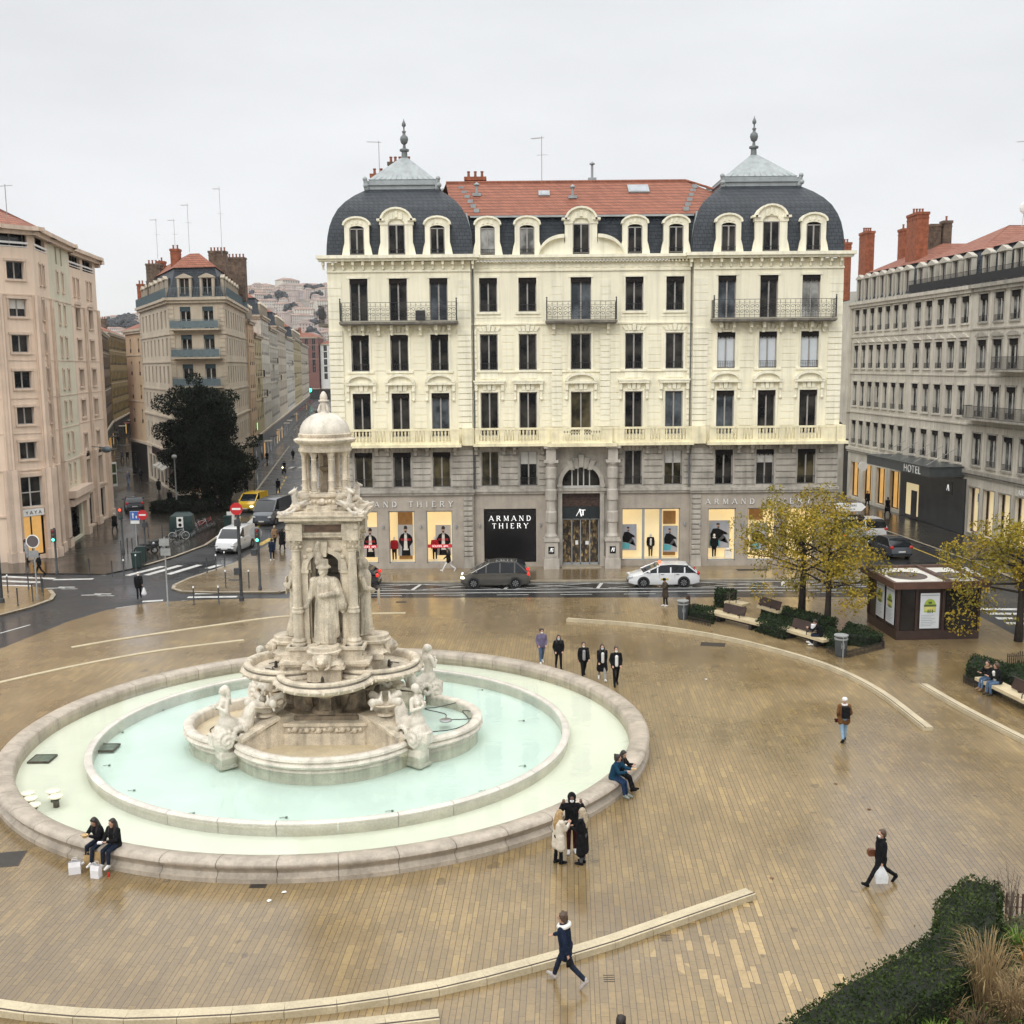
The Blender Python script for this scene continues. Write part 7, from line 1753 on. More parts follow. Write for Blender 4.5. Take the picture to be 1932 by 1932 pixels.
w6=person(gp(1591,1398),R(178),'person seen from behind in brown jacket, white beanie and light jeans',1.74,coat=BROWN,clen=.14,trou=LJEAN,shoe=BLK,hat=WHT,hs='none',scarf=WHT,**POCK)
q=wp(w6,'back',0,.04,-.06);b=MB(TR(q.x,q.y,q.z,rz=R(178)));b.box(-.14,.14,-.1,.1,-.24,.2);bo=blob(b,.02,'backpack',BLK,None,3);tag(bo,'black backpack worn over the brown jacket','backpack')
q=wp(w6,'rh',.06,.05,-.05);b=MB();
for i in range(9):b.ball((q.x+.05*sin(i*2),q.y+.05*cos(i*3),q.z-.1+.03*(i%4)),.05,7,5)
tag(blob(b,.016,'fuzzy_glove',cloth('wine',(.05,.01,.012)),None,1),'dark fuzzy bundle held at the side of the brown jacket','gloves')
grp5='five young people walking past the fountain'
for(u,v,H,lab,kw)in((1022,1251,1.72,'person in violet-grey jacket and jeans with face mask, leftmost of the five walkers',dict(coat=PURP,clen=.04,trou=JEAN,shoe=WHT,hair=HAIRB,hs='curly',mask=MASKM,**POCK)),(1054,1262,1.68,'person all in black with long hair, second from left of the five walkers',dict(coat=BLK,clen=.05,trou=BLK,shoe=BLK,hs='long',mask=MASKB,**POCK)),(1101,1277,1.70,'person in dark jacket over grey top, middle of the five walkers',dict(coat=BLK,clen=.06,trou=BLK,shoe=BLK,hair=HAIRB,top=LGC,mask=MASKM,**WALK1)),(1136,1283,1.72,'person in long dark coat with pale trousers, second from the right of the five walkers',dict(coat=BLK,clen=.36,trou=LGC,shoe=WHT,hs='long',top=WHT,mask=MASKB,**WALK2)),(1162,1293,1.80,'person in black puffer jacket over white top, rightmost of the five walkers',dict(coat=BLK,clen=.05,trou=BLK,shoe=BLK,top=WHT,mask=MASKM,**POCK))):
 kw=dict(kw);
 if lab.startswith('person all'):kw['leg']=((-14,18),(20,6))
 person(gp(u,v),R({1022:12,1054:5}.get(u,6)),lab,H,group=grp5,**kw)
person((*G(1172,1920,1.70),0),R(160),'person just below the frame of whom only the dark top of the head shows',1.76,coat=BLK,trou=BLK,**STAND)
# --- bench sitters
def bench_seat(u,v):return gp(u,v)
def on_bench(p,q,s):
 P0,Q0=Vector(G(*p)),Vector(G(*q));d=(Q0-P0).normalized();n_=Vector((-d.y,d.x));v=P0+d*s+n_*.42;return(v.x,v.y,0),atan2(d.y,d.x)
B1_,r1_=on_bench((1470,1201),(1552,1226),2.5);B2_,r2_=on_bench((1838,1298),(1985,1372),.45);B3_,r3_=on_bench((1838,1298),(1985,1372),1.08)
s1=person(B1_,r1_+R(-48),'person in black hooded jacket looking at a phone on the right-hand front bench',1.74,coat=BLK,clen=.05,trou=DKJ,shoe=WHT,hair=HAIRB,nod=28,lean=22,arm=((45,60,5,20),(45,60,5,20)),leg=((84,70),(80,80)),sit=.61,fur=None)
q=wp(s1,'lap',0,-.1,.12);b=MB(TR(q.x,q.y,q.z));b.box(-.14,.14,-.08,.08,-.05,.3);tag(blob(b,.02,'white_bag',PAPERB,None,3),'white bag on the lap of the bench sitter','bag')
s2=person(B2_,r2_+R(6),'person with fur hood and jeans, left of the couple seated on the right bench',1.64,coat=BLK,clen=.08,trou=JEAN,shoe=TAN,hair=HAIRB,fur=TAN,turn=25,lean=16,leg=((80,70),(78,66)),arm=((38,60,5,25),(38,60,5,25)),sit=.61)
s3=person(B3_,r3_+R(-4),'bearded person in dark jacket over white shirt, right of the couple on the bench',1.80,coat=BLK,clen=.06,trou=JEAN,shoe=OLV,hair=HAIRN,top=WHT,turn=-40,lean=14,leg=((80,78),(78,84)),arm=((30,70,5,25),(30,70,5,25)),sit=.61)
bag(1866,1307,.3,.18,.34,KRAFT,'brown paper bag on the ground at the feet of the bench couple',.2,handles=False)
# --- people near the road and in the streets
person(gp(1255,1144),R(-70),'person in dark coat and cap standing by the road below the taxi',1.72,coat=OLV,clen=.28,trou=BLK,shoe=WHT,hat=BLK,hs='none',nod=25,near=False,arm=((35,75,5,20),(35,75,5,20)),leg=((4,4),(-4,3)))
person(gp(846,1078),R(-88),'person in black jacket and white trousers hurrying past the shop windows',1.70,coat=BLK,clen=.08,trou=WHT,shoe=WHT,hs='long',near=False,**STRIDE)
person(gp(263,1129),R(20),'person with white hair and a white bag crossing the road at the left',1.74,coat=BLK,clen=.1,trou=BLK,shoe=BLK,hair=WHT,mask=MASKM,near=False,**WALK1)
x,y=G(263,1129);b=MB(TR(x+.35,y-.1,.35));b.cap((0,0,0),(0,0,.3),.17,.06);thingp('plastic_bag','white plastic bag carried across the road at the left','bag',b,PAPERB)
person(gp(50,1060),R(150),'person in a pale grey coat by the pink building corner',1.72,coat=LGC,clen=.5,trou=BLK,hair=HAIRN,near=False,**STAND)
person(gp(75,1088),R(-60),'person stepping onto the zebra crossing behind the round sign',1.74,coat=BLK,clen=.05,trou=BLK,near=False,**WALK2)
person(gp(514,1058),R(190),'masked person in dark jacket walking on the pavement in front of the other two',1.74,coat=NAVY,clen=.1,trou=DKJ,shoe=WHT,mask=MASKB,near=False,**dict(WALK1))
person(gp(519,1030),R(175),'person in a tan jacket walking away beside the person in black',1.70,coat=TAN,clen=.1,trou=BLK,hair=HAIRG,near=False,**WALK2)
person(gp(533,1038),R(178),'tall person in a black coat walking away on the pavement by the street',1.82,coat=BLK,clen=.35,trou=BLK,near=False,**WALK1)
dk='people in the wet side streets'
for(u,v,rz,lab,kw)in((242,914,10,'person in patterned sweater in the middle of the wet alley',dict(coat=GREYC,trou=JEAN)),(266,908,160,'person in black at the right of the alley before the terrace',dict(coat=BLK)),(231,870,0,'left one of two distant walkers in the alley',dict(coat=GREYC)),(241,870,0,'right one of two distant walkers in the alley',dict(coat=BLK)),(275,891,40,'person in a red jacket by the terrace awning',dict(coat=RED)),(300,930,180,'dark figure on the pavement left of the lamp post',dict(coat=BLK,clen=.4)),(321,955,200,'dark figure beside the lamp post under the tree',dict(coat=BLK,clen=.3)),(378,967,90,'dark figure with a white bag under the evergreen tree',dict(coat=BLK,clen=.2)),(412,966,270,'dark figure holding a paper near the bin under the tree',dict(coat=BLK,clen=.1)),(553,868,200,'person crossing the street beside the blue truck',dict(coat=BLK)),(504,872,0,'person on the pavement under the green pharmacy sign',dict(coat=BLK,clen=.3)),(525,931,180,'person behind the dark van in the street',dict(coat=BLK)),(465,931,0,'person standing left of the yellow van',dict(coat=BLK,clen=.3)),(217,1003,180,'person with white hat and pale blue bag left of the red traffic light',dict(coat=BLK,clen=.3,hat=WHT)),(224,838,0,'farthest figure deep in the alley',dict(coat=BLK)),(143,1000,90,'dark figure under the arcade of the pink building',dict(coat=BLK,clen=.4)),(1636,958,0,'person in black on the pavement left of the hotel',dict(coat=BLK)),(1674,972,190,'person in a wide black coat walking in front of the hotel',dict(coat=BLK,clen=.4)),(1878,1025,30,'person in a dark red coat by the right shop windows',dict(coat=cloth('wine_red',(.10,.02,.02)),clen=.5))):
 kk=dict(WALK1 if u%2 else WALK2);kk.update(trou=BLK);kk.update(kw);hs_='none' if 'hat' in kw else 'short'
 person(gp(u,v),R(rz),lab,1.70+.01*(u%12),near=False,group=dk,hs=hs_,**kk)
MANQ=mat('mannequin_white',(.7,.68,.64),.4,.03,3)
for(x,y,lab,kw)in((4.05,-PR+.75,'mannequin in red t-shirt and black trousers in the second left window',dict(coat=RED,clen=0,trou=BLK)),(6.95,-PR+.75,'mannequin in red t-shirt behind the red sale banner',dict(coat=RED,clen=0,trou=BLK)),(22.45,.8,'mannequin in dark open jacket in the middle window right of the door',dict(coat=BLK,clen=.02,trou=OLV,top=WHT)),(26.95,-PR+.75,'mannequin with pale scarf in front of the seaside poster',dict(coat=BLK,clen=.04,trou=BLK,scarf=WHT)),(33.0,-PR+.75,'mannequin in black in the last window behind the yellow tree',dict(coat=BLK,clen=.1,trou=DKJ))):
 person((MX+x,MY+y,.42),0,lab,1.78,skin=MANQ,hs='none',near=False,cat='mannequin',group='mannequins in the shop windows',shoe=WHT,arm=((0,14,12),(0,14,12)),leg=((4,2),(-4,2)),**kw)
HAZE=.00012
# ================================================================ posters in the shop windows
PGREY=mat('poster_grey',(.42,.42,.43),.6,.06,2);PSKIN=mat('poster_skin',(.42,.27,.2),.6);PRED=mat('poster_red',(.55,.02,.03),.5,.03,1,emit=(1,.05,.05),es=.12);PSEA=mat('poster_sea',(.24,.32,.45),.6,.3,1.3,col2=(.45,.42,.42));PTEAL=mat('poster_teal',(.10,.42,.50),.6,.1,2)
def poster(x,y,w,h,z,kind,lab):
 r=empty('poster',(MX+x,MY+y,z),0,lab,'poster','fashion posters in the shop windows')
 b=MB();b.box(-w/2,w/2,0,.02,0,h);b.build('sheet',PGREY if kind==0 else PSEA,r)
 def P(name,m,parts,d):
  q=MB()
  for pts in parts:q.slab([(a*w,c*h)for a,c in pts],-d,-.001)
  q.build(name,m,r)
 circ=lambda cx,cz,rx,rz:[(cx+rx*cos(t*.5236),cz+rz*sin(t*.5236))for t in range(12)]
 if kind==0:
  P('trousers_print',BLK,[[(-.28,0),(.3,0),(.26,.3),(-.24,.3)]],.006)
  P('shirt_print',WHT,[[(-.16,.18),(.18,.18),(.16,.66),(-.12,.68)]],.008)
  P('jacket_print',BLK,[[(-.44,.44),(-.14,.2),(-.10,.5),(-.08,.74),(-.3,.68),(-.42,.55)],[(.12,.2),(.46,.44),(.42,.6),(.3,.68),(.08,.74),(.1,.5)]],.011)
  P('face_print',PSKIN,[circ(0,.84,.11,.08),[(-.06,.72),(.06,.72),(.05,.8),(-.05,.8)]],.013);P('hair_print',HAIRB,[[(-.12,.86),(.12,.86),(.12,.93),(.04,.97),(-.08,.96)],circ(0,.775,.075,.028)],.016)
  text_mesh('SOLDES',w*.19,TR(0,-.02,h*.49)@UP,'sale_lettering',PRED,r,.004)
 else:
  P('boat_print',PTEAL,[[(-.46,.06),(.02,.06),(.05,.26),(-.46,.3)]],.006);P('trousers_print',GREYC,[[(-.15,.3),(.1,.52),(.2,.5),(.38,.18),(.46,.16),(.3,.4),(.05,.26)]],.009)
  P('jacket_print',BLK,[[(-.4,.32),(-.05,.3),(.2,.5),(.4,.48),(.36,.56),(.05,.68),(-.05,.72),(-.3,.7),(-.42,.5)]],.012);P('face_print',PSKIN,[circ(-.05,.8,.08,.07),circ(.4,.5,.04,.03)],.014);P('hair_print',HAIRB,[circ(-.06,.87,.085,.035),circ(-.04,.755,.055,.025)],.016)
for a in((2.3,-PR+1.05,1.05,2.2,.65,0,'grey poster of a man in black jacket in the leftmost window beside the fountain'),(4.85,-PR+1.0,1.1,2.25,.75,0,'grey poster of a man in black jacket under the wood panel, second window'),(7.55,-PR+1.05,1.1,2.2,.75,0,'grey poster of a man in black jacket behind the red banner, third window'),(20.9,.9,1.1,1.9,.95,1,'seaside poster of a seated man left of the mannequin, right of the door'),(23.9,.95,1.1,1.9,.8,1,'seaside poster of a seated man below the wood panel, right of the door'),(27.35,-PR+1.05,1.5,2.0,1.1,1,'wide seaside poster of a seated man in the first window of the right pavilion'),(30.2,-PR+1.05,1.2,2.0,.9,1,'seaside poster partly hidden by the yellow tree')):poster(*a)
for x0,x1,z,l in((6.5,8.25,1.45,'red sale banner across the third left shop window'),(1.6,2.9,1.45,'red sale banner across the leftmost shop window by the fountain')):
 r=empty('sale_banner',(MX+(x0+x1)/2,MY-PR+.3,z),0,l,'banner');b=MB();b.box(-(x1-x0)/2,(x1-x0)/2,0,.01,-.02,.22);b.build('band',PRED,r);text_mesh('SOLDES -60%',.2,TR(0,-.005,.03)@UP,'lettering',LETTER,r,.002)
b=MB(TR(MX+28.0,MY-PR+.9,.42));b.box(-.25,.25,-.2,.2,0,.5);b.ball((0,0,.62),.2,10,6,(1.4,1,.5));tag(b.build('display_stool',WHITEP),'small white display stool with a brown bag beside the scarfed mannequin','stool')
# ================================================================ vehicles (length along x, front at +x)
TYRE=mat('tyre',(.014,.014,.015),.85,.2,8,spec=.15);RIM=mat('alloy_rim',(.42,.43,.44),.3,.1,5,metal=.7);CGL=mat('car_glass',(.012,.015,.018),.05,.2,1);HLG=mat('headlight_glass',(.55,.56,.56),.12,.1,6);HLON=mat('lit_headlight',(1,.9,.6),.3,.02,1,emit=(1,.86,.5),es=5);TLG=mat('tail_light',(.35,.01,.01),.2,.1,5,emit=(1,.03,.02),es=.1);TLON=mat('brake_light',(.6,.02,.01),.2,.1,5,emit=(1,.03,.02),es=.8);PLT=mat('number_plate',(.6,.6,.58),.4,.05,5);TRIM=mat('black_plastic',(.025,.025,.026),.5,.2,8)
def paint_(n,c):return mat('car_paint_'+n,c,.22,.05,2,coat=.7)
def car(loc,rz,label,L_,Wd,prof,belt,gh,paint,wb,wr=.33,lit=False,brake=False,van=False,roof=None,cat='car',group=None,side=(),name='parked_car',low=None):
 """prof: (x, hood/roof-line z) of the lower body; gh: greenhouse outline in x,z (bottom-rear, ..., bottom-front)"""
 r=empty(name,loc,rz,label,cat,group);hw=Wd/2
 b=MB();rings=[]
 for x,zt in prof:
  t=abs(x)/(L_/2);sh=hw*(1-.16*max(0,t-.72)/.28*(1.3 if x>0 else.8));zb=.2+.1*max(0,t-.8)/.2
  rings.append([(x,-sh*.93,zb),(x,-sh,zb+.16),(x,-sh*1.0,zt*.62),(x,-sh*.965,zt-.06),(x,-sh*.85,zt),(x,sh*.85,zt),(x,sh*.965,zt-.06),(x,sh,zt*.62),(x,sh,zb+.16),(x,sh*.93,zb)])
 b.loft(rings);
 top=MB();zr=max(z for x,z in gh);n=len(gh);g0=MB();zb=min(z for x,z in gh)
 def wat(z):return hw*(.93-(.16 if not van else.06)*(z-zb)/(zr-zb))
 vs=[(x,-wat(z),z)for x,z in gh]+[(x,wat(z),z)for x,z in gh]
 fs=[(i,i+1,n+i+1,n+i)for i in range(n-1)]+[tuple(range(n))[::-1],tuple(range(n,2*n))]
 g0.add(vs,fs)
 ro=[p for p in gh if p[1]>zr-.13];x0,x1=min(p[0]for p in ro),max(p[0]for p in ro)
 rs=MB();k_=[[(x,-wat(z)-.012,z-.07),(x,-wat(z)*.96,z+.02),(x,0,z+.045),(x,wat(z)*.96,z+.02),(x,wat(z)+.012,z-.07)]for x,z in sorted(ro)]
 rs.loft(k_,True,False);b.add(rs.v,rs.f)
 for i in(0,n-1):
  j=1 if i==0 else n-2
  while gh[j][1]<zr-.13:j+=1 if i==0 else-1
  A,B=gh[i],gh[j]
  for s in(-1,1):b.tube([(A[0],s*(wat(A[1])+.0),A[1]),(B[0],s*(wat(B[1])+.0),B[1]-.02)],.045 if not van else.06,6)
 for px in side:
  for s in(-1,1):b.loft([[(px-.045,s*(wat(zb)+.008),zb),(px+.045,s*(wat(zb)+.008),zb),(px+.03,s*(wat(zr)+.008),zr-.04),(px-.06,s*(wat(zr)+.008),zr-.04)],[(px-.045,s*(wat(zb)-.03),zb),(px+.045,s*(wat(zb)-.03),zb),(px+.03,s*(wat(zr)-.03),zr-.04),(px-.06,s*(wat(zr)-.03),zr-.04)]])
 body=b.build('body',paint,r,True,32)
 g0.build('windows',CGL,r,True,30)
 if van:
  c=MB();xr=gh[0][0];xf=van;
  for s in(-1,1):c.loft([[(xr,s*(wat(zb)+.004),zb-.05),(xf,s*(wat(zb)+.004),zb-.05),(xf-.05,s*(wat(zr)+.01),zr),(xr+.02,s*(wat(zr)+.01),zr)],[(xr,s*(wat(zb)-.05),zb-.05),(xf,s*(wat(zb)-.05),zb-.05),(xf-.05,s*(wat(zr)-.05),zr),(xr+.02,s*(wat(zr)-.05),zr)]])
  c.build('side_panel',paint,r)
 for x in(wb/2+.05,-wb/2+.05):
  for s in(-1,1):
   T=TR(x,s*(hw-.09),wr)@Matrix.Rotation(R(90),4,'X');a=MB(TR(x,s*(hw-.04),wr+.02)@Matrix.Rotation(R(90),4,'X'));a.lathe([(.001,-.05),(wr+.07,-.05),(wr+.07,.045),(.001,.045)],22);a.build('wheel_arch',TRIM,r,True,40)
   w=MB(T);w.lathe([(wr*.62,-.1),(wr*.93,-.11),(wr,-.08),(wr,.08),(wr*.93,.11),(wr*.62,.1)],24);wo=w.build('wheel',TYRE,r,True,40)
   q=MB(T)
   for k in range(8):t=k*pi/4;q.add([(.05*-sin(t),.05*cos(t),.108*zz)for zz in(1,-1)]+[(wr*.62*cos(t+d_),wr*.62*sin(t+d_),.105*zz)for d_ in(-.14,.14)for zz in(1,-1)],[(0,2,4),(1,5,3),(0,1,3,2),(0,4,5,1),(2,3,5,4)])
   q.lathe([(.001,-.09),(wr*.6,-.07),(wr*.64,-.1),(wr*.64,.1),(wr*.6,.07),(.001,.09)],20);q.build('rim',RIM,wo)
 xf=prof[-1][0];xr=prof[0][0];zf=prof[-2][1];zq=prof[1][1]
 for s in(-1,1):
  q=MB();q.ball((xf-.16,s*hw*.70,.68 if not low else low),.15,10,6,(1.25,1.25,.6));q.build('headlight',HLON if lit else HLG,r,True)
  q=MB();q.ball((xr+.10,s*hw*.80,.92),.15,10,6,(.7,1.0,.9));q.build('tail_light',TLON if brake else TLG,r,True)
  q=MB();q.ball((gh[-1][0]-.35,s*(hw+.08),zb+.10),.1,8,6,(.8,1.1,.8));q.build('mirror',paint,r,True)
  q=MB();
  for px in(.15,-.85)if len(side)>1 else(.15,):q.box(px-.1,px+.1,s*hw*.985-.02,s*hw*.985+.02,.86,.89);q.box(px+.18,px+.188,s*(hw-.02)-.018,s*(hw-.02)+.018,.35,.95)
  q.build('door_handle',TRIM,r)
 q=MB();q.box(xf-.06,xf+.015,-hw*.62,hw*.62,.28,.5);q.box(xr-.015,xr+.06,-hw*.7,hw*.7,.26,.42);q.build('bumper_grille',TRIM,r)
 q=MB();q.box(xf+.01,xf+.03,-.26,.26,.42,.53);q.build('number_plate',PLT,r);q=MB();q.box(xr-.03,xr-.01,-.26,.26,.56,.67);q.build('number_plate',PLT,r)
 return r
def P_(L_,hood,nose,tail,zt,xb):return[(-L_/2,.55),(-L_/2+.06,tail),(-L_/2+.5,zt),(-.6,zt),(xb,zt),(xb+.3,hood),(L_/2-.45,hood-.1),(L_/2-.1,nose),(L_/2,.45)]
hatch=lambda L_,H:[(-L_/2+.16,.98),(-L_/2+.42,H-.2),(-L_/2+.8,H-.03),(-.3,H),(.35,H-.05),(1.28,.96)]
x0_,y0_=G(872,1107,RZ);x1_,y1_=G(998,1107,RZ)
WGR=paint_('grey_bronze',(.075,.07,.06));WWH=paint_('white',(.72,.73,.74));WBK=paint_('black',(.012,.012,.014));WYE=paint_('yellow',(.66,.42,.03));WDG=paint_('dark_grey',(.05,.06,.075));WBL=paint_('blue_black',(.012,.018,.03));WBLU=paint_('blue',(.03,.16,.42))
car(((x0_+x1_)/2,67.9,RZ),pi,'dark bronze people carrier parked facing left in front of the black shop sign',4.5,1.83,P_(4.5,.98,.78,.95,1.02,1.35),1,[(-2.1,1.0),(-1.9,1.5),(-1.4,1.66),(-.2,1.70),(.4,1.62),(1.55,1.0)],WGR,2.72,side=(-1.25,-.3,.6),brake=True,lit=True)
tx=car((9.62+.2,67.6,RZ),pi,'white estate taxi with red roof light parked facing left by the right shop windows',4.6,1.78,P_(4.6,.92,.7,.95,.98,1.2),1,[(-2.1,.96),(-1.95,1.2),(-1.55,1.42),(-.5,1.48),(.3,1.43),(1.35,.96)],WWH,2.6,side=(-1.3,-.4,.45),cat='taxi')
q=MB();q.loft([[(.1,-.16,1.5),(.3,-.16,1.5),(.3,.16,1.5),(.1,.16,1.5)],[(.14,-.12,1.62),(.26,-.12,1.62),(.26,.12,1.62),(.14,.12,1.62)]]);q.build('taxi_light',mat('taxi_sign_red',(.8,.1,.05),.3,.02,1,emit=(1,.12,.05),es=2.0),tx)
for s in(-1,1):q=MB();q.box(-.25,.25,s*.895-.01,s*.895+.01,.5,.62);q.build('door_sign',mat('yellow_sticker',(.5,.4,.05),.5,.05,3),tx)
x,y=G(690,1108,RZ);car((x-1.2,67.8,RZ),pi,'black car half hidden behind the fountain statue at its left',4.3,1.78,P_(4.3,.95,.75,.92,.98,1.2),1,hatch(4.3,1.46),WBK,2.55,brake=True,side=(-.4,.45))
a_=G(430,1040,RZ);car((-22.0,82.4,RZ),R(-98),'white delivery van coming round the bend in the left street',4.3,1.83,P_(4.3,1.12,.9,1.1,1.15,1.2),1,[(-2.1,1.1),(-2.05,1.8),(-1.5,1.84),(.3,1.84),(.6,1.76),(1.45,1.1)],WWH,2.7,van=.15,cat='van',name='delivery_van')
car((-26.2,105.5,RZ),R(-98),'yellow postal van with lit headlights behind the dark grey van',4.2,1.8,P_(4.2,1.12,.9,1.1,1.15,1.2),1,[(-2.05,1.1),(-2.0,1.8),(-1.5,1.84),(.3,1.84),(.6,1.76),(1.45,1.1)],WYE,2.7,van=.15,lit=True,cat='van',name='delivery_van')
car((-22.4,97.2,RZ),R(-98),'dark grey high-roofed van beside the yellow van in the left street',5.4,2.05,P_(5.4,1.3,1.0,1.3,1.35,1.7),1,[(-2.65,1.3),(-2.6,2.2),(-2.0,2.3),(.7,2.3),(1.1,2.2),(2.05,1.3)],WDG,3.4,wr=.36,van=.6,low=.85,cat='van',name='delivery_van')
car((-38.4,106.0,0),R(112),'dark blue hatchback with pale roof parked at the mouth of the alley',4.2,1.78,P_(4.2,.95,.75,.92,.98,1.2),1,hatch(4.2,1.48),WBL,2.55,side=(-.4,.45))
bt=car((-31.2,165.5,RZ),R(-98),'blue truck with orange lamps far up the left street behind the fountain dome',6.0,2.2,P_(6.0,1.5,1.2,1.4,1.5,2.1),1,[(-2.95,1.5),(-2.9,3.3),(-2.0,3.4),(1.2,3.4),(1.7,2.6),(2.5,1.5)],WBLU,3.6,wr=.42,van=1.2,lit=True,cat='truck',name='delivery_truck')
for i,(x,y,c)in enumerate(((-53.0,290,WDG),(-56.5,312,WBK),(-58.5,330,WWH),(-63,352,WBK),(-66,374,WDG))):car((x,y,RZ),R(82),('dark grey car queuing farthest down the street, nearest of the queue','black car second in the distant queue','white car in the middle of the distant queue','black car fourth in the distant queue','last dark grey car at the end of the distant queue')[i],4.2,1.78,P_(4.2,.95,.75,.92,.98,1.2),1,hatch(4.2,1.5),c,2.55,group='cars queuing far down the left street')
car((29.4,86.2,RZ),R(93),'white people carrier seen from behind in the right-hand street',4.4,1.83,P_(4.4,1.0,.8,.98,1.05,1.35),1,[(-2.08,1.0),(-1.9,1.5),(-1.4,1.66),(-.2,1.70),(.4,1.62),(1.5,1.0)],WWH,2.7,side=(-1.2,-.3,.6))
car((28.2,77.6,RZ),R(95),'dark car seen from behind below the white one, beyond the yellow tree',4.3,1.8,P_(4.3,.95,.75,.92,.98,1.2),1,hatch(4.3,1.5),WDG,2.55,side=(-.4,.45))
def bike(loc,rz,label,c=TRIM,s=1.0,motor=False,group='bicycles parked beside the recycling container',whitew=False):
 r=empty('motorbike' if motor else 'bicycle',loc,rz,label,'motorbike' if motor else 'bicycle',group);wr=.33 if not motor else.3;wbs=.53 if not motor else.62
 for x in(-wbs,wbs):
  w=MB(TR(x,0,wr)@Matrix.Rotation(R(90),4,'X'));rr=.018 if not motor else.06;n=20
  rings=[[((wr-rr+rr*cos(q*pi/3))*cos(2*pi*i/n),(wr-rr+rr*cos(q*pi/3))*sin(2*pi*i/n),rr*sin(q*pi/3))for q in range(6)]for i in range(n+1)];w.loft(rings,False)
  wo=w.build('wheel',WHT if whitew else TYRE,r,True);q=MB(TR(x,0,wr)@Matrix.Rotation(R(90),4,'X'))
  for k in range(7):t=k*pi/7;q.tube([(wr*cos(t),wr*sin(t),0),(-wr*cos(t),-wr*sin(t),0)],.005 if not motor else.02,4)
  q.build('spokes',RIM,wo)
 f=MB();t=.018 if not motor else.05
 for A,B in(((-.53,0,.33),(-.15,0,.3)),((-.15,0,.3),(-.25,0,.82)),((-.53,0,.33),(-.23,0,.72)),((-.15,0,.3),(.38,0,.8)),((-.23,0,.72),(.36,0,.88)),((.36,0,.95),(.53,0,.33))):f.tube([A,B],t,6)
 f.tube([(.33,-.28,1.02),(.36,0,.98),(.33,.28,1.02)],.014,5)
 if motor:f.ball((0,0,.5),.22,10,7,(1.6,.7,1));f.ball((.12,0,.78),.17,10,7,(1.5,.8,.7));f.tube([(-.1,.14,.3),(-.75,.16,.38)],.05,6)
 f.build('frame',c,r,True);q=MB();q.ball((-.27,0,.86 if not motor else.78),.1 if not motor else.16,8,5,(1.4,.7,.4));q.build('saddle',TRIM,r,True)
 if motor:q=MB();q.ball((.58,0,.85),.1,8,6);q.build('headlight',HLON if 'rid' in label else HLG,r,True)
 return r
scr=bike((*G(536,893,RZ),RZ),R(-95),'scooter with lit headlight ridden towards the viewer in the left street',TRIM,motor=True,group=None)
person((G(536,893,RZ)[0],G(536,893,RZ)[1]+.3,RZ),R(-5),'helmeted rider on the scooter in the left street',1.72,near=False,sit=.88,leg=((70,70),(70,70)),arm=((55,20,12),(55,20,12)),coat=BLK,trou=BLK,hat=BLK,hs='none')
WHF=paint_('silver',(.5,.5,.5));REDF=paint_('red',(.4,.03,.03))
bl=[(338,1018,20,'white bicycle with white wheels at the front of the rack',WHF,True),(353,1014,35,'dark bicycle behind the white-wheeled one',TRIM,False),(362,1007,15,'silver bicycle in the middle of the parked row',WHF,False),(371,1004,30,'red rental bicycle in the middle of the row',REDF,False),(380,999,10,'second silver bicycle near the right end of the row',WHF,False),(390,996,25,'red rental bicycle at the right end of the row',REDF,False),(322,1031,15,'dark bicycle fallen against the motorbikes',TRIM,False),(331,1026,-10,'small dark bicycle left of the white-wheeled one',TRIM,False),(347,1009,40,'dark bicycle leaning on the container',TRIM,False)]
for u,v,a,l,c,ww_ in bl:bike((*G(u,v),0),R(a),l,c,whitew=ww_)
for u,v,a,l in((276,1046,15,'black motorbike parked nearest the no-entry sign'),(292,1040,25,'second black motorbike parked behind the first')):bike((*G(u,v),0),R(a),l,TRIM,motor=True,group='motorbikes parked at the kerb')
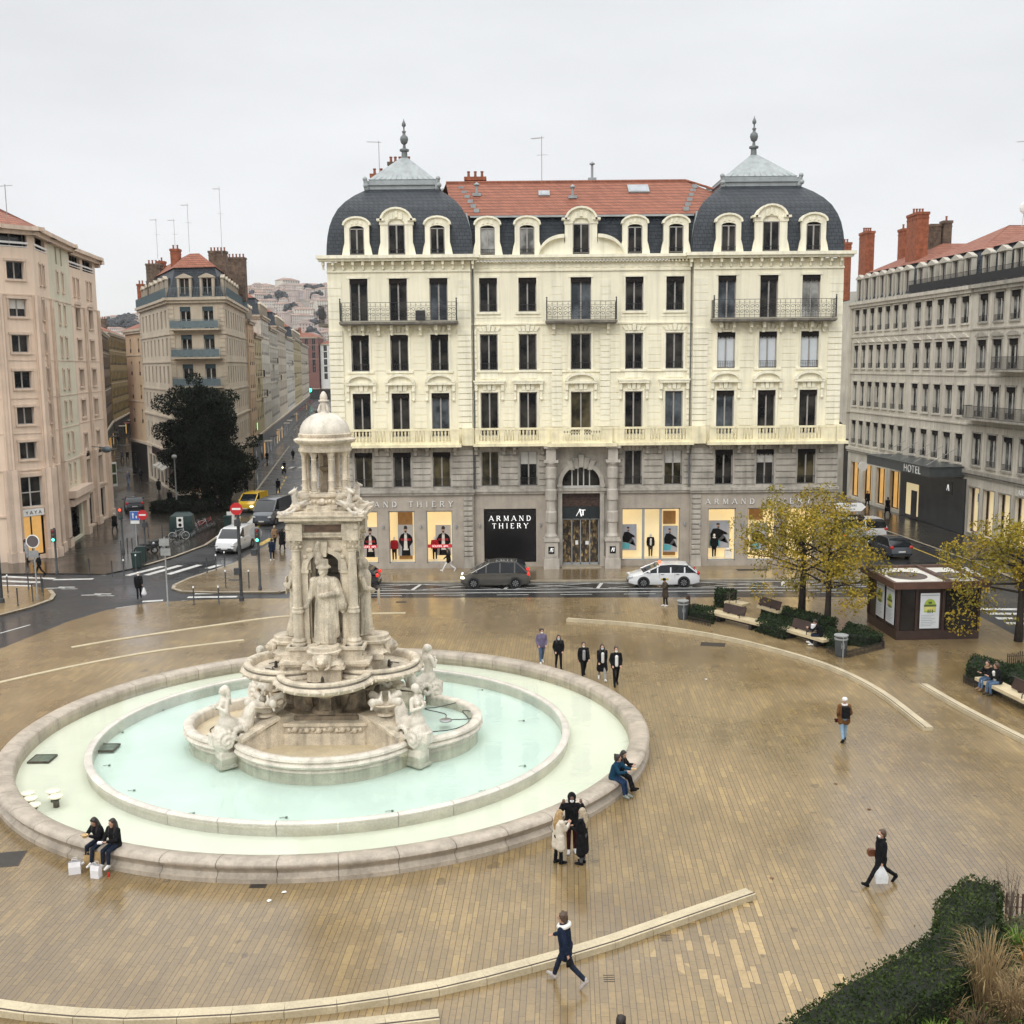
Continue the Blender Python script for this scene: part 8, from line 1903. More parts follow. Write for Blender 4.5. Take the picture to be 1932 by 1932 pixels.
# ================================================================ street furniture
POLE=mat('dark_pole',(.045,.05,.055),.5,.2,4);POLEG=mat('galvanised_pole',(.30,.31,.31),.45,.15,4)
def bollard(u,v,h,lab,white=True,m=POLE):
 x,y=G(u,v);r=empty('bollard',(x,y,-.02),0,lab,'bollard','slim bollards around the junction');b=MB();b.lathe([(.055,0),(.055,.06),(.04,.08),(.04,h-.1),(.045,h-.08),(.045,h-.02),(.001,h)],10);b.build('post',m,r,True,40)
 if white:b=MB();b.lathe([(.05,h-.09),(.05,h-.01),(.02,h+.03),(.001,h+.035)],10);b.build('white_cap',WHITEP,r,True,40)
bs_=[(15,1117,'at the left edge of the photo, far row on the island',1),(54,1112,'on the far edge of the left island',0),(34,1143,'nearest on the left island',0),(62,1134,'on the rounded near kerb of the left island',0),(82,1124,'at the tip of the left island',0),(79,1117,'just behind the tip of the left island',0),(169,1083,'by the far zebra crossing near the wet pavement',0),(212,1088,'in front of the zebra crossing, left one',0),(234,1086,'in front of the zebra crossing, middle one',1),(257,1076,'in front of the zebra crossing, right one',1),(366,1141,'on the plaza edge, left of the tall dark pole pair',1),(413,1140,'on the plaza edge, just left of the tall sign pole',1),(391,1081,'on the far kerb of the pavement tip, left one',0),(408,1076,'on the far kerb of the pavement tip, middle one',1),(424,1070,'on the far kerb of the pavement tip, right one',1),(426,1108,'on the near kerb of the pavement tip, left one',1),(470,1108,'on the near kerb of the pavement tip, right one',1),(229,1046,'first of the row by the red traffic light',0),(241,1040,'second of the row by the red traffic light',0),(250,1040,'third of the row by the red traffic light',0),(261,1035,'fourth of the row by the red traffic light',0),(436,985,'on the kerb beside the recycling bins, left',1),(441,979,'on the kerb beside the recycling bins, right',1),(480,921,'pair on the far pavement, left one',0),(484,918,'pair on the far pavement, right one',0)]
for u,v,l,wc_ in bs_:bollard(u,v,1.15 if v>1060 else 1.1,'slim dark bollard '+l,wc_)
def signal(u,v,h,lab,red=False,green=False,lamps=True,disc=None,rz=0,m=POLE,z0=0.0,small=None,thick=.075):
 x,y=G(u,v,z0);r=empty('traffic_light' if lamps else 'sign_post',(x,y,z0),rz,lab,'traffic light' if lamps else 'sign');b=MB();b.lathe([(thick*1.6,0),(thick*1.5,.25),(thick,.3),(thick,h),(.001,h+.02)],10);b.build('pole',m,r,True,40)
 if lamps:
  b=MB();z=h-.95;b.box(-.14,.14,-.26,-.06,z,z+.9);o=b.build('signal_head',POLE,r)
  for i,(c,on)in enumerate((('red',red),('amber',False),('green',green))):
   q=MB();q.ball((0,-.27,z+.76-i*.3),.1,10,6,(1,.4,1));q.build(c+'_lamp',mat('lamp_%s_%s'%(c,on),dict(red=(.2,.01,.01),amber=(.08,.04,.01),green=(.01,.08,.05))[c],.3,.05,2,emit=dict(red=(1,.06,.02),amber=(1,.5,0),green=(.1,1,.6))[c]if on else None,es=3.5 if on else 0),o,True)
 if disc:
  for kind,zz,dx in disc:
   q=MB(TR(dx,-.1,zz)@Matrix.Rotation(R(90),4,'X'))
   if kind=='noentry':q.lathe([(.001,-.015),(.38,-.015),(.38,.015),(.001,.015)],24);o=q.build('no_entry_disc',mat('sign_red',(.50,.015,.02),.4,.05,3),r);q=MB();q.box(dx-.26,dx+.26,-.125,-.117,zz-.06,zz+.06);q.build('white_bar',WHITEP,o)
   elif kind=='back':q.lathe([(.001,-.015),(.38,-.015),(.40,.015),(.001,.015)],24);q.build('sign_back',POLEG,r)
   elif kind=='ring':q.lathe([(.36,-.02),(.42,-.02),(.42,.02),(.36,.02),(.36,-.02)],26);o=q.build('mirror_ring',WHITEP,r);q=MB(TR(dx,-.1,zz)@Matrix.Rotation(R(90),4,'X'));q.lathe([(.001,-.01),(.36,-.01),(.36,.01)],24);q.build('disc',mat('sign_back_grey',(.12,.10,.10),.5),o)
   elif kind=='blue':q=MB();q.box(dx-.34,dx+.34,-.12,-.09,zz-.34,zz+.34);o=q.build('blue_panel',mat('sign_blue',(.03,.12,.42),.4,.05,3),r);q=MB();q.box(dx-.36,dx+.36,-.1,-.085,zz-.36,zz+.36);q.box(dx-.34,dx+.34,-.12,-.09,zz-.62,zz-.38);q.slab([(dx-.17,zz-.2),(dx-.09,zz-.2),(dx-.09,zz+.1),(dx-.03,zz+.1),(dx-.13,zz+.26),(dx-.23,zz+.1),(dx-.17,zz+.1)],-.13,-.121);q.ball((dx+.13,-.125,zz-.05),.06,8,5,(1,.2,1));q.box(dx+.08,dx+.18,-.13,-.121,zz-.2,zz-.1);q.build('white_symbol',WHITEP,o)
   elif kind=='box':q=MB();q.box(dx-.17,dx+.17,-.3,-.06,zz-.2,zz+.2);q.build('control_box',POLE,r)
   elif kind=='plate':q=MB();q.box(dx-.3,dx+.3,-.1,-.07,zz-.22,zz+.22);q.build('panel',POLEG,r)
 return r
signal(233,1043,3.6,'dark traffic light showing red at the mouth of the wet alley',red=True)
signal(259,1042,3.1,'blue square sign with a white arrow on a pale post right of the red light',lamps=False,disc=[('blue',2.9,0)],m=POLEG,thick=.04)
signal(275,1046,3.3,'dark post with a no-entry disc beside the parked motorbikes',lamps=False,disc=[('noentry',3.1,-.05),('box',2.35,.1)])
signal(456,1134,6.1,'tallest dark pole with a no-entry disc on the plaza edge, before the white van',lamps=False,disc=[('noentry',5.75,-.05),('box',4.9,.0),('box',1.9,-.15)],thick=.1)
signal(491,1113,4.1,'traffic light with grey disc back on the pavement tip',green=True,disc=[('back',3.75,-.1),('box',2.5,-.25)],thick=.08)
signal(317,1142,4.2,'thin pale sign post with two small panels at the plaza edge',lamps=False,disc=[('plate',3.9,0),('plate',3.3,.05)],m=POLEG,thick=.045)
signal(71,1131,4.1,'thin pale post carrying a round white-ringed sign on the left island',lamps=False,disc=[('ring',3.7,0),('plate',2.9,0)],m=POLEG,thick=.045)
signal(108,1084,3.3,'dark pedestrian light showing green before the pink building',green=True)
signal(3,1137,4.6,'thick dark pole cut by the left edge of the photo',lamps=False,thick=.12)
x,y=G(362,1008);r=empty('street_lamp',(-33.6,104.6,0),0,'lamp post covered in stickers in front of the dark evergreen tree','street lamp');b=MB();b.lathe([(.12,0),(.12,.4),(.07,.5),(.06,5.2),(.12,5.3)],10);b.build('pole',POLEG,r,True,40);b=MB();b.ball((0,0,5.5),.28,10,7,(1,1,.8));b.build('lamp_head',POLEG,r,True)
r=empty('traffic_light',(-76.2,402,RZ),0,'distant traffic light glowing bright green above the fountain dome','traffic light');b=MB();b.lathe([(.1,0),(.1,6)],8);b.box(-.3,.3,-.3,0,5,7);b.build('pole',POLE,r);b=MB();b.ball((0,-.4,5.4),.75,12,8);b.build('green_lamp',mat('far_green_light',(.1,.9,.6),.3,.02,1,emit=(.05,1,.55),es=2.2),r,True)
r=empty('pharmacy_sign',(-36.6,150,5.4),0,'bright green square pharmacy sign over a dark shop board in the left street','sign');b=MB();b.box(-.5,.5,-.1,.1,0,1.0);b.build('green_panel',MATS['green_sign_light'],r);b=MB();b.box(-1.6,1.2,-.05,.05,-1.5,-.6);b.build('board',DARKSH,r);b=MB();b.box(-1.2,.9,-.07,-.05,-1.12,-.98);b.build('lettering',WHITEP,r)
r=empty('advert_panel',(-31.3,114.6,0),R(5),'dark framed advertising panel under the right side of the evergreen tree','panel');b=MB();b.box(-.75,.75,-.15,.15,.3,2.5);b.box(-.5,.5,-.12,.12,0,.3);b.build('case',TRIM,r);b=MB();b.box(-.62,.62,-.17,-.151,.45,2.38);b.build('poster_face',mat('dark_poster',(.02,.035,.04),.3,.5,2),r);b=MB();b.box(-.75,.75,-.18,-.15,.3,.38);b.box(-.75,-.69,-.18,-.15,.38,2.5);b.box(.69,.75,-.18,-.15,.38,2.5);b.build('frame',POLEG,r)
x,y=G(215,935);r=empty('sale_board',(-47.3,122,0),R(40),'white and green printed board on a stand at the pink building corner','board');b=MB();b.box(-1.3,1.3,-.1,.1,.6,3.4);b.build('board',WHITEP,r);b=MB();b.box(-.7,1.2,-.14,-.1,2.2,3.2);b.box(-.7,1.2,-.14,-.1,.9,2.0);b.build('green_print',mat('board_print',(.06,.09,.03),.5,.5,6),r)
r=empty('recycling_container',(*G(345,1010),0),R(8),'dark green rounded glass recycling container with a white two-hole plate','container');b=MB()
b.loft([[(-.95*s,-.75*s,z),(.95*s,-.75*s,z),(.95*s,.75*s,z),(-.95*s,.75*s,z)]for s,z in((.94,0),(1,.1),(1,1.35),(.92,1.75),(.6,1.98))]);b.build('shell',mat('dark_green_plastic',(.012,.035,.032),.4,.2,3),r,True,30);b=MB();b.box(-.32,.22,-.82,-.76,.8,1.7);o=b.build('plate',WHITEP,r)
for z in(1.02,1.45):b=MB(TR(-.05,-.83,z)@Matrix.Rotation(R(90),4,'X'));b.lathe([(.001,-.01),(.14,-.01),(.14,.02),(.001,.02)],16);b.build('bottle_hole',BLACKP,o)
def bin_(u,v,lab):
 r=empty('litter_bin',(*G(u,v),0),0,lab,'litter bin','grey litter bins by the benches');b=MB();b.lathe([(.22,0),(.22,.05),(.27,.08),(.30,.85),(.001,.85)],18);b.build('drum',mat('bin_grey',(.06,.07,.075),.4,.2,3),r,True,40);b=MB();b.lathe([(.33,.86),(.33,.92),(.25,.93),(.001,.9)],18);b.lathe([(.33,1.02),(.34,1.08),(.2,1.1),(.001,1.1)],18);b.build('lid',POLEG,r,True,40)
 b=MB();b.box(-.02,.02,-.36,-.31,0,1.05);b.box(-.08,-.06,-.33,-.3,.45,.72);b.box(.06,.08,-.33,-.3,.45,.72);b.box(-.06,.06,-.33,-.3,.57,.6);b.build('bracket',POLEG,r)
bin_(1288,1168,'grey cylindrical litter bin at the left end of the planter beds');bin_(1586,1238,'grey cylindrical litter bin beside the sitter in the black jacket')
b=MB();x,y=G(1298,1162);b.box(x-.1,x+.1,y-.1,y+.1,0,1.2);tag(b.build('post',mat('rust_steel',(.06,.028,.018),.7,.3,4)),'short rust brown square post behind the left litter bin','post')
for u,v,l in((430,1010-14,'dark waste bin at the right end of the bicycle rack'),(259,1070,'dark green bin beside the kerb under the no-entry post'),(268,1058,'second dark bin at the kerb by the motorbikes')):
 b=MB(TR(*G(u,v),0));b.loft([[(-.3*s,-.25*s,z),(.3*s,-.25*s,z),(.3*s,.25*s,z),(-.3*s,.25*s,z)]for s,z in((.9,0),(1.05,1.0),(1.1,1.02),(1.1,1.1))]);tag(b.build('waste_bin',MATS['dark_green_plastic']),l,'waste bin')
b=MB();x,y=G(440-4,990);b.box(x-.35,x+.35,y-.05,y+.05,.1,1.2);tag(b.build('white_board',WHITEP),'small white board standing by the kerb near the yellow van','board')
b=MB();x,y=G(293,1010);b.tube([(x-.6,y,0),(x-.6,y,1.0),(x+.6,y,1.0),(x+.6,y,0)],.035,6);tag(b.build('hoop_barrier',POLE),'dark metal hoop barrier near the red traffic light','barrier');b=MB();x,y=G(176,1005);b.tube([(x-.4,y,0),(x-.4,y,.9),(x+.4,y,.9),(x+.4,y,0)],.035,6);tag(b.build('hoop_barrier',POLE),'small pale-topped hoop barrier on the wet pavement by the arcade','barrier')
r=empty('direction_signs',(22.9,70.6,0),0,'stack of white and dark arrow-shaped direction signs behind the yellow tree','sign');b=MB();b.tube([(-.7,0,0),(-.7,0,4.9)],.06,8);b.tube([(.5,0,0),(.5,0,4.9)],.06,8);b.build('posts',POLEG,r)
for z,m_,tx_ in((4.25,WHITEP,('CORDELIERS','TERREAUX')),(3.6,DARKSH,('Central Park',)),(3.1,DARKSH,()),(2.45,mat('sign_grey_green',(.25,.27,.25),.5),('Hôtel de Ville',))):
 b=MB();hh=.56 if len(tx_)!=1 else.42;b.slab([(-1.1,z),(.75,z),(1.05,z+hh/2),(.75,z+hh),(-1.1,z+hh)],-.1,-.06);o=b.build('arrow_sign',m_,r)
 for i,t_ in enumerate(tx_):text_mesh(t_,.2 if len(tx_)>1 else.26,TR(-.15,-.105,z+hh-.26*(i+1)+(.02 if len(tx_)>1 else-.06))@UP,'lettering',BLACKP if m_ is WHITEP else WHITEP,o,.003)
signal(1590,1092,3.2,'traffic light showing red seen through the yellow tree crown',red=True)
signal(1848,1012,3.4,'blue square sign on a post before the lit shop windows at the right',lamps=False,disc=[('blue',3.2,0)],m=POLEG,thick=.045)
RUST=mat('dark_brown_steel',(.045,.024,.018),.5,.25,2,streak=.1)
k0,k1,k2=Vector(G(1690,1208)),Vector(G(1846,1205)),Vector(G(1643,1180));ax=(k1-k0).normalized();rzk=atan2(ax.y,ax.x);KW=(k1-k0).length;KD=4.0
kr=empty('kiosk',(k0.x,k0.y,0),rzk,'dark brown steel kiosk with white roof panels and green illustrated posters','kiosk')
b=MB();b.box(0,KW,0,KD,0,.5);b.box(.06,KW-.06,.06,KD-.06,.5,2.75)
for x in(0,.95,2.35,KW-.12):b.box(x,x+.12,-.03,.1,.5,2.75)
for y in(0,1.3,2.7,KD-.12):b.box(-.03,.1,y,y+.12,.5,2.75)
b.build('walls',RUST,kr);b=MB();e_=.35
for q in((-e_,KW+e_,-e_,-e_+.2),(-e_,KW+e_,KD+e_-.2,KD+e_),(-e_,-e_+.2,-e_+.2,KD+e_-.2),(KW+e_-.2,KW+e_,-e_+.2,KD+e_-.2),(KW*.62,KW*.62+.2,-e_+.2,KD+e_-.2)):b.box(q[0],q[1],q[2],q[3],2.75,3.1)
b.build('roof_frame',mat('brown_roof_edge',(.10,.05,.035),.4,.2,2),kr);b=MB();b.box(-e_+.2,KW*.62,-e_+.2,KD+e_-.2,2.8,2.96);b.box(KW*.62+.2,KW+e_-.2,-e_+.2,KD+e_-.2,2.8,2.96);ro_=b.build('roof_panel',mat('roof_white',(.66,.64,.58),.5,.12,1.5,fine=.1),kr)
for x,rr in((KW*.3,.95),(KW*.82,.7)):b=MB();b.lathe([(.001,2.968),(rr,2.968),(rr,2.99),(rr+.06,2.99),(rr+.06,2.965)],26,(x,KD*.5));b.build('roof_well',mat('roof_well_brown',(.10,.075,.06),.6,.3,2),ro_)
def kposter(T,w,h):
 b=MB(T);b.box(-w/2,w/2,-.08,-.04,0,h);o=b.build('poster_panel',mat('poster_white',(.58,.61,.64),.4,.05,2),kr)
 gL,gY,gD=mat('poster_green',(.32,.42,.05),.5),mat('poster_yellow',(.6,.55,.16),.5),mat('poster_dark_green',(.07,.11,.04),.5)
 b=MB(T);b.slab([(w*.30*cos(t*pi/8),h*.66+h*.18*sin(t*pi/8))for t in range(9)],-.087,-.081);b.box(-w*.3,w*.3,-.087,-.081,h*.46,h*.66);b.build('green_print',gL,o)
 b=MB(T);b.box(-w*.28,w*.28,-.092,-.088,h*.50,h*.62);b.build('yellow_print',gY,o);b=MB(T);b.box(-w*.32,w*.32,-.097,-.093,h*.62,h*.68);b.slab([(-.08*w,h*.70),(.08*w,h*.70),(.1*w,h*.76),(-.1*w,h*.76)],-.097,-.093)
 for x in(-.1,0,.12):b.box(x*w-.02,x*w+.03,-.102,-.098,h*.44,h*.54)
 b.build('dark_print',gD,o);b=MB(T)
 for k in range(7):b.box(-w*.44,w*(.1+.3*((k*7)%5)/5),-.086,-.081,h*(.07+.05*k),h*(.07+.05*k)+.022)
 b.box(-w*.46,w*.46,-.086,-.081,h*.93,h*.95);b.build('fine_print',mat('print_grey',(.28,.32,.33),.5),o)
kposter(TR(1.68,0,.62),1.0,1.85);kposter(TR(0,.75,.75,rz=-pi/2),1.0,1.85);kposter(TR(0,2.1,.75,rz=-pi/2),1.0,1.85)
b=MB();b.box(.2,.9,-.02,.06,.52,2.7);b.build('dark_glass',mat('kiosk_glass',(.01,.008,.007),.15),kr);b=MB();b.box(2.55,KW-.2,-.02,.06,.52,2.7);b.build('dark_glass',mat('kiosk_glass',(.01,.008,.007),.15),kr)
BSTONE=mat('bench_stone',(.60,.50,.32),.5,.14,2,fine=.08)
def bench(p,q,lab,back=(0.3,.75),bside=1,seat=True):
 P0,Q0=Vector(G(*p,.0)),Vector(G(*q,.0));d=Q0-P0;L_=d.length;r=empty('bench',(P0.x,P0.y,0),atan2(d.y,d.x),lab,'bench','stone benches with steel backrests')
 if seat:b=MB();b.box(0,L_,0,.75,.36,.5);b.build('seat',BSTONE,r);b=MB();b.box(L_*.15,L_*.2,.1,.65,0,.36);b.box(L_*.78,L_*.83,.1,.65,0,.36);b.box(.2,L_-.2,.25,.55,.2,.36);b.build('support',TRIM,r)
 b=MB();y0=.5 if bside>0 else.12;b.loft([[(L_*back[0],y0,.55),(L_*back[1],y0,.55),(L_*back[1],y0+.06,.55),(L_*back[0],y0+.06,.55)],[(L_*back[0],y0+.16,1.0),(L_*back[1],y0+.16,1.0),(L_*back[1],y0+.22,1.0),(L_*back[0],y0+.22,1.0)]]);b.box(L_*(back[0]+.1),L_*(back[0]+.12),y0-.05,y0+.1,.45,.6);b.box(L_*(back[1]-.12),L_*(back[1]-.1),y0-.05,y0+.1,.45,.6);b.build('backrest',RUST,r)
 if seat:b=MB();b.tube([(L_*.6,.1,.5),(L_*.6,.12,.68),(L_*.6,.5,.72)],.025,5);b.build('armrest',TRIM,r)
bench((1335,1170),(1432,1194),'pale stone bench at the left front of the planter beds, empty',(.18,.6));bench((1470,1201),(1552,1226),'pale stone bench on which the person in black looks at a phone',(.12,.6));bench((1366,1150),(1400,1157),'low backless pale bench behind the small clipped bush',(.1,.2));bench((1427,1158),(1466,1170),'bench behind the hedges seen mostly by its brown backrest',(0,1),-1);bench((1838,1298),(1985,1372),'pale stone bench at the right edge with the seated couple',(.35,.9))
b=MB(TR(*G(1508,1160),0));b.lathe([(.3,.0),(.3,.012),(1.0,.012),(1.02,0)],28);tag(b.build('tree_grate',DRAIN),'round dark tree grate at the foot of the rear yellow tree','grate')
# ================================================================ plants
def leafmat(name,c1,c2,sc=1.6):return mat(name,c1,.65,.3,sc,col2=c2,spec=.12)
HEDGE=leafmat('hedge_leaf',(.028,.050,.016),(.010,.020,.008),2.2);HEDGE2=leafmat('box_hedge_leaf',(.05,.072,.018),(.009,.018,.006),1.1);YEL=leafmat('yellow_leaf',(.42,.29,.028),(.19,.15,.02),.9);YEL2=leafmat('yellow_green_leaf',(.30,.24,.028),(.13,.115,.018),1.0);DKL=leafmat('evergreen_leaf',(.012,.020,.009),(.003,.006,.003),.6);BARK=mat('dark_bark',(.035,.026,.02),.85,.3,6);TWIG=mat('bare_twig',(.16,.12,.09),.8,.2,6);STRAW=mat('dry_grass',(.36,.26,.11),.8,.3,2,col2=(.20,.13,.07));SOIL=mat('soil',(.035,.028,.018),.9,.4,2,col2=(.06,.07,.025))
def leaf(mbx,c,s,q):
 a=q.uniform(0,6.28);e=q.uniform(-1.2,1.2);u=Vector((cos(a)*cos(e),sin(a)*cos(e),sin(e)));v=u.orthogonal().normalized();t=q.uniform(0,6.28);v=v*cos(t)+u.cross(v)*sin(t)
 p=Vector(c);mbx.add([tuple(p-u*s),tuple(p+v*s*.5),tuple(p+u*s),tuple(p-v*s*.5)],[(0,1,2,3)])
def leaves(cl,n,s,q,mats,name,parent,fill=.45):
 b=MB()
 for(c,r)in cl:
  b.mi=q.randrange(len(mats))
  for _ in range(int(n*r*r)):
   d=Vector((q.gauss(0,1),q.gauss(0,1),q.gauss(0,1)));d=d.normalized()*r*(fill+(1-fill)*q.random()**.5);leaf(b,(c[0]+d.x,c[1]+d.y,c[2]+d.z*.75),s*q.uniform(.6,1.3),q)
 return b.build(name,mats,parent)
def tree(x,y,h0,H,Rr,lab,mats,n,s,seed,tr=.2,nb=9,cl_n=7,clr=.8,flat=.55,droop=0.0):
 q=random.Random(seed);r=empty('tree',(x,y,0),0,lab,'tree');b=MB();b.tube([(0,0,-.1),(.03,0,h0*.5),(.05,.04,h0),(.02,.05,h0+(H-h0)*.35),(.1,0,h0+(H-h0)*.75)],[tr*1.25,tr,tr*.85,tr*.5,tr*.15],9);cl=[]
 for i in range(nb):
  a=i*2.4+q.uniform(-.3,.3);z0=h0+(H-h0)*(.02+.5*i/nb);rr=Rr*q.uniform(.7,1.05)*(1-.45*(i/nb)**1.5);z1=z0+(H-h0)*q.uniform(.12,.38)-droop
  m_=(rr*.5*cos(a),rr*.5*sin(a),(z0+z1)/2+.15);e_=(rr*cos(a+.2),rr*sin(a+.2),z1);b.tube([(.03,.03,z0),m_,e_],[tr*.4,tr*.24,tr*.07],6)
  for k in range(cl_n):
   t=q.uniform(.35,1.08);p=Vector((.03,.03,z0)).lerp(Vector(e_),t)+Vector((q.gauss(0,.5),q.gauss(0,.5),q.gauss(0,flat)))*Rr*.28;cl.append((tuple(p),clr*q.uniform(.5,1.1)))
   b.tube([tuple(Vector(m_).lerp(Vector(e_),q.random())),tuple(p)],[tr*.09,tr*.03],4)
 for k in range(cl_n*2):p=(q.gauss(0,Rr*.28),q.gauss(0,Rr*.28),H-q.uniform(.1,.4)*(H-h0));cl.append((p,clr*q.uniform(.5,.9)))
 b.build('trunk',BARK,r,True);leaves(cl,n,s,q,mats,'crown',r);return r
x,y=G(1560,1181);tree(x,y,2.0,6.9,3.9,'yellow autumn tree nearest the kiosk, its trunk rising behind the phone reader bench',[YEL,YEL2,YEL],185,.085,3,.17,13,7,.82,.7,.5)
x,y=G(1512,1158);tree(x,y,2.3,7.6,3.4,'yellow autumn tree standing behind in a round grate, left of the other',[YEL2,YEL,YEL],170,.085,5,.19,11,6,.85,.7,.3)
tree(25.9,52.5,2.3,6.6,4.3,'yellow tree at the right edge overhanging the kiosk corner',[YEL,YEL2],175,.09,9,.18,14,8,.9,.6,.7)
tree(-32.0,109.0,1.6,13.4,4.3,'big dark evergreen tree in front of the beige corner block',[DKL],290,.14,12,.35,20,12,1.35,1.3,.9)
def hedge(poly,h,lab,m,dens,s,seed,name='hedge',top=None,core=.9,group=None):
 """clipped hedge: a solid core with a skin of leaves"""
 poly=poly if area2(poly)>0 else poly[::-1];q=random.Random(seed);xs=[p[0]for p in poly];ys=[p[1]for p in poly];b=MB();ins=offset_poly(poly,.08);b.prism(ins,0,h-.08)
 r=empty(name,(0,0,0),0,lab,'hedge',group);b.build('twig_core',mat('hedge_core',(.012,.016,.008),.9),r);b=MB();n=len(poly)
 for i in range(n):
  P,Q_=Vector(poly[i]),Vector(poly[(i+1)%n]);L_=(Q_-P).length
  for _ in range(int(L_*h*dens)):p=P.lerp(Q_,q.random());z=h*q.random();leaf(b,(p.x+q.gauss(0,.04),p.y+q.gauss(0,.04),z),s*q.uniform(.6,1.3),q)
 def ins_(x,y):
  c=False
  for i in range(n):
   (x1,y1),(x2,y2)=poly[i],poly[(i+1)%n]
   if(y1>y)!=(y2>y)and x<(x2-x1)*(y-y1)/(y2-y1)+x1:c=not c
  return c
 A_=(max(xs)-min(xs))*(max(ys)-min(ys))
 for _ in range(int(A_*dens)):
  x,y=q.uniform(min(xs),max(xs)),q.uniform(min(ys),max(ys))
  if ins_(x,y):leaf(b,(x,y,h+.06*sin(x*3)*cos(y*2.3)+q.gauss(0,.035)),s*q.uniform(.6,1.3),q)
 b.build('foliage',m,r);return r
def quadp(a,b_,c,d):return[G(*a),G(*b_),G(*c),G(*d)]
gh_='low dark hedges around the benches'
hedge(quadp((1296,1168),(1345,1178),(1350,1160),(1305,1155)),.5,'low dark hedge block between the left bin and the first bench',HEDGE,260,.06,1,group=gh_)
hedge(quadp((1425,1192),(1478,1208),(1520,1190),(1440,1172)),.55,'low dark hedge between the two front benches',HEDGE,220,.06,2,group=gh_)
hedge(quadp((1475,1172),(1550,1196),(1580,1186),(1480,1162)),.6,'long low dark hedge behind the front benches near the tree trunks',HEDGE,220,.06,3,group=gh_)
hedge(quadp((1348,1146),(1385,1149),(1388,1138),(1352,1137)),.9,'small clipped dark bush behind the first bench backrest',HEDGE,260,.06,4,group=gh_)
hedge(quadp((1585,1216),(1632,1222),(1665,1216),(1600,1192)),.6,'dark hedge block at the right end of the beds beside the bin',HEDGE,220,.06,5,group=gh_)
hedge(quadp((1555,1222),(1588,1232),(1600,1214),(1560,1200)),.55,'dark hedge corner behind the phone reader',HEDGE,220,.06,6,group=gh_)
hedge([(-36,103.5),(-31,102.5),(-29.5,106.5),(-33.5,109.5)],1.1,'dark shrubs massed at the foot of the evergreen tree',DKL,60,.14,9,name='hedge')
hedge(quadp((1822,1284),(1860,1298),(1932,1290),(1835,1262)),.75,'dark clipped hedge behind the couple on the right bench',HEDGE,200,.06,7,group=gh_)
hedge(quadp((1880,1290),(1990,1345),(2040,1320),(1925,1275)),.7,'dark hedge running off the right edge behind the bench',HEDGE,160,.06,8,group=gh_)
def pickets(pts,h,lab,m=BARK,step=.1,name='picket_fence',w=.035):
 r=empty(name,(0,0,0),0,lab,'fence');P=resample([Vector(p)for p in pts],step);b=MB();q=random.Random(4)
 for p in P:hh=h*q.uniform(.88,1.05);b.box(p.x-w/2,p.x+w/2,p.y-w/2,p.y+w/2,-.02,hh)
 b.build('pickets',m,r);b=MB();b.tube([(p.x,p.y,h*.75)for p in P[::4]+[P[-1]]],.014,4);b.tube([(p.x,p.y,h*.3)for p in P[::4]+[P[-1]]],.014,4);b.build('rail',m,r);return r
pickets([G(1560,1232),G(1598,1241),G(1668,1224),G(1662,1214)],.38,'low dark picket edging around the right end of the planter bed')
pickets([G(1298,1172),G(1340,1182)],.34,'low dark picket edging in front of the leftmost hedge');pickets([G(1818,1288),G(1850,1302)],.38,'low dark picket edging before the right bench hedge');pickets([G(1900,1262),G(1985,1258)],.8,'rustic picket fence behind the right bench')
HP=[(1450,1950),(1600,1848),(1700,1798),(1768,1752),(1766,1702),(1822,1655),(1888,1668),(1886,1752),(1850,1815),(1790,1862),(1700,1915),(1640,1970),(1560,2020),(1420,2020)]
hedge([G(*p,1.0)for p in HP],1.05,'long dense green box hedge in the lower right foreground',[HEDGE2,HEDGE][0],430,.045,21)
b=MB();b.prism([(p[0],p[1])for p in[G(1480,2060),G(1700,1960),G(1850,1858),G(1890,1750),G(2010,1700),G(2200,1900),G(2100,2200),G(1500,2300)]],-.2,.12);tag(b.build('planting_bed_soil',SOIL),kind='structure')
q=random.Random(31);b=MB()
bedc=[G(1880,1900),G(1960,1830),G(1800,1975),G(1925,1790),G(1750,2010),G(2000,1950)]
for c in bedc*4:
 for _ in range(420):x,y=c[0]+q.gauss(0,.7),c[1]+q.gauss(0,.6);b.mi=q.randrange(3);leaf(b,(x,y,.12+abs(q.gauss(0,.16))),q.uniform(.02,.055),q)
o=b.build('ground_cover',[HEDGE2,mat('brown_foliage',(.12,.075,.03),.8,.4,3),leafmat('fresh_leaf',(.12,.20,.03),(.05,.08,.02))]);tag(o,'mixed brown and green ground cover in the foreground bed','ground cover',kind='stuff')
def grass(u,v,h,n,lab,m,spread,seed,w=.009):
 x,y=G(u,v);r=empty('ornamental_grass',(x,y,.1),0,lab,'grass');q=random.Random(seed);b=MB()
 for _ in range(n):
  a=q.uniform(0,6.28);t=spread*q.uniform(.2,1);H=h*q.uniform(.55,1.08);p=Vector((q.gauss(0,.08),q.gauss(0,.08),0));d=Vector((cos(a),sin(a),0));s=Vector((-sin(a),cos(a),0))*w
  c=[p,p+d*t*.34+Vector((0,0,H*.42)),p+d*t*.72+Vector((0,0,H*.78)),p+d*t*1.12+Vector((0,0,H*(1.0-.28*t)))]
  b.add([tuple(c[0]-s),tuple(c[0]+s),tuple(c[1]-s),tuple(c[1]+s),tuple(c[2]-s*.8),tuple(c[2]+s*.8),tuple(c[3])],[(0,1,3,2),(2,3,5,4),(4,5,6)])
 b.build('blades',m,r);return r
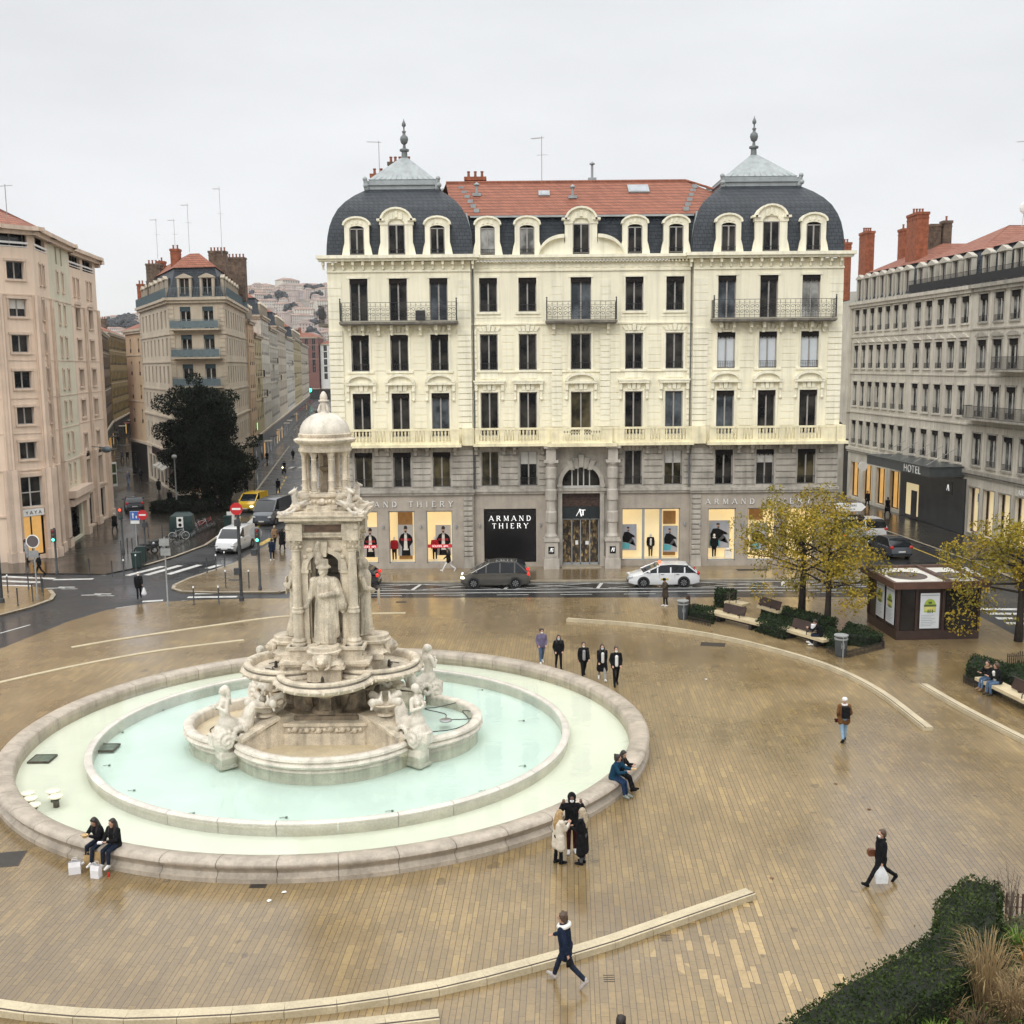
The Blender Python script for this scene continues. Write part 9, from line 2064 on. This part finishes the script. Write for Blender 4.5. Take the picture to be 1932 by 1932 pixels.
grass(1858,1915,2.0,300,'tall plume of dry straw grass in the middle of the foreground bed',STRAW,1.0,1,.006);grass(1905,1935,.9,420,'lower golden grass tuft right of the tall plume',STRAW,.6,2);grass(1946,1850,.8,200,'small orange grass tuft near the right edge',mat('orange_grass',(.45,.22,.05),.7,.3,2),.4,3);grass(1768,1990,.6,200,'bright green grass tuft at the bottom edge',leafmat('green_grass',(.16,.26,.04),(.06,.10,.02)),.5,4)
def twigs(u,v,h,n,lab,seed):
 x,y=G(u,v);r=empty('bare_shrub',(x,y,.1),0,lab,'shrub');q=random.Random(seed);b=MB()
 for _ in range(n):
  a=q.uniform(0,6.28);e=Vector((cos(a)*h*.3*q.random(),sin(a)*h*.3*q.random(),h*q.uniform(.6,1)));b.tube([(0,0,0),tuple(e*.5+Vector((q.gauss(0,.05),q.gauss(0,.05),0))),tuple(e)],[.012,.008,.003],4)
  for k in range(4):t=q.uniform(.35,.95);p=e*t;b.tube([tuple(p),tuple(p+Vector((q.gauss(0,.12),q.gauss(0,.12),.18*h*q.random()+.05)))],[.005,.002],3)
 b.build('branches',TWIG,r)
for i_,(u_,v_,h_,n_,m_)in enumerate(((1830,1870,.7,120,STRAW),(1915,1800,.5,90,MATS['green_grass']),(1790,1930,.55,110,STRAW),(1925,1880,.6,100,STRAW),(1880,1840,.5,90,MATS['brown_foliage']),(1840,1965,.6,110,MATS['brown_foliage']))):grass(u_,v_,h_,n_,('small dry tuft at the top of the foreground bed','small green tuft by the picket fence','dry tuft against the inner side of the box hedge','dry tuft at the right edge below the orange grass','brown tuft in the middle of the foreground bed','brown tuft at the very bottom of the foreground bed')[i_],m_,.5,10+i_,.012)
twigs(1905,1745,1.6,16,'bare twiggy shrub behind the top end of the box hedge',1);twigs(1860,1735,1.2,9,'smaller bare shrub left of the picket fence',2);twigs(1700,1985,1.0,9,'bare twigs poking from the bottom of the box hedge',3);twigs(1375,1155,1.6,5,'thin bare shrub rising from the clipped bush behind the bench',4)
b=MB();b.box(-420,160,-6,1080,-1.3,92);hz=b.build('haze',(lambda m:m)(bpy.data.materials.new('haze_air')));hm=hz.data.materials[0];hm.use_nodes=True;ht_=hm.node_tree;ht_.nodes.clear();ho_=ht_.nodes.new('ShaderNodeOutputMaterial');pv=ht_.nodes.new('ShaderNodeVolumePrincipled');pv.inputs['Color'].default_value=(.93,.94,.96,1);pv.inputs['Density'].default_value=HAZE;pv.inputs['Anisotropy'].default_value=.2;ht_.links.new(pv.outputs[0],ho_.inputs['Volume']);tag(hz,kind='stuff');hz.location=(0,0,0)
pickets([G(1888,1722),G(1990,1728)],.62,'rustic brown picket fence at the right edge above the foreground bed',mat('picket_wood',(.10,.055,.035),.8,.3,5),.13,'picket_fence',.045)
